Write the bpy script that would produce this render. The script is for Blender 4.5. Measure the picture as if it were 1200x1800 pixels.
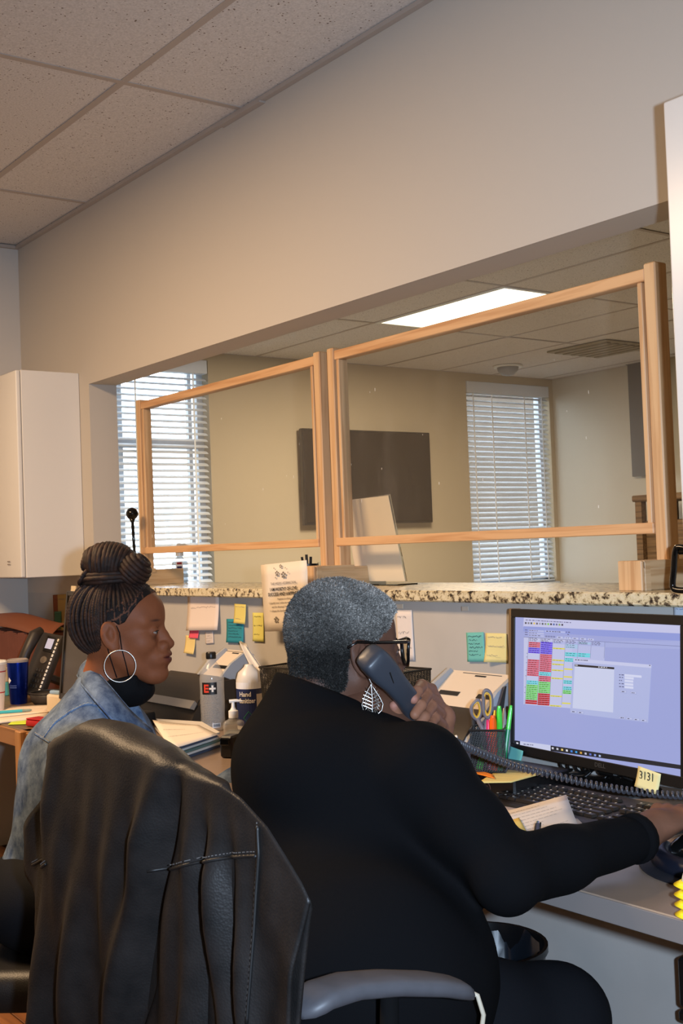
import bpy, bmesh, math, random
import numpy as np
from mathutils import Matrix, Vector, Euler
for o in list(bpy.data.objects): bpy.data.objects.remove(o)
S = bpy.context.scene
C = S.collection
random.seed(7); rng = np.random.default_rng(7)
PI = math.pi
# ------------------------------------------------------------------ camera
H = 1.29                       # eye height
F = 2079.406                   # focal length in photo pixels (frame 1200 x 1800)
R = np.array([[0.59375, 0.04674, 0.80329], [0.80379, 0.01173, -0.59480], [-0.03722, 0.99884, -0.03061]])
cd = bpy.data.cameras.new('camera'); cam = bpy.data.objects.new('camera', cd); C.objects.link(cam)
cd.sensor_fit = 'VERTICAL'; cd.sensor_height = 24.0; cd.lens = F * 24.0 / 1800.0
cd.clip_start = 0.05; cd.clip_end = 200
M4 = Matrix([list(R[0]) + [0], list(R[1]) + [0], list(R[2]) + [H], [0, 0, 0, 1]])
cam.matrix_world = M4
S.camera = cam
# ------------------------------------------------------------------ world, lights, exposure
S.view_settings.view_transform = 'Standard'; S.view_settings.look = 'None'
S.view_settings.gamma = 1.0; S.view_settings.use_curve_mapping = False
S.view_settings.exposure = 0.0
w = bpy.data.worlds.new('World'); S.world = w; w.use_nodes = True
bg = w.node_tree.nodes['Background']; bg.inputs[0].default_value = (0.66, 0.82, 1.0, 1); bg.inputs[1].default_value = 7.5
def area(name, loc, target, sx, sy, power, col, spread=180):
    l = bpy.data.lights.new(name, 'AREA'); l.shape = 'RECTANGLE'; l.size = sx; l.size_y = sy
    l.energy = power; l.color = col; l.spread = math.radians(spread)
    o = bpy.data.objects.new(name, l); C.objects.link(o); o.location = loc
    o.rotation_euler = (Vector(target) - Vector(loc)).to_track_quat('-Z', 'Y').to_euler()
    return o
WARM = (1.0, 0.675, 0.385); NEUT = (1.0, 0.80, 0.60)
area('office_ceiling_lamp', (-3.35, 0.20, 2.72), (-3.35, 0.20, 0), 1.2, 0.6, 105, WARM)
area('office_ceiling_lamp', (-0.3, -0.9, 2.72), (-0.3, -0.9, 0), 1.2, 0.6, 7, WARM)
area('waiting_room_lamp', (-5.45, 5.1, 2.735), (-5.45, 5.1, 0), 1.15, 0.55, 120, (1.0, 0.86, 0.66))
def flash():
    # the flash on the photographer's camera, just right of the lens
    l = bpy.data.lights.new('camera_flash', 'SPOT'); l.energy = 275; l.color = (0.60, 0.77, 1.0)
    l.spot_size = math.radians(104); l.spot_blend = 1.0; l.shadow_soft_size = 0.02
    o = bpy.data.objects.new('camera_flash', l); C.objects.link(o); o.location = (0.10, 0.06, H + 0.02)
    o.rotation_euler = (Vector((-1.75, 1.55, 1.20)) - o.location).to_track_quat('-Z', 'Y').to_euler()
flash()
# ------------------------------------------------------------------ helpers
def lin(c):
    c = [v / 255.0 for v in c[:3]]
    return tuple(v / 12.92 if v <= 0.04045 else ((v + 0.055) / 1.055) ** 2.4 for v in c)
def W(px, py, z=None, y=None, x=None, d=None):
    """point seen at a photo pixel on a plane z=, y=, x= of the room, or at depth d"""
    r = R @ np.array([px - 600.0, -(py - 900.0), -F])
    if z is not None: t = (z - H) / r[2]
    elif y is not None: t = y / r[1]
    elif x is not None: t = x / r[0]
    else: t = d / F
    return Vector((r[0] * t, r[1] * t, H + r[2] * t))
MATS = {}
def mat(name, col, rough=0.6, metal=0.0, bump=0.0, bscale=200.0, var=0.0, vscale=8.0, col2=None, trans=0.0, emit=None, estr=1.0, spec=0.5, ior=1.45, coat=0.0, stretch=None, attr=None, sheen=0.0):
    if name in MATS: return MATS[name]
    m = bpy.data.materials.new(name); m.use_nodes = True; MATS[name] = m
    nt = m.node_tree; N = nt.nodes; L = nt.links; b = N['Principled BSDF']
    rgb = lin(col)
    b.inputs['Base Color'].default_value = (*rgb, 1); b.inputs['Roughness'].default_value = rough
    b.inputs['Metallic'].default_value = metal; b.inputs['Transmission Weight'].default_value = trans
    b.inputs['IOR'].default_value = ior; b.inputs['Specular IOR Level'].default_value = spec
    b.inputs['Coat Weight'].default_value = coat; b.inputs['Sheen Weight'].default_value = sheen
    tc = N.new('ShaderNodeTexCoord'); vec = tc.outputs['Object']
    if stretch:
        mp = N.new('ShaderNodeMapping'); mp.inputs['Scale'].default_value = stretch
        L.new(vec, mp.inputs['Vector']); vec = mp.outputs['Vector']
    if attr:
        a = N.new('ShaderNodeAttribute'); a.attribute_name = attr
        base = a.outputs['Color']; L.new(base, b.inputs['Base Color'])
    if var > 0 or col2:
        n = N.new('ShaderNodeTexNoise'); n.inputs['Scale'].default_value = vscale; n.inputs['Detail'].default_value = 5
        L.new(vec, n.inputs['Vector'])
        rp = N.new('ShaderNodeValToRGB'); rp.color_ramp.elements[0].position = 0.35; rp.color_ramp.elements[1].position = 0.65
        if attr:
            rp.color_ramp.elements[0].color = (1 - var, 1 - var, 1 - var, 1); rp.color_ramp.elements[1].color = (1, 1, 1, 1)
            mx = N.new('ShaderNodeMix'); mx.data_type = 'RGBA'; mx.blend_type = 'MULTIPLY'; mx.inputs['Factor'].default_value = 1
            L.new(base, mx.inputs['A']); L.new(rp.outputs['Color'], mx.inputs['B']); L.new(mx.outputs['Result'], b.inputs['Base Color'])
        else:
            c2 = lin(col2) if col2 else tuple(v * (1 - var) for v in rgb)
            rp.color_ramp.elements[0].color = (*c2, 1); rp.color_ramp.elements[1].color = (*rgb, 1)
            L.new(rp.outputs['Color'], b.inputs['Base Color'])
        L.new(n.outputs['Fac'], rp.inputs['Fac'])
    if bump > 0:
        n2 = N.new('ShaderNodeTexNoise'); n2.inputs['Scale'].default_value = bscale; n2.inputs['Detail'].default_value = 3
        L.new(vec, n2.inputs['Vector'])
        bp = N.new('ShaderNodeBump'); bp.inputs['Strength'].default_value = bump; bp.inputs['Distance'].default_value = 0.002
        L.new(n2.outputs['Fac'], bp.inputs['Height']); L.new(bp.outputs['Normal'], b.inputs['Normal'])
    if emit is not None:
        b.inputs['Emission Color'].default_value = (*lin(emit), 1); b.inputs['Emission Strength'].default_value = estr
    return m
def wood_mat(name, axis, c1=(222, 170, 118), c2=(196, 138, 86), rough=0.5, scale=1.0):
    if name in MATS: return MATS[name]
    m = bpy.data.materials.new(name); m.use_nodes = True; MATS[name] = m
    nt = m.node_tree; N = nt.nodes; L = nt.links; b = N['Principled BSDF']; b.inputs['Roughness'].default_value = rough
    tc = N.new('ShaderNodeTexCoord'); mp = N.new('ShaderNodeMapping')
    sc = [60 * scale, 60 * scale, 60 * scale]; sc['xyz'.index(axis)] = 2.5 * scale
    mp.inputs['Scale'].default_value = sc; L.new(tc.outputs['Object'], mp.inputs['Vector'])
    n = N.new('ShaderNodeTexNoise'); n.inputs['Scale'].default_value = 1.0; n.inputs['Detail'].default_value = 3; n.inputs['Distortion'].default_value = 0.6
    L.new(mp.outputs['Vector'], n.inputs['Vector'])
    rp = N.new('ShaderNodeValToRGB'); e = rp.color_ramp.elements
    e[0].position = 0.36; e[0].color = (*lin(c2), 1); e[1].position = 0.56; e[1].color = (*lin(c1), 1)
    L.new(n.outputs['Fac'], rp.inputs['Fac']); L.new(rp.outputs['Color'], b.inputs['Base Color'])
    return m
class MB:
    """collects vertices and faces of one mesh"""
    def __init__(s): s.v = []; s.f = []; s.mi = []; s.cur = 0; s.cols = None
    def add(s, vs, fs, M=None):
        k = len(s.v)
        s.v += [tuple((M @ Vector(p)) if M is not None else p) for p in vs]
        s.f += [tuple(k + i for i in f) for f in fs]; s.mi += [s.cur] * len(fs)
        return s
    def box(s, c, d, M=None, bev=0.0, seg=1, taper=None):
        hx, hy, hz = d[0] / 2, d[1] / 2, d[2] / 2
        vs = [(c[0] + sx * hx, c[1] + sy * hy, c[2] + sz * hz) for sz in (-1, 1) for sy in (-1, 1) for sx in (-1, 1)]
        fs = [(0, 2, 3, 1), (4, 5, 7, 6), (0, 1, 5, 4), (2, 6, 7, 3), (0, 4, 6, 2), (1, 3, 7, 5)]
        if bev <= 0: return s.add(vs, fs, M)
        bm = bmesh.new(); bv = [bm.verts.new(p) for p in vs]; [bm.faces.new([bv[i] for i in f]) for f in fs]
        bmesh.ops.bevel(bm, geom=bm.edges[:], offset=min(bev, 0.49 * min(d)), segments=seg, affect='EDGES', profile=0.5)
        bm.verts.index_update()
        s.add([v.co[:] for v in bm.verts], [[v.index for v in f.verts] for f in bm.faces], M); bm.free(); return s
    def b2(s, lo, hi, M=None, bev=0.0, seg=1):
        return s.box([(a + b) / 2 for a, b in zip(lo, hi)], [abs(b - a) for a, b in zip(lo, hi)], M, bev, seg)
    def lathe(s, prof, n=24, M=None, c=(0, 0, 0), cap=True):
        vs = []; fs = []
        for r, z in prof:
            for i in range(n):
                a = 2 * PI * i / n; vs.append((c[0] + r * math.cos(a), c[1] + r * math.sin(a), c[2] + z))
        for j in range(len(prof) - 1):
            for i in range(n):
                a = j * n + i; b_ = j * n + (i + 1) % n; fs.append((a, b_, b_ + n, a + n))
        if cap:
            if prof[0][0] > 1e-5: fs.append(tuple(range(n - 1, -1, -1)))
            if prof[-1][0] > 1e-5: k = (len(prof) - 1) * n; fs.append(tuple(k + i for i in range(n)))
        return s.add(vs, fs, M)
    def tube(s, pts, r, n=8, M=None, closed=False, flat=1.0):
        P = [Vector(p) for p in pts]; m = len(P); rs = r if hasattr(r, '__len__') else [r] * m
        vs = []; fs = []; up = None
        for i in range(m):
            if closed: t = P[(i + 1) % m] - P[i - 1]
            else: t = P[min(i + 1, m - 1)] - P[max(i - 1, 0)]
            t = t.normalized() if t.length > 1e-9 else Vector((0, 0, 1))
            if up is None: up = t.orthogonal().normalized()
            up = (up - t * up.dot(t)); up = up.normalized() if up.length > 1e-6 else t.orthogonal().normalized()
            sd = t.cross(up)
            for k in range(n):
                a = 2 * PI * k / n; vs.append(tuple(P[i] + (up * math.cos(a) + sd * math.sin(a) * flat) * rs[i]))
        last = m if closed else m - 1
        for i in range(last):
            for k in range(n):
                a = i * n + k; b_ = i * n + (k + 1) % n; c2 = ((i + 1) % m) * n
                fs.append((a, b_, c2 + (k + 1) % n, c2 + k))
        if not closed: fs.append(tuple(range(n - 1, -1, -1))); fs.append(tuple((m - 1) * n + k for k in range(n)))
        return s.add(vs, fs, M)
    def prism(s, poly, z0, z1, M=None):
        n = len(poly); vs = [(p[0], p[1], z0) for p in poly] + [(p[0], p[1], z1) for p in poly]
        fs = [tuple(range(n - 1, -1, -1)), tuple(range(n, 2 * n))] + [(i, (i + 1) % n, n + (i + 1) % n, n + i) for i in range(n)]
        return s.add(vs, fs, M)
    def sphere(s, c, r, n=16, M=None, sc=(1, 1, 1)):
        vs = []; fs = []; m = n // 2
        for j in range(m + 1):
            t = PI * j / m
            for i in range(n):
                a = 2 * PI * i / n; vs.append((c[0] + sc[0] * r * math.sin(t) * math.cos(a), c[1] + sc[1] * r * math.sin(t) * math.sin(a), c[2] + sc[2] * r * math.cos(t)))
        for j in range(m):
            for i in range(n): a = j * n + i; b_ = j * n + (i + 1) % n; fs.append((a, a + n, b_ + n, b_))
        return s.add(vs, fs, M)
    def grid(s, pts, M=None):
        """pts: rows of points"""
        nr, nc = len(pts), len(pts[0]); vs = [tuple(p) for r_ in pts for p in r_]
        fs = [(j * nc + i, j * nc + i + 1, (j + 1) * nc + i + 1, (j + 1) * nc + i) for j in range(nr - 1) for i in range(nc - 1)]
        return s.add(vs, fs, M)
    def build(s, name, m=None, parent=None, smooth=False, world=False, kind=None, label=None, solid=0.0):
        me = bpy.data.meshes.new(name)
        vs = s.v
        if world and parent is not None:
            inv = basis(parent).inverted(); vs = [tuple(inv @ Vector(p)) for p in vs]
        me.from_pydata(vs, [], s.f)
        ms = m if isinstance(m, (list, tuple)) else [m]
        for q in ms:
            if q is not None: me.materials.append(q)
        if len(ms) > 1: me.polygons.foreach_set('material_index', s.mi)
        if smooth: me.shade_smooth() if smooth is True else None
        me.update()
        o = bpy.data.objects.new(name, me); C.objects.link(o)
        if smooth == 'auto':
            for p in me.polygons: p.use_smooth = True
            try: me.set_sharp_from_angle(angle=math.radians(35))
            except Exception: pass
        if parent is not None: o.parent = parent
        if kind: o['kind'] = kind
        if label: o['label'] = label
        if solid: md = o.modifiers.new('solid', 'SOLIDIFY'); md.thickness = solid; md.offset = 0
        return o
def basis(o):
    M = Matrix.Translation(o.location) @ o.rotation_euler.to_matrix().to_4x4()
    return basis(o.parent) @ M if o.parent else M
def thing(name, label, cat, loc=(0, 0, 0), rz=0.0, group=None, rot=None):
    o = bpy.data.objects.new(name, None); C.objects.link(o); o.empty_display_size = 0.05
    o.location = loc; o.rotation_euler = rot if rot else (0, 0, rz)
    return tag(o, label, cat, group)
def tag(o, label, cat, group=None):
    o['label'] = label; o['category'] = cat
    if group: o['group'] = group
    return o
def struct(o): o['kind'] = 'structure'; return o
def frame(origin, xdir, ydir):
    """matrix with given origin, local x and y directions (z = x cross y)"""
    x = Vector(xdir).normalized(); z = x.cross(Vector(ydir)).normalized(); y = z.cross(x)
    return Matrix(((x.x, y.x, z.x, origin[0]), (x.y, y.y, z.y, origin[1]), (x.z, y.z, z.z, origin[2]), (0, 0, 0, 1)))
def text_mesh(mb, txt, size, M, align='CENTER', ext=0.0002, xs=1.0, bold=0.0, fit=None):
    cu = bpy.data.curves.new('t', 'FONT'); cu.body = txt; cu.size = size; cu.align_x = align; cu.align_y = 'CENTER'; cu.extrude = ext; cu.resolution_u = 2; cu.offset = bold
    o = bpy.data.objects.new('t', cu); C.objects.link(o)
    dg = bpy.context.evaluated_depsgraph_get(); me = bpy.data.meshes.new_from_object(o.evaluated_get(dg))
    if fit:
        wx = [v.co.x for v in me.vertices]; xs = fit / max(1e-6, max(wx) - min(wx))
    mb.add([(v.co.x * xs, v.co.y, v.co.z) for v in me.vertices], [tuple(p.vertices) for p in me.polygons], M)
    bpy.data.objects.remove(o); bpy.data.curves.remove(cu); bpy.data.meshes.remove(me)
def scribble(mb, x0, x1, y, h, M, z=0.0008, wd=0.0006, step=0.0022, seed=0):
    """one line of small handwriting as a flat ribbon in the xy plane of M"""
    r_ = random.Random(seed); x = x0; pts = []; gap = []
    while x < x1:
        pts.append((x, y + (r_.random() - 0.5) * h)); gap.append(r_.random() < 0.14); x += step * (0.5 + r_.random())
    for a, b_, g in zip(pts, pts[1:], gap):
        if g: continue
        t = Vector((b_[0] - a[0], b_[1] - a[1], 0)).normalized(); nx, ny = -t.y * wd / 2, t.x * wd / 2
        mb.add([(a[0] + nx, a[1] + ny, z), (a[0] - nx, a[1] - ny, z), (b_[0] - nx, b_[1] - ny, z), (b_[0] + nx, b_[1] + ny, z)], [(0, 1, 2, 3)], M)
# ---- implicit surfaces: sparse surface nets
def ell(P, c, r, rot=None):
    q = P - np.array(c)
    if rot is not None: q = q @ rot
    r = np.array(r); k0 = np.linalg.norm(q / r, axis=1); k1 = np.linalg.norm(q / (r * r), axis=1) + 1e-9
    return k0 * (k0 - 1.0) / k1
def sph(P, c, r): return np.linalg.norm(P - np.array(c), axis=1) - r
def rc(P, a, b, ra, rb):
    a = np.array(a, float); b = np.array(b, float); ba = b - a
    t = np.clip(((P - a) @ ba) / (ba @ ba), 0, 1)
    return np.linalg.norm(P - a - t[:, None] * ba, axis=1) - (ra + (rb - ra) * t)
def chain(P, pts, rs, k=0.012):
    d = None
    for i in range(len(pts) - 1):
        e = rc(P, pts[i], pts[i + 1], rs[i], rs[i + 1]); d = e if d is None else smin(d, e, k)
    return d
def smin(a, b, k):
    h = np.clip(0.5 + 0.5 * (b - a) / k, 0, 1); return b + (a - b) * h - k * h * (1 - h)
def smax(a, b, k): return -smin(-a, -b, k)
def wob(P, amp, fr, seed=1, n=5):
    r_ = np.random.default_rng(seed); o = 0
    for i in range(n):
        v = r_.normal(size=3); v /= np.linalg.norm(v); o = o + np.sin(P @ (v * fr * (0.6 + r_.random())) + r_.random() * 6.28)
    return o * amp / n
def surfnet(f, lo, hi, h, nb=10):
    lo = np.array(lo, float); hi = np.array(hi, float); B = h * nb
    nbk = np.ceil((hi - lo) / B).astype(int)
    ii = np.stack(np.meshgrid(*[np.arange(n) for n in nbk], indexing='ij'), -1).reshape(-1, 3)
    cen = lo + (ii + 0.5) * B
    act = ii[np.abs(f(cen)) < B * 2.0]
    g = np.arange(nb + 1); loc = np.stack(np.meshgrid(g, g, g, indexing='ij'), -1).reshape(-1, 3)
    vals = np.empty((len(act), nb + 1, nb + 1, nb + 1))
    for s0 in range(0, len(act), 400):
        a = act[s0:s0 + 400]; idx = (a[:, None, :] * nb + loc[None]).reshape(-1, 3)
        vals[s0:s0 + 400] = f(lo + idx * h).reshape(len(a), nb + 1, nb + 1, nb + 1)
    dims = nbk * nb + 1
    cs = [vals[:, i:nb + i, j:nb + j, k:nb + k] for i in (0, 1) for j in (0, 1) for k in (0, 1)]
    neg = sum((c < 0).astype(int) for c in cs); mask = (neg > 0) & (neg < 8)
    bi, ci, cj, ck = np.nonzero(mask); cell = act[bi] * nb + np.stack([ci, cj, ck], 1)
    cv = np.stack([c[mask] for c in cs], 1); off = np.array([(i, j, k) for i in (0, 1) for j in (0, 1) for k in (0, 1)], float)
    acc = np.zeros((len(cell), 3)); cnt = np.zeros(len(cell))
    for a in range(8):
        for b in range(a + 1, 8):
            if np.abs(off[a] - off[b]).sum() != 1: continue
            va, vb = cv[:, a], cv[:, b]; m = (va < 0) != (vb < 0); t = np.where(m, va / np.where(m, va - vb, 1), 0)
            acc += np.where(m[:, None], off[a] + t[:, None] * (off[b] - off[a]), 0); cnt += m
    V = lo + (cell + acc / cnt[:, None]) * h
    ids = (cell[:, 0] * dims[1] + cell[:, 1]) * dims[2] + cell[:, 2]
    order = np.argsort(ids); sid = ids[order]; quads = []
    for ax in range(3):
        sl = [slice(0, nb)] * 3; sl2 = list(sl); sl2[ax] = slice(1, nb + 1)
        v0 = vals[(slice(None), *sl)]; v1 = vals[(slice(None), *sl2)]
        bi, a_, b_, c_ = np.nonzero((v0 < 0) != (v1 < 0)); flip = v0[bi, a_, b_, c_] < 0
        co = act[bi] * nb + np.stack([a_, b_, c_], 1); u, v = (ax + 1) % 3, (ax + 2) % 3; q = []
        for du, dv in ((1, 1), (0, 1), (0, 0), (1, 0)):
            c2 = co.copy(); c2[:, u] -= du; c2[:, v] -= dv
            k = (c2[:, 0] * dims[1] + c2[:, 1]) * dims[2] + c2[:, 2]
            p = np.searchsorted(sid, k); p = np.clip(p, 0, len(sid) - 1); ok = sid[p] == k; q.append(np.where(ok, order[p], -1))
        q = np.stack(q, 1); g2 = (q >= 0).all(1); q = q[g2]; fl = flip[g2]
        q[~fl] = q[~fl][:, ::-1]; quads.append(q)
    return V, np.concatenate(quads)
def np_mesh(name, V, Q, m, parent=None, smooth=True, cols=None, world=True, link=True):
    V = np.asarray(V, float)
    if parent is not None and world:
        inv = np.array(basis(parent).inverted()); V = V @ inv[:3, :3].T + inv[:3, 3]
    me = bpy.data.meshes.new(name); Q = np.asarray(Q); n = Q.shape[1]
    me.vertices.add(len(V)); me.vertices.foreach_set('co', V.ravel())
    me.loops.add(Q.size); me.loops.foreach_set('vertex_index', Q.ravel().astype(np.int32))
    me.polygons.add(len(Q)); me.polygons.foreach_set('loop_start', np.arange(0, Q.size, n, dtype=np.int32))
    me.update(calc_edges=True); me.validate()
    if cols is not None:
        a = me.color_attributes.new('col', 'FLOAT_COLOR', 'POINT'); c4 = np.ones((len(V), 4)); c4[:, :3] = cols
        a.data.foreach_set('color', c4.ravel())
    if smooth: me.shade_smooth()
    me.materials.append(m); o = bpy.data.objects.new(name, me); C.objects.link(o)
    if parent is not None: o.parent = parent
    return o
# ------------------------------------------------------------------ the setting
CEIL = 2.758; D = 2.095; DB = 2.22; XL = -5.30; XR = 1.6; YB = -2.3
OX0, OX1, OZ1 = -4.565, -1.50, 2.014; LEDGE = 1.169; Z = 0.745
WX = -7.495; WY = 8.0; WRX = 1.6
paint = mat('wall_paint', (197, 189, 178), 0.7, bump=0.05, bscale=400, spec=0.2)
paint2 = mat('side_wall_paint', (204, 198, 190), 0.7, bump=0.05, bscale=400, spec=0.2)
wpaint = mat('waiting_wall_paint', (188, 172, 146), 0.75, spec=0.2)
lower = mat('lower_wall_paint', (188, 184, 178), 0.7, var=0.06, vscale=9, spec=0.2)
m = MB()
m.b2((XL - .1, D, OZ1), (XR, DB, CEIL + .1)); m.b2((XL - .1, D, LEDGE - .03), (OX0, DB, OZ1)); m.b2((OX1, D, LEDGE - .03), (XR, DB, OZ1))
struct(m.build('wall_front', paint))
lw = struct(MB().b2((XL - .1, D, -.02), (XR, DB, LEDGE - .03)).build('wall_front_lower', lower))
struct(MB().b2((XL - .1, YB, 0), (XL, D, CEIL + .1)).build('wall_left', paint2))
struct(MB().b2((XR, YB, 0), (XR + .1, DB, CEIL + .1)).build('wall_right', paint2))
struct(MB().b2((XL - .1, YB - .1, 0), (XR + .1, YB, CEIL + .1)).build('wall_back', paint2))
# floor of laminate planks
fl = wood_mat('laminate', 'x', (150, 98, 58), (112, 70, 40), 0.4, 0.5)
floor = struct(MB().b2((WX - .2, YB - .1, -.06), (XR + .1, WY + .1, -.004)).build('floor', mat('subfloor', (70, 50, 35), 0.8)))
pm = None
for j in range(8):
    for i in range(4):
        x0 = -5.28 + i * 1.3 - (j % 3) * 0.37; y0 = 0.95 + j * 0.14
        if x0 < XL: continue
        if pm is None:
            pm = MB().box((0, 0, 0), (1.296, .136, .008), bev=.0015).build('plank', fl, floor); o = pm
        else: o = pm.copy(); C.objects.link(o); o.parent = floor
        o.location = (x0 + .65, y0 + .07, 0.0)
struct(MB().b2((WX, DB, -.004), (WRX, WY, .004)).build('floor_waiting', mat('waiting_carpet', (158, 150, 138), .9, var=.1, vscale=40)))
# ceiling: white slab above, lay-in tiles and tee bars
cm = bpy.data.materials.new('ceiling_tile'); cm.use_nodes = True
nt = cm.node_tree; N = nt.nodes; L = nt.links; b = N['Principled BSDF']; b.inputs['Roughness'].default_value = 0.85; b.inputs['Specular IOR Level'].default_value = 0.1
tc = N.new('ShaderNodeTexCoord'); gm = N.new('ShaderNodeNewGeometry')
vo = N.new('ShaderNodeTexVoronoi'); vo.inputs['Scale'].default_value = 70; L.new(gm.outputs['Position'], vo.inputs['Vector'])
ns = N.new('ShaderNodeTexNoise'); ns.inputs['Scale'].default_value = 30; L.new(gm.outputs['Position'], ns.inputs['Vector'])
mm = N.new('ShaderNodeMath'); mm.operation = 'MULTIPLY_ADD'; mm.inputs[1].default_value = -0.55; L.new(ns.outputs['Fac'], mm.inputs[0]); mm.inputs[2].default_value = 0.40
lt = N.new('ShaderNodeMath'); lt.operation = 'LESS_THAN'; L.new(vo.outputs['Distance'], lt.inputs[0]); L.new(mm.outputs[0], lt.inputs[1])
n3 = N.new('ShaderNodeTexNoise'); n3.inputs['Scale'].default_value = 160; L.new(gm.outputs['Position'], n3.inputs['Vector'])
rp = N.new('ShaderNodeValToRGB'); rp.color_ramp.elements[0].position = .3; rp.color_ramp.elements[1].position = .7
rp.color_ramp.elements[0].color = (*lin((202, 196, 190)), 1); rp.color_ramp.elements[1].color = (*lin((224, 218, 212)), 1); L.new(n3.outputs['Fac'], rp.inputs['Fac'])
mx = N.new('ShaderNodeMix'); mx.data_type = 'RGBA'; L.new(lt.outputs[0], mx.inputs['Factor']); L.new(rp.outputs['Color'], mx.inputs['A']); mx.inputs['B'].default_value = (*lin((120, 105, 92)), 1)
L.new(mx.outputs['Result'], b.inputs['Base Color'])
tee = mat('tee_bar', (176, 164, 154), 0.5)
gapm = mat('ceiling_void', (60, 52, 46), 0.9)
ceil = struct(MB().b2((WX - .2, YB - .1, CEIL + .03), (XR + .1, WY + .1, CEIL + .1)).build('ceiling', gapm))
TX = [-3.288 - 1.2186 * 2 + 1.2186 * i for i in range(-1, 6)]          # joints across the room
TX = [XL] + [t for t in TX if t > XL + .05 and t < XR - .05] + [XR]
TY = [D] + [1.652 - .609 * i for i in range(7)] + [YB]
def tiles(tx, ty, skip=()):
    cache = {}
    for i in range(len(tx) - 1):
        for j in range(len(ty) - 1):
            x0, x1 = tx[i], tx[i + 1]; y0, y1 = sorted((ty[j], ty[j + 1]))
            if (i, j) in skip: continue
            if x1 - x0 < .03 or y1 - y0 < .03: continue
            key = (round(x1 - x0, 3), round(y1 - y0, 3))
            if key in cache: o = cache[key].copy(); C.objects.link(o); o.parent = ceil
            else:
                o = MB().box((0, 0, 0), (x1 - x0 - .006, y1 - y0 - .006, .016), bev=.003).build('ceiling_tile', cm, ceil); cache[key] = o
            o.location = ((x0 + x1) / 2, (y0 + y1) / 2, CEIL + .0098 + (.0022 if (i * 7 + j * 3) % 5 == 0 else 0))
    mt = MB()
    for x in tx: mt.box((x, (ty[0] + ty[-1]) / 2, CEIL + .0005), (.024, abs(ty[-1] - ty[0]), .003))
    for y in ty: mt.box(((tx[0] + tx[-1]) / 2, y, CEIL + .001), (abs(tx[-1] - tx[0]), .024, .003))
    for x in tx: mt.box((x, (ty[0] + ty[-1]) / 2, CEIL + .016), (.003, abs(ty[-1] - ty[0]), .03))
    mt.build('tee_grid', tee, ceil)
tiles(TX, TY)
m = MB(); m.b2((XL, D - .02, CEIL - .014), (XR, D - .0005, CEIL - .001)); m.b2((XL + .0005, YB, CEIL - .014), (XL + .02, D - .02, CEIL - .001))
m.b2((-3.42, D - .024, CEIL - .020), (-3.16, D - .0005, CEIL - .014))
m.build('wall_angle_trim', tee, ceil)
# ---- waiting room behind the opening
W1 = (3.25, 4.38, 1.00, 2.70); W2 = (6.93, 7.95, 0.92, 2.69)      # y0,y1,z0,z1 of the two windows
m = MB()
ys = [DB, W1[0], W1[1], W2[0], W2[1], WY + .1]
m.b2((WX - .16, DB - .1, 0), (WX, W1[0], CEIL + .03)); m.b2((WX - .16, W1[1], 0), (WX, W2[0], CEIL + .03)); m.b2((WX - .16, W2[1], 0), (WX, WY + .1, CEIL + .03))
for a in (W1, W2): m.b2((WX - .16, a[0], 0), (WX, a[1], a[2])); m.b2((WX - .16, a[0], a[3]), (WX, a[1], CEIL + .03))
struct(m.build('wall_waiting_left', wpaint))
struct(MB().b2((WX, WY, 0), (WRX + .1, WY + .1, CEIL + .03)).build('wall_waiting_far', mat('waiting_far_paint', (196, 186, 168), .75, spec=.2)))
struct(MB().b2((WRX, DB, 0), (WRX + .1, WY, CEIL + .03)).build('wall_waiting_right', wpaint))
struct(MB().b2((WX, DB - .06, 0), (XL - .1, DB, CEIL + .03)).build('wall_waiting_near', wpaint))
wtx = [WX] + [-6.05 + 1.21 * i for i in range(7)] + [WRX]; wty = [DB, 2.97, 3.58, 4.19, 4.80, 5.41, 6.02, 6.63, 7.24, 7.85, WY]
tiles(wtx, wty, skip=((1, 4),))
# the lit troffer of the waiting room
t = thing('ceiling_light', 'lit rectangular ceiling panel light in the room beyond the opening', 'ceiling light', (-5.445, 5.105, CEIL))
mf = MB()
for a in ((-.6, -.302, .6, -.27), (-.6, .27, .6, .302), (-.6, -.27, -.575, .27), (.575, -.27, .6, .27)): mf.b2((a[0], a[1], -.004), (a[2], a[3], .012))
mf.build('light_frame', mat('white_metal', (225, 225, 220), .4), t)
MB().b2((-.575, -.27, 0), (.575, .27, .006)).build('diffuser', mat('lit_diffuser', (255, 250, 235), .5, emit=(255, 243, 214), estr=3.0), t)
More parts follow.
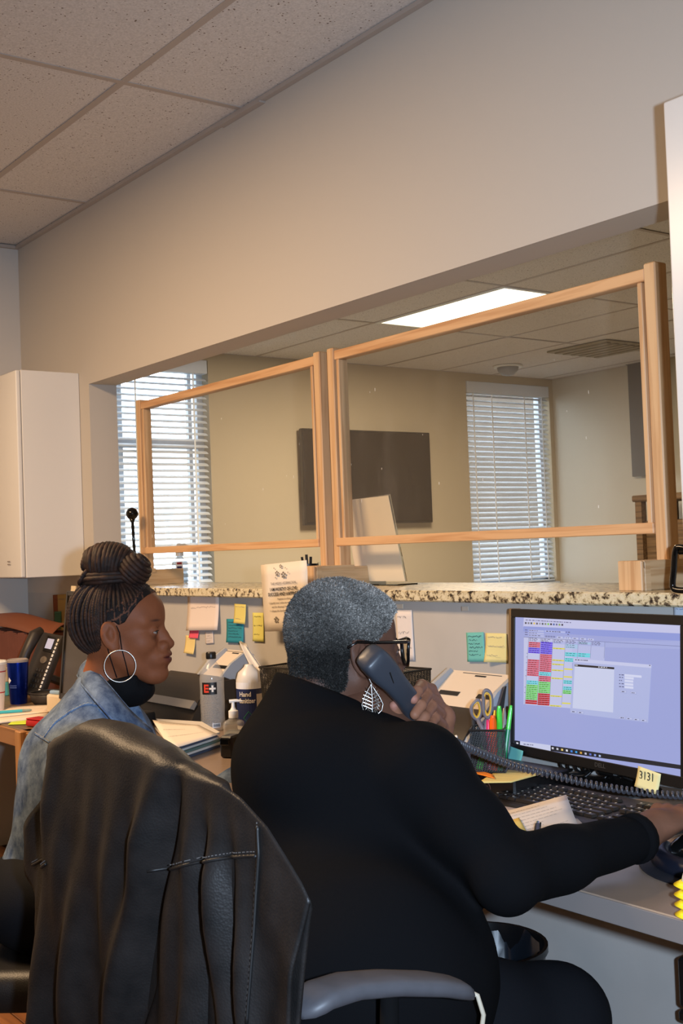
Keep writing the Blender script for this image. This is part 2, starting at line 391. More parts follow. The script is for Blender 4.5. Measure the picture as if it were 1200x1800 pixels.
# windows with blinds
wf = mat('window_frame', (205, 208, 212), .5); slm = mat('blind_slat', (226, 228, 230), .45)
nt = slm.node_tree; N = nt.nodes; L = nt.links; tl_ = N.new('ShaderNodeBsdfTranslucent'); tl_.inputs['Color'].default_value = (.75, .85, 1, 1); mx = N.new('ShaderNodeMixShader'); mx.inputs['Fac'].default_value = .16
L.new(N['Principled BSDF'].outputs[0], mx.inputs[1]); L.new(tl_.outputs[0], mx.inputs[2]); L.new(mx.outputs[0], N['Material Output'].inputs['Surface'])
glassm = mat('window_glass', (255, 255, 255), 0.0, trans=1.0, ior=1.05)
def window(n, a, tilt, rail):
    y0, y1, z0, z1 = a
    m = MB(); xx = WX - .12
    for q in ((y0, z0, y0 + .05, z1), (y1 - .05, z0, y1, z1), (y0, z0, y1, z0 + .05), (y0, z1 - .05, y1, z1)): m.b2((xx - .03, q[0], q[1]), (xx + .03, q[2], q[3]))
    if rail: m.b2((xx - .025, y0, rail - .028), (xx + .035, y1, rail + .028)); m.b2((xx - .02, 3.68, z0), (xx + .02, 3.73, z1)); m.b2((xx - .02, y1 - .12, z0), (xx + .02, y1 - .09, z1))
    wo = struct(m.build('window_%d' % n, wf))
    MB().b2((xx - .004, y0, z0), (xx, y1, z1)).build('pane', glassm, wo)
    MB().b2((WX - .16, y0 - .0, z0 - .03), (WX + .04, y1 + .0, z0)).build('window_sill', wf, wo)
    bl = thing('window_blind', ('white horizontal slat blind on the bright window at the left of the opening', 'closed white slat blind on the far dimmer window right of the television')[n - 1], 'blind', (WX - .035, (y0 + y1) / 2, z0))
    hgt = z1 - z0; wd = y1 - y0 - .02
    MB().b2((-.03, -wd / 2, hgt - .10), (.045, wd / 2, hgt), bev=.004).build('valance', slm, bl)
    MB().b2((-.025, -wd / 2, .004), (.025, wd / 2, .022), bev=.003).build('bottom_rail', slm, bl)
    z = .05; first = None
    pts = [(-.025, -.001), (-.012, .0022), (.0, .0032), (.012, .0022), (.025, -.001)]
    while z < hgt - .11:
        if first is None:
            m = MB(); th = .0028
            rows = [[(p[0], -wd / 2, p[1]), (p[0], wd / 2, p[1])] for p in pts]; m.grid(rows)
            rows = [[(p[0], -wd / 2, p[1] - th), (p[0], wd / 2, p[1] - th)] for p in pts[::-1]]; m.grid(rows)
            for e in (0, -1): p = pts[e]; q = [(p[0], -wd / 2, p[1]), (p[0], wd / 2, p[1]), (p[0], wd / 2, p[1] - th), (p[0], -wd / 2, p[1] - th)]; m.add(q, [(0, 1, 2, 3)])
            first = m.build('slat', slm, bl); o = first
        else: o = first.copy(); C.objects.link(o); o.parent = bl
        o.location = (0, 0, z); o.rotation_euler = (0, math.radians(tilt + random.uniform(-1.5, 1.5)), 0)
        z += .0445
    for f in (-.42, -.2, .2, .42) if n == 2 else (-.4, -.02, .40):
        MB().b2((.024, wd * f - .006, .02), (.026, wd * f + .006, hgt - .1)).build('ladder_tape', mat('tape_white', (240, 242, 245), .6), bl)
    return wo
window(1, W1, 27, 2.085)
window(2, W2, 27, None)
# building seen through the far window
ob = tag(MB().b2((-12.2, 8.3, 0), (-11.8, 17.0, 6.0), bev=.02).build('neighbouring_building', mat('outside_wall', (84, 72, 60), .9, var=.15, vscale=3)), 'tan building wall seen through the far window blind', 'building')
og = struct(MB().b2((-60, -40, -.4), (WX - .2, 60, -.3)).build('ground', mat('outside_ground', (150, 148, 140), .9, var=.2)))
# television
t = thing('television', 'large dark flat television on the far wall left of the window', 'television', (WX, 5.79, 1.86), 0)
tb = mat('tv_black', (20, 17, 15), .35); MB().b2((.03, -.645, -.385), (.075, .645, .36), bev=.006).build('tv_body', tb, t)
MB().b2((.0755, -.63, -.365), (.077, .63, .345)).build('tv_screen', mat('tv_screen', (24, 19, 16), .25), t)
MB().b2((.0, -.2, -.2), (.03, .2, .2)).build('wall_mount', tb, t)
# round ceiling speaker, vent and added dark panel in the far room
t = thing('ceiling_dome', 'small pale dome fixture on the ceiling above the far window', 'ceiling fixture', (-7.05, 7.0, CEIL - .002))
MB().lathe([(.0, -.085), (.05, -.075), (.085, -.04), (.095, 0)], 20).build('dome', mat('dome_grey', (150, 152, 158), .3), t, smooth=True)
MB().lathe([(.12, -.012), (.125, 0.0)], 24).build('dome_ring', MATS['white_metal'], t)
p = W(1058, 612, z=CEIL)
t = thing('ceiling_vent', 'square air vent in the far room ceiling', 'vent', (p.x, p.y, CEIL - .001)); vm = mat('vent_grey', (150, 140, 118), .6)
MB().b2((-.30, -.30, -.012), (.30, .30, 0), bev=.004).build('vent_plate', vm, t)
for i in range(6): MB().b2((-.26, -.25 + i * .09, -.022), (.26, -.20 + i * .09, -.012)).build('vent_slat', vm, t)
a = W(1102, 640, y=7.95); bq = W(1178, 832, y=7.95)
t = thing('stand_in_panel', 'dark grey stand-in panel on the far wall behind the right screen', 'stand-in panel', (a.x, 7.97, a.z))
MB().b2((0, -.02, bq.z - a.z), (bq.x - a.x, 0.0, 0)).build('stand_in_sheet', mat('stand_in_grey', (112, 108, 104), .9), t)  # added panel, stands in for a dark rectangle in the acrylic
MB().tube([(-.02, -.012, 0.005), (bq.x - a.x + .02, -.012, 0.005)], .012).build('stand_in_rod', mat('dark_metal', (50, 48, 46), .4, .6), t)
# ------------------------------------------------------------------ granite ledge
gr = bpy.data.materials.new('granite'); gr.use_nodes = True
nt = gr.node_tree; N = nt.nodes; L = nt.links; b = N['Principled BSDF']; b.inputs['Roughness'].default_value = 0.22
tc = N.new('ShaderNodeTexCoord'); ns = N.new('ShaderNodeTexNoise'); ns.inputs['Scale'].default_value = 62; ns.inputs['Detail'].default_value = 9; ns.inputs['Roughness'].default_value = .68; ns.inputs['Distortion'].default_value = .25
L.new(tc.outputs['Object'], ns.inputs['Vector'])
rp = N.new('ShaderNodeValToRGB'); cr = rp.color_ramp; cr.interpolation = 'LINEAR'
cr.elements[0].position = .36; cr.elements[0].color = (*lin((28, 26, 26)), 1); cr.elements[1].position = .44; cr.elements[1].color = (*lin((112, 96, 76)), 1)
e = cr.elements.new(.48); e.color = (*lin((205, 190, 152)), 1); e = cr.elements.new(.62); e.color = (*lin((222, 212, 184)), 1); e = cr.elements.new(.72); e.color = (*lin((170, 132, 88)), 1)
L.new(ns.outputs['Fac'], rp.inputs['Fac']); L.new(rp.outputs['Color'], b.inputs['Base Color'])
tag(MB().b2((OX0 + .002, 2.055, LEDGE - .03), (OX1 - .002, 2.50, LEDGE), bev=.004).build('granite_ledge', gr), 'speckled beige and black granite ledge running along the service opening', 'counter')
# ------------------------------------------------------------------ wooden screens
wx_, wy_, wz_ = wood_mat('pine_x', 'x', (216, 172, 126), (192, 142, 96)), wood_mat('pine_y', 'y', (208, 178, 138), (186, 150, 108)), wood_mat('pine_z', 'z', (212, 174, 130), (190, 146, 102))
ac = bpy.data.materials.new('acrylic'); ac.use_nodes = True; nt = ac.node_tree; N = nt.nodes; L = nt.links
b = N['Principled BSDF']; b.inputs['Base Color'].default_value = (.85, .82, .78, 1); b.inputs['Roughness'].default_value = 0.6
gl = N.new('ShaderNodeBsdfGlossy'); gl.inputs['Roughness'].default_value = 0.02; tr = N.new('ShaderNodeBsdfTransparent')
tr.inputs['Color'].default_value = (.96, .95, .93, 1)
lw_ = N.new('ShaderNodeLayerWeight'); lw_.inputs['Blend'].default_value = .5
pw_ = N.new('ShaderNodeMath'); pw_.operation = 'POWER'; pw_.inputs[1].default_value = 4.0; L.new(lw_.outputs['Facing'], pw_.inputs[0])
fz = N.new('ShaderNodeMath'); fz.operation = 'MULTIPLY_ADD'; fz.inputs[1].default_value = .8; fz.inputs[2].default_value = .035; L.new(pw_.outputs[0], fz.inputs[0])
m1 = N.new('ShaderNodeMixShader'); L.new(fz.outputs[0], m1.inputs['Fac']); L.new(tr.outputs[0], m1.inputs[1]); L.new(gl.outputs[0], m1.inputs[2])
tc = N.new('ShaderNodeTexCoord'); mp = N.new('ShaderNodeMapping'); mp.inputs['Scale'].default_value = (2.2, 1, .8); L.new(tc.outputs['Object'], mp.inputs['Vector'])
ns = N.new('ShaderNodeTexNoise'); ns.inputs['Scale'].default_value = 3.2; ns.inputs['Detail'].default_value = 8; ns.inputs['Roughness'].default_value = .7; L.new(mp.outputs['Vector'], ns.inputs['Vector'])
rp = N.new('ShaderNodeValToRGB'); rp.color_ramp.elements[0].position = .50; rp.color_ramp.elements[0].color = (.008, .008, .008, 1); rp.color_ramp.elements[1].position = .90; rp.color_ramp.elements[1].color = (.05, .05, .05, 1)
L.new(ns.outputs['Fac'], rp.inputs['Fac'])
m2 = N.new('ShaderNodeMixShader'); L.new(rp.outputs['Color'], m2.inputs['Fac']); L.new(m1.outputs[0], m2.inputs[1]); L.new(b.outputs[0], m2.inputs[2])
L.new(m2.outputs[0], N['Material Output'].inputs['Surface'])
def screen(cx, label):
    t = thing('sneeze_guard', label, 'screen', (cx, 2.25, LEDGE)); hw = .655
    for s in (-1, 1):
        px_ = s * (hw - .018)
        MB().b2((px_ - .017, -.022, .05), (px_ + .017, .022, .762), bev=.003).build('post', wz_, t)
        MB().b2((px_ - s * .034 - .007, -.018, .14), (px_ - s * .034 + .007, .018, .7215), bev=.002).build('frame_stile', wz_, t)
        f = MB().b2((px_ - .032, -.135, 0), (px_ + .032, .15, .062), bev=.002).build('foot', wy_, t)
        MB().b2((px_ - .034, -.138, 0), (px_ + .034, -.128, .068), bev=.002).build('foot_end_cap', wz_, f)
        mm_ = MB()
        for q in (-1, 1): mm_.b2((px_ + q * .031 - .004, -.128, .05), (px_ + q * .031 + .004, .02, .068), bev=.001)
        mm_.b2((px_ + .027, -.128, 0), (px_ + .036, -.108, .066), bev=.001)
        mm_.build('foot_moulding', wy_, f)
    MB().b2((-hw + .036, -.018, .722), (hw - .036, .018, .752), bev=.002).build('top_rail', wx_, t)
    MB().b2((-hw + .02, -.026, .128), (hw - .036, -.004, .154), bev=.002).build('bottom_rail', wx_, t)
    MB().b2((-hw + .03, -.003, .14), (hw - .03, .002, .735)).build('acrylic_sheet', ac, t)
    mk = MB(); r_ = random.Random(int(cx * 100))
    for i in range(14):
        x = r_.uniform(-.6, .6); z = r_.uniform(.17, .68); s = r_.uniform(.0015, .004)
        mk.box((x, -.0036, z), (s * .6, .0006, s * r_.uniform(1, 3.5)), bev=.0002)
    mk.build('dried_spots', mat('dried_spot', (225, 222, 215), .7), t, kind='stuff')
    return t
screen(-2.405, 'right of the two pine framed clear screens, nearer the wall cabinet')
screen(-3.755, 'left of the two pine framed clear screens, in front of the bright window')
# ------------------------------------------------------------------ wall cabinets
white = mat('cabinet_white', (222, 218, 212), 0.32, spec=.5); wedge = mat('cabinet_edge', (206, 198, 188), .4)
def cabinet(x0, x1, yf, z0, z1, label, side):
    t = thing('wall_cabinet', label, 'cabinet', (x0, D, z0))
    MB().b2((0, yf - D, 0), (x1 - x0, -.001, z1 - z0), bev=.002).build('body', white, t)
    for i in range(2):
        w_ = (x1 - x0) / 2
        dr = MB().b2((i * w_ + .0015, yf - D - .022, .0015), ((i + 1) * w_ - .0015, yf - D - .002, z1 - z0 - .0015), bev=.005, seg=3).build('door', white, t, smooth='auto')
        sx = (i + 1) * w_ - .06 if i == 0 else i * w_ + .06
        MB().b2((sx - .006, yf - D - .024, .09), (sx + .006, yf - D - .0215, .10)).build('door_latch', wedge, dr)
    return t
yl = W(27, 648, x=-4.66).y
cabinet(XL + .002, -4.66, yl + .022, 1.217, 2.072, 'white wall cabinet in the left corner beside the opening', 1)
cabinet(-1.357, -.56, 1.79, 1.225, 2.085, 'white wall cabinet cut off by the right edge of the frame', -1)
lb_ = W(15, 988, y=yl - .003)
mk2 = MB(); r_ = random.Random(8)
for k in range(2):
    x = lb_.x - .012
    for i in range(5): w2 = r_.uniform(.003, .007); mk2.b2((x, lb_.y - .0012, lb_.z - k * .012), (x + w2, lb_.y - .0004, lb_.z - k * .012 + .004)); x += w2 + .0015
mk2.build('door_print', mat('print_faint', (140, 128, 116), .7), [o for o in bpy.data.objects if o.name == 'door.001'][0], world=True, kind='stuff')
#
tk = mat('print_grey', (150, 142, 134), .7); tkk = mat('print_black', (32, 30, 30), .7)
# ------------------------------------------------------------------ things standing on the ledge
black = mat('black_plastic', (22, 21, 21), .35); blackg = mat('black_gloss', (10, 10, 10), .06); darkp = mat('dark_plastic', (40, 36, 33), .45)
thinp = bpy.data.materials.new('thin_plastic'); thinp.use_nodes = True
b = thinp.node_tree.nodes['Principled BSDF']; b.inputs['Base Color'].default_value = (.46, .60, .72, 1); b.inputs['Roughness'].default_value = .12; b.inputs['Alpha'].default_value = .5
clear = mat('clear_plastic', (238, 244, 246), .03, trans=1.0, ior=1.25); whitep = mat('white_plastic', (228, 226, 220), .35); paper = mat('paper', (232, 224, 214), .8, spec=.2)
gel = mat('sanitizer_gel', (214, 232, 240), .05, trans=.9, ior=1.2)
def pump(mb, c, h, s=1.0):
    x, y, z = c
    mb.lathe([(.013 * s, 0), (.013 * s, .012 * s), (.006 * s, .014 * s), (.004 * s, .02 * s), (.004 * s, h), (.009 * s, h), (.009 * s, h + .006 * s), (.004 * s, h + .01 * s)], 14, c=c)
    mb.tube([(x, y, z + h + .005 * s), (x + .02 * s, y, z + h + .006 * s), (x + .034 * s, y, z + h + .001 * s)], [.0035 * s, .003 * s, .0025 * s], 8)
p = W(317, 1024, z=LEDGE)
t = thing('sanitizer_bottle', 'clear pump bottle of hand sanitizer standing on the granite ledge', 'bottle', p, .5)
MB().lathe([(.034, 0), (.037, .005), (.037, .08), (.03, .098), (.014, .108), (.013, .115)], 20, M=Matrix.Diagonal((1, .7, 1, 1))).build('bottle_body', thinp, t, smooth=True)
MB().lathe([(.032, .003), (.034, .006), (.034, .05), (.0, .05)], 20, M=Matrix.Diagonal((1, .66, 1, 1))).build('gel', thinp, t, smooth=True)
m = MB(); pump(m, (0, 0, .114), .040, 1.35); m.build('pump', whitep, t, smooth='auto')
m = MB(); m.b2((-.002, -.0278, .030), (.032, -.0262, .090)); m.build('bottle_label', mat('label_white', (226, 226, 228), .5), t)
m = MB(); m.b2((.004, -.0288, .078), (.028, -.0278, .087)); m.build('red_band', mat('label_red', (150, 40, 44), .5), t, label='dark red label band')
m = MB(); m.b2((.004, -.0288, .058), (.028, -.0278, .070)); m.build('blue_band', mat('label_navy', (44, 48, 92), .5), t, label='navy label band')
# black ball on a stem
p = W(240, 1030, z=LEDGE); q = W(232, 903, y=p.y)
t = thing('ball_topped_stand', 'glossy black ball on a thin black stem rising behind the braided bun', 'stand', (p.x, p.y, LEDGE))
v = q - p
MB().sphere((v.x, 0, v.z), .025, 24).build('ball', blackg, t, smooth=True)
MB().tube([(0, 0, .03), (v.x * .5, 0, v.z * .5), (v.x * .92, 0, v.z - .035), (v.x, 0, v.z - .018)], [.0065, .006, .0065, .014], 12).build('stem', blackg, t, smooth=True)
p2 = W(246, 1012, y=p.y) - p
MB().sphere((p2.x, 0, .030), .030, 20, sc=(.8, .8, 1)).build('base_ball', black, t, smooth=True)
# leaning acrylic sign holder seen from behind
a = W(602, 880, y=2.40); bq = W(682, 870, y=2.40); c = W(630, 1024, y=2.30); d_ = W(712, 1026, y=2.30)
wd = .215
t = thing('sign_holder', 'cream backed clear sign holder leaning behind the middle of the wooden screens', 'sign holder', (c.x, 2.33, LEDGE))
c0 = Vector((W(628, 1028, y=2.33).x, 2.33, LEDGE + .012)); c1 = Vector((W(712, 1028, y=2.33).x, 2.33, LEDGE + .012))
t0 = W(603, 880, y=2.30); t1 = W(682, 871, y=2.30)
n_ = Vector((0, 1, 0))
def slab(pts, th, nn):
    m = MB(); vs = [tuple(q_) for q_ in pts] + [tuple(Vector(q_) + nn * th) for q_ in pts]; k = len(pts)
    m.add(vs, [tuple(range(k - 1, -1, -1)), tuple(range(k, 2 * k))] + [(i, (i + 1) % k, k + (i + 1) % k, k + i) for i in range(k)]); return m
slab([c0, c1, t1, t0], .0015, n_).build('sign_card', mat('card_cream', (226, 214, 190), .7), t, world=True)
ex = Vector((.004, 0, .004))
if False: slab([c0 - n_ * .004, c1 - n_ * .004 + Vector((.004, 0, 0)), t1 - n_ * .004 + ex, t0 - n_ * .004], .0025, n_).build('clear_front', clear, t, world=True)
slab([c0 + n_ * .003, c1 + n_ * .003 + Vector((.004, 0, 0)), t1 + n_ * .003 + ex, t0 + n_ * .003], .0025, n_).build('clear_back', clear, t, world=True)
slab([c0 + Vector((0, -.03, -.012)), c1 + Vector((0, -.03, -.012)), c1 + Vector((0, .05, -.012)), c0 + Vector((0, .05, -.012))], .004, Vector((0, 0, 1))).build('foot_plate', clear, t, world=True)
p = W(714, 1013, z=LEDGE + .01)
t = thing('card_holder', 'small clear card holder with green marks right of the leaning sign holder', 'card holder', (p.x + .01, 2.40, LEDGE + .0), .2)
Mc = Matrix.Rotation(-.18, 4, 'Y')
MB().b2((-.035, -.002, .006), (.03, .002, .082), M=Mc).build('clear_pocket', clear, t)
MB().b2((-.04, -.03, 0), (.04, .03, .005), bev=.001).build('base_plate', clear, t)
m = MB(); m.tube([(-.02, -.004, .05), (-.012, -.004, .056), (-.014, -.004, .044), (-.022, -.004, .046)], .0012, 5, M=Mc); m.tube([(-.004, -.004, .052), (.004, -.004, .05), (.012, -.004, .054)], .0012, 5, M=Mc)
m.build('green_marks', mat('green_ink', (30, 120, 80), .5), t)
# black pen cup behind the middle foot
p = W(541, 985, y=2.42)
t = thing('desk_cup', 'black cup of pens on the ledge behind the middle wooden post', 'pen cup', (p.x, 2.42, LEDGE))
MB().lathe([(.034, 0), (.036, .07), (.033, .07), (.031, .004)], 16, cap=False).build('cup', black, t, smooth='auto')
MB().lathe([(.033, 0.0), (.033, .003)], 16).build('cup_base', black, t)
for i in range(5):
    x = -.02 + .01 * i; MB().tube([(x * .5, .004 * (i % 3 - 1), .004), (x, .012 * (i % 3 - 1), .095 + .008 * (i % 2))], .0042, 8).build('pen', [black, darkp][i % 2], t)
# affirmation poster hanging over the ledge front
pa, pb, pc_, pd = [W(*q_, y=2.048) for q_ in ((466, 1110), (546, 1108), (538, 988), (461, 993))]
Mp = frame(pa, pb - pa, pd - pa); pw = (pb - pa).length; ph = (pd - pa).length
t = thing('affirmation_poster', 'white paper poster headed with flowers taped over the granite edge', 'poster', pa)
t.rotation_euler = Mp.to_euler()
posterm = mat('poster_paper', (232, 220, 204), .6)
rows = []
for j in range(7):
    rows.append([(pw * i / 6 + .002 * j / 6 * 0, ph * j / 6, .003 * math.sin(j * .9) * (i / 6) + .0015) for i in range(7)])
MB().grid(rows).build('poster_sheet', posterm, t, smooth=True, solid=.0006)
I = Matrix.Translation((0, 0, .0052))
m = MB()
text_mesh(m, "THIS WEEKS AFFIRMATION", ph * .056, I @ Matrix.Translation((pw * .5, ph * .70, 0)), fit=pw * .56)
for k, (s, f_) in enumerate((("Happiness is a choice.", .30), ("I identify how I value my accomplishments", .68), ("and the blessings I have been given.", .56), ("I release the burdens to be and enjoy", .66))):
    text_mesh(m, s, ph * .040, I @ Matrix.Translation((pw * .5, ph * (.475 - .058 * k), 0)), fit=pw * f_)
m.build('poster_small_print', tk, t, kind='stuff')
m = MB()
for k, (s, f_) in enumerate((("I AM WORTHY OF LOVE,", .60), ("SUCCESS AND HAPPINESS.", .70))): text_mesh(m, s, ph * .072, I @ Matrix.Translation((pw * .5, ph * (.615 - .072 * k), 0)), fit=pw * f_, bold=.0002)
m.build('poster_headline', tkk, t, kind='stuff')
m = MB()
def flower(x, y, r):
    for k in range(5):
        a = 2 * PI * k / 5 + .3; m.lathe([(r * .34, 0), (r * .34, .0003)], 10, M=I @ Matrix.Translation((x + r * .55 * math.cos(a), y + r * .45 * math.sin(a), 0)) @ Matrix.Diagonal((1, .62, 1, 1)))
for x, y, r in ((.38, .85, .05), (.52, .82, .062), (.47, .95, .035), (.57, .92, .014), (.62, .85, .014), (.32, .93, .014), (.34, .79, .016), (.30, .17, .06), (.60, .21, .055), (.50, .14, .034)):
    flower(x * pw, y * ph, r * pw * 1.0)
m.build('flower_print', mat('print_flower', (126, 118, 108), .7), t)
# ------------------------------------------------------------------ notes on the wall under the ledge
def note(label, corners, col, name='sticky_note', lines=4, curl=.006, seed=0, ink=tkk, y=D - .002, cat='note', curlside=None):
    """corners: photo pixels bottom-left, bottom-right, top-left on the wall plane"""
    a, b_, d0 = [W(*q_, y=y) for q_ in corners]
    t = thing(name, label, cat, a); Mn = frame(a, b_ - a, d0 - a); t.rotation_euler = Mn.to_euler()
    wd, ht = (b_ - a).length, (d0 - a).length
    def zz(i, j): u, v = i / 8, j / 8; return .0006 + curl * (1 - v) ** 2 * (1 if curlside is None else (u if curlside > 0 else 1 - u) ** 1.5)
    MB().grid([[(wd * i / 8, ht * j / 8, zz(i, j)) for i in range(9)] for j in range(9)]).build('note_sheet', mat('note_%d_%d_%d' % col, col, .8, spec=.2), t, smooth=True, solid=.0005)
    if lines:
        m = MB()
        for k in range(lines):
            yy = ht * (.86 - .62 * k / max(lines - 1, 1)) if lines > 1 else ht * .6
            scribble(m, wd * .12, wd * (.9 - .12 * ((k * 5 + seed) % 3)), yy, ht * .055, Matrix.Identity(4), z=.0016 + curl * (1 - yy / ht) ** 2, seed=seed + k, step=.0016 + wd * .012, wd=.0011)
        m.build('handwriting', ink, t)
    return t
note('plain white sheet pinned on the wall left below the granite ledge', ((333, 1108), (388, 1107), (329, 1043)), (230, 214, 204), 'paper_note', 1, .014, 3, mat('pale_ink', (150, 130, 125), .8))
note('small pink sticky note tucked under the white sheet', ((334, 1121), (350, 1122), (333, 1106)), (226, 92, 112), lines=0)
note('yellow sticky note tilted below the pink one', ((327, 1147), (344, 1150), (335, 1123)), (232, 208, 140), lines=0, curl=.01)
note('small printed card on the wall right of the pink note', ((362, 1132), (376, 1131), (362, 1111)), (216, 205, 200), 'printed_card', 4, .001, 8, tk)
note('deep blue sticky note covered in handwriting, partly under a yellow one', ((400, 1129), (430, 1130), (400, 1088)), (52, 140, 158), lines=6, seed=11)
note('yellow sticky note stuck over the top of the deep blue one', ((413, 1095), (433, 1097), (416, 1062)), (222, 206, 120), lines=2, seed=21, ink=tk, y=D - .008)
note('tall yellow sticky note just left of the poster', ((446, 1127), (465, 1128), (442, 1077)), (220, 212, 120), lines=3, seed=31, curl=.004)
note('white printed sheet on the wall behind the phone user\'s glasses', ((700, 1160), (729, 1161), (700, 1073)), (226, 218, 214), 'printed_sheet', 3, .001, 41, tk)
note('turquoise sticky note with six lines left of the monitor', ((823, 1163), (854, 1163), (821, 1112)), (112, 188, 182), lines=6, seed=51, curl=.003)
note('pale yellow sticky note beside the turquoise one, left of the monitor', ((856, 1163), (893, 1165), (857, 1113)), (226, 214, 150), lines=3, seed=61, curl=.012, curlside=-1, ink=tk)
note('bit of tape on the wall above the printed sheet', ((694, 1070), (709, 1070), (694, 1062)), (206, 192, 172), 'tape_piece', 0, .0003, cat='tape')
note('bit of tape on the wall above the turquoise note', ((811, 1074), (824, 1074), (811, 1066)), (198, 186, 170), 'tape_piece', 0, .0003, cat='tape')
note('pale printed sheet edge peeking over the right monitor', ((1184, 1090), (1226, 1092), (1184, 1067)), (196, 204, 216), 'printed_sheet', 2, .001, 71, mat('blue_ink', (80, 100, 150), .7))
note('olive yellow notes stuck on the left wall corner behind the edge-on monitor', ((104, 1108), (121, 1108), (106, 1046)), (190, 160, 96), lines=3, seed=81, ink=tk)
note('green sticky note behind the edge-on monitor', ((97, 1104), (109, 1104), (97, 1075)), (92, 140, 108), lines=2, seed=91, y=D - .006)
note('brown card strip on the wall left of the green note', ((96, 1115), (106, 1115), (96, 1046)), (140, 82, 52), 'brown_card', 0, .001)
# ------------------------------------------------------------------ worktops
YF = 1.385
top_m = mat('worktop_laminate', (142, 122, 106), .35, var=.05, vscale=30); band_m = mat('worktop_band', (120, 112, 108), .5)
oak_t = wood_mat('oak_top', 'x', (120, 98, 70), (96, 76, 52), .4); oak_e = wood_mat('oak_edge', 'x', (150, 104, 62), (120, 80, 44), .5)
t = thing('desk', 'long grey brown laminate worktop along the wall under the monitor', 'desk', (-3.40, YF, 0))
MB().b2((0, 0, Z - .030), (4.9, D - YF - .001, Z), bev=.002).build('worktop', top_m, t)
MB().b2((0, -.004, Z - .036), (4.9, 0, Z - .0015), bev=.001).build('edge_band', band_m, t)
for x in (.02, 2.9, 4.86):
    if x == 2.9: continue
    MB().b2((x, .03, 0), (x + .03, D - YF - .002, Z - .030)).build('side_panel', band_m, t)
t = thing('desk', 'oak edged desk with brown top in the left corner holding the desk telephone', 'desk', (XL, YF, 0))
MB().b2((.002, .045, Z - .055), (-3.41 - XL, D - YF - .001, Z), bev=.002).build('worktop', oak_t, t)
MB().b2((.002, .04, Z - .060), (-3.41 - XL, .06, Z - .004), bev=.003).build('front_apron', oak_e, t)
px1 = W(40, 1285, y=YF + .04).x - XL
for x in (px1, 1.84): MB().b2((x - .02, .02, 0), (x + .025, .075, Z - .0), bev=.003).build('leg', wood_mat('oak_leg', 'z', (172, 124, 76), (146, 100, 58)), t)
MB().b2((px1 + .05, .10, .25), (1.86, .12, Z - .06)).build('modesty_panel', wood_mat('oak_panel', 'z', (98, 70, 46), (80, 56, 36)), t)
# ------------------------------------------------------------------ monitor
AZ = math.radians(-6.3)
bl = W(895, 1322, d=2.80); ux = Vector((math.cos(AZ), math.sin(AZ), 0)); uz = Vector((.0, .06, 1)).normalized()
Mm = frame(bl, ux, uz)          # local x right, y up, z towards viewer
MI = Mm.inverted()
tm = thing('monitor', 'wide black computer monitor showing a colourful appointment schedule', 'monitor', bl); tm.rotation_euler = Mm.to_euler()
MW, MH = .558, .338
bez = mat('monitor_bezel', (20, 18, 17), .4); edge_glint = mat('painted_edge_glint', (120, 96, 66), .35)
MB().b2((0, 0, -.045), (MW, MH, -.004), bev=.006).build('housing', bez, tm)
for nm, q in (('bezel', (0.006, MH - .019, MW, MH)), ('bezel', (.006, 0, MW, .022)), ('bezel', (.006, .022, .020, MH - .019)), ('bezel', (MW - .016, .022, MW, MH - .019))):
    MB().b2((q[0], q[1], -.004), (q[2], q[3], .003), bev=.0012).build(nm, bez, tm)
MB().b2((-.007, -.001, -.03), (.0075, MH + .001, .001), bev=.003).build('bezel_glint', edge_glint, tm, label='tan strip painted as flash glint along the bezel')  # tan colour paints the flash reflection on the left edge
def ms(px, py, k=0.0):
    r = R @ np.array([px - 600.0, -(py - 900.0), -F]); r = Vector(r); o = Vector((0, 0, H)); n = Mm.to_3x3() @ Vector((0, 0, 1))
    tt = (Vector(bl) - o).dot(n) / r.dot(n); p = MI @ (o + r * tt); return (p.x, p.y)
def zs(x, y): return ms(880 + x / 3.75, 1040 + y / 3.75)
scm = bpy.data.materials.new('screen_picture'); scm.use_nodes = True; nt = scm.node_tree; N = nt.nodes; L = nt.links
a = N.new('ShaderNodeAttribute'); a.attribute_name = 'col'; b = N['Principled BSDF']; b.inputs['Base Color'].default_value = (.02, .02, .02, 1); b.inputs['Roughness'].default_value = .3
L.new(a.outputs['Color'], b.inputs['Emission Color']); b.inputs['Emission Strength'].default_value = 1.0
sv, sf, scol = [], [], []
def quad4(pts, col, z):
    k = len(sv); sv.extend([(p[0], p[1], z) for p in pts]); sf.append((k, k + 1, k + 2, k + 3)); scol.extend([lin(col)] * 4)
SX0, SX1, SY0, SY1 = .020, MW - .016, .022, MH - .019
# the picture is laid out flat on the panel in panel coordinates
for i in range(12):
    for j in range(8):
        u0, u1 = SX0 + (SX1 - SX0) * i / 12, SX0 + (SX1 - SX0) * (i + 1) / 12; v0, v1 = SY0 + (SY1 - SY0) * j / 8, SY0 + (SY1 - SY0) * (j + 1) / 8
        quad4([(u0, v0), (u1, v0), (u1, v1), (u0, v1)], (152, 160, 212), .0002)
def zq(pts, col, lv=1): quad4([zs(*p) for p in pts], col, .0002 + .00012 * lv)
def bar(x0, y0, x1, y1, hgt, col, lv=2, slope=.045):
    zq([(x0, y0 + hgt), (x1, y1 + hgt), (x1, y1), (x0, y0)], col, lv)
zq([(148, 232), (1600, 318), (1600, 165), (152, 160)], (190, 192, 226), 1)
zq([(148, 262), (1600, 352), (1600, 300), (150, 228)], (138, 150, 212), 2)
zq([(146, 330), (690, 366), (1600, 410), (1600, 352), (148, 262)][:4], (160, 168, 216), 1)
r_ = random.Random(5)
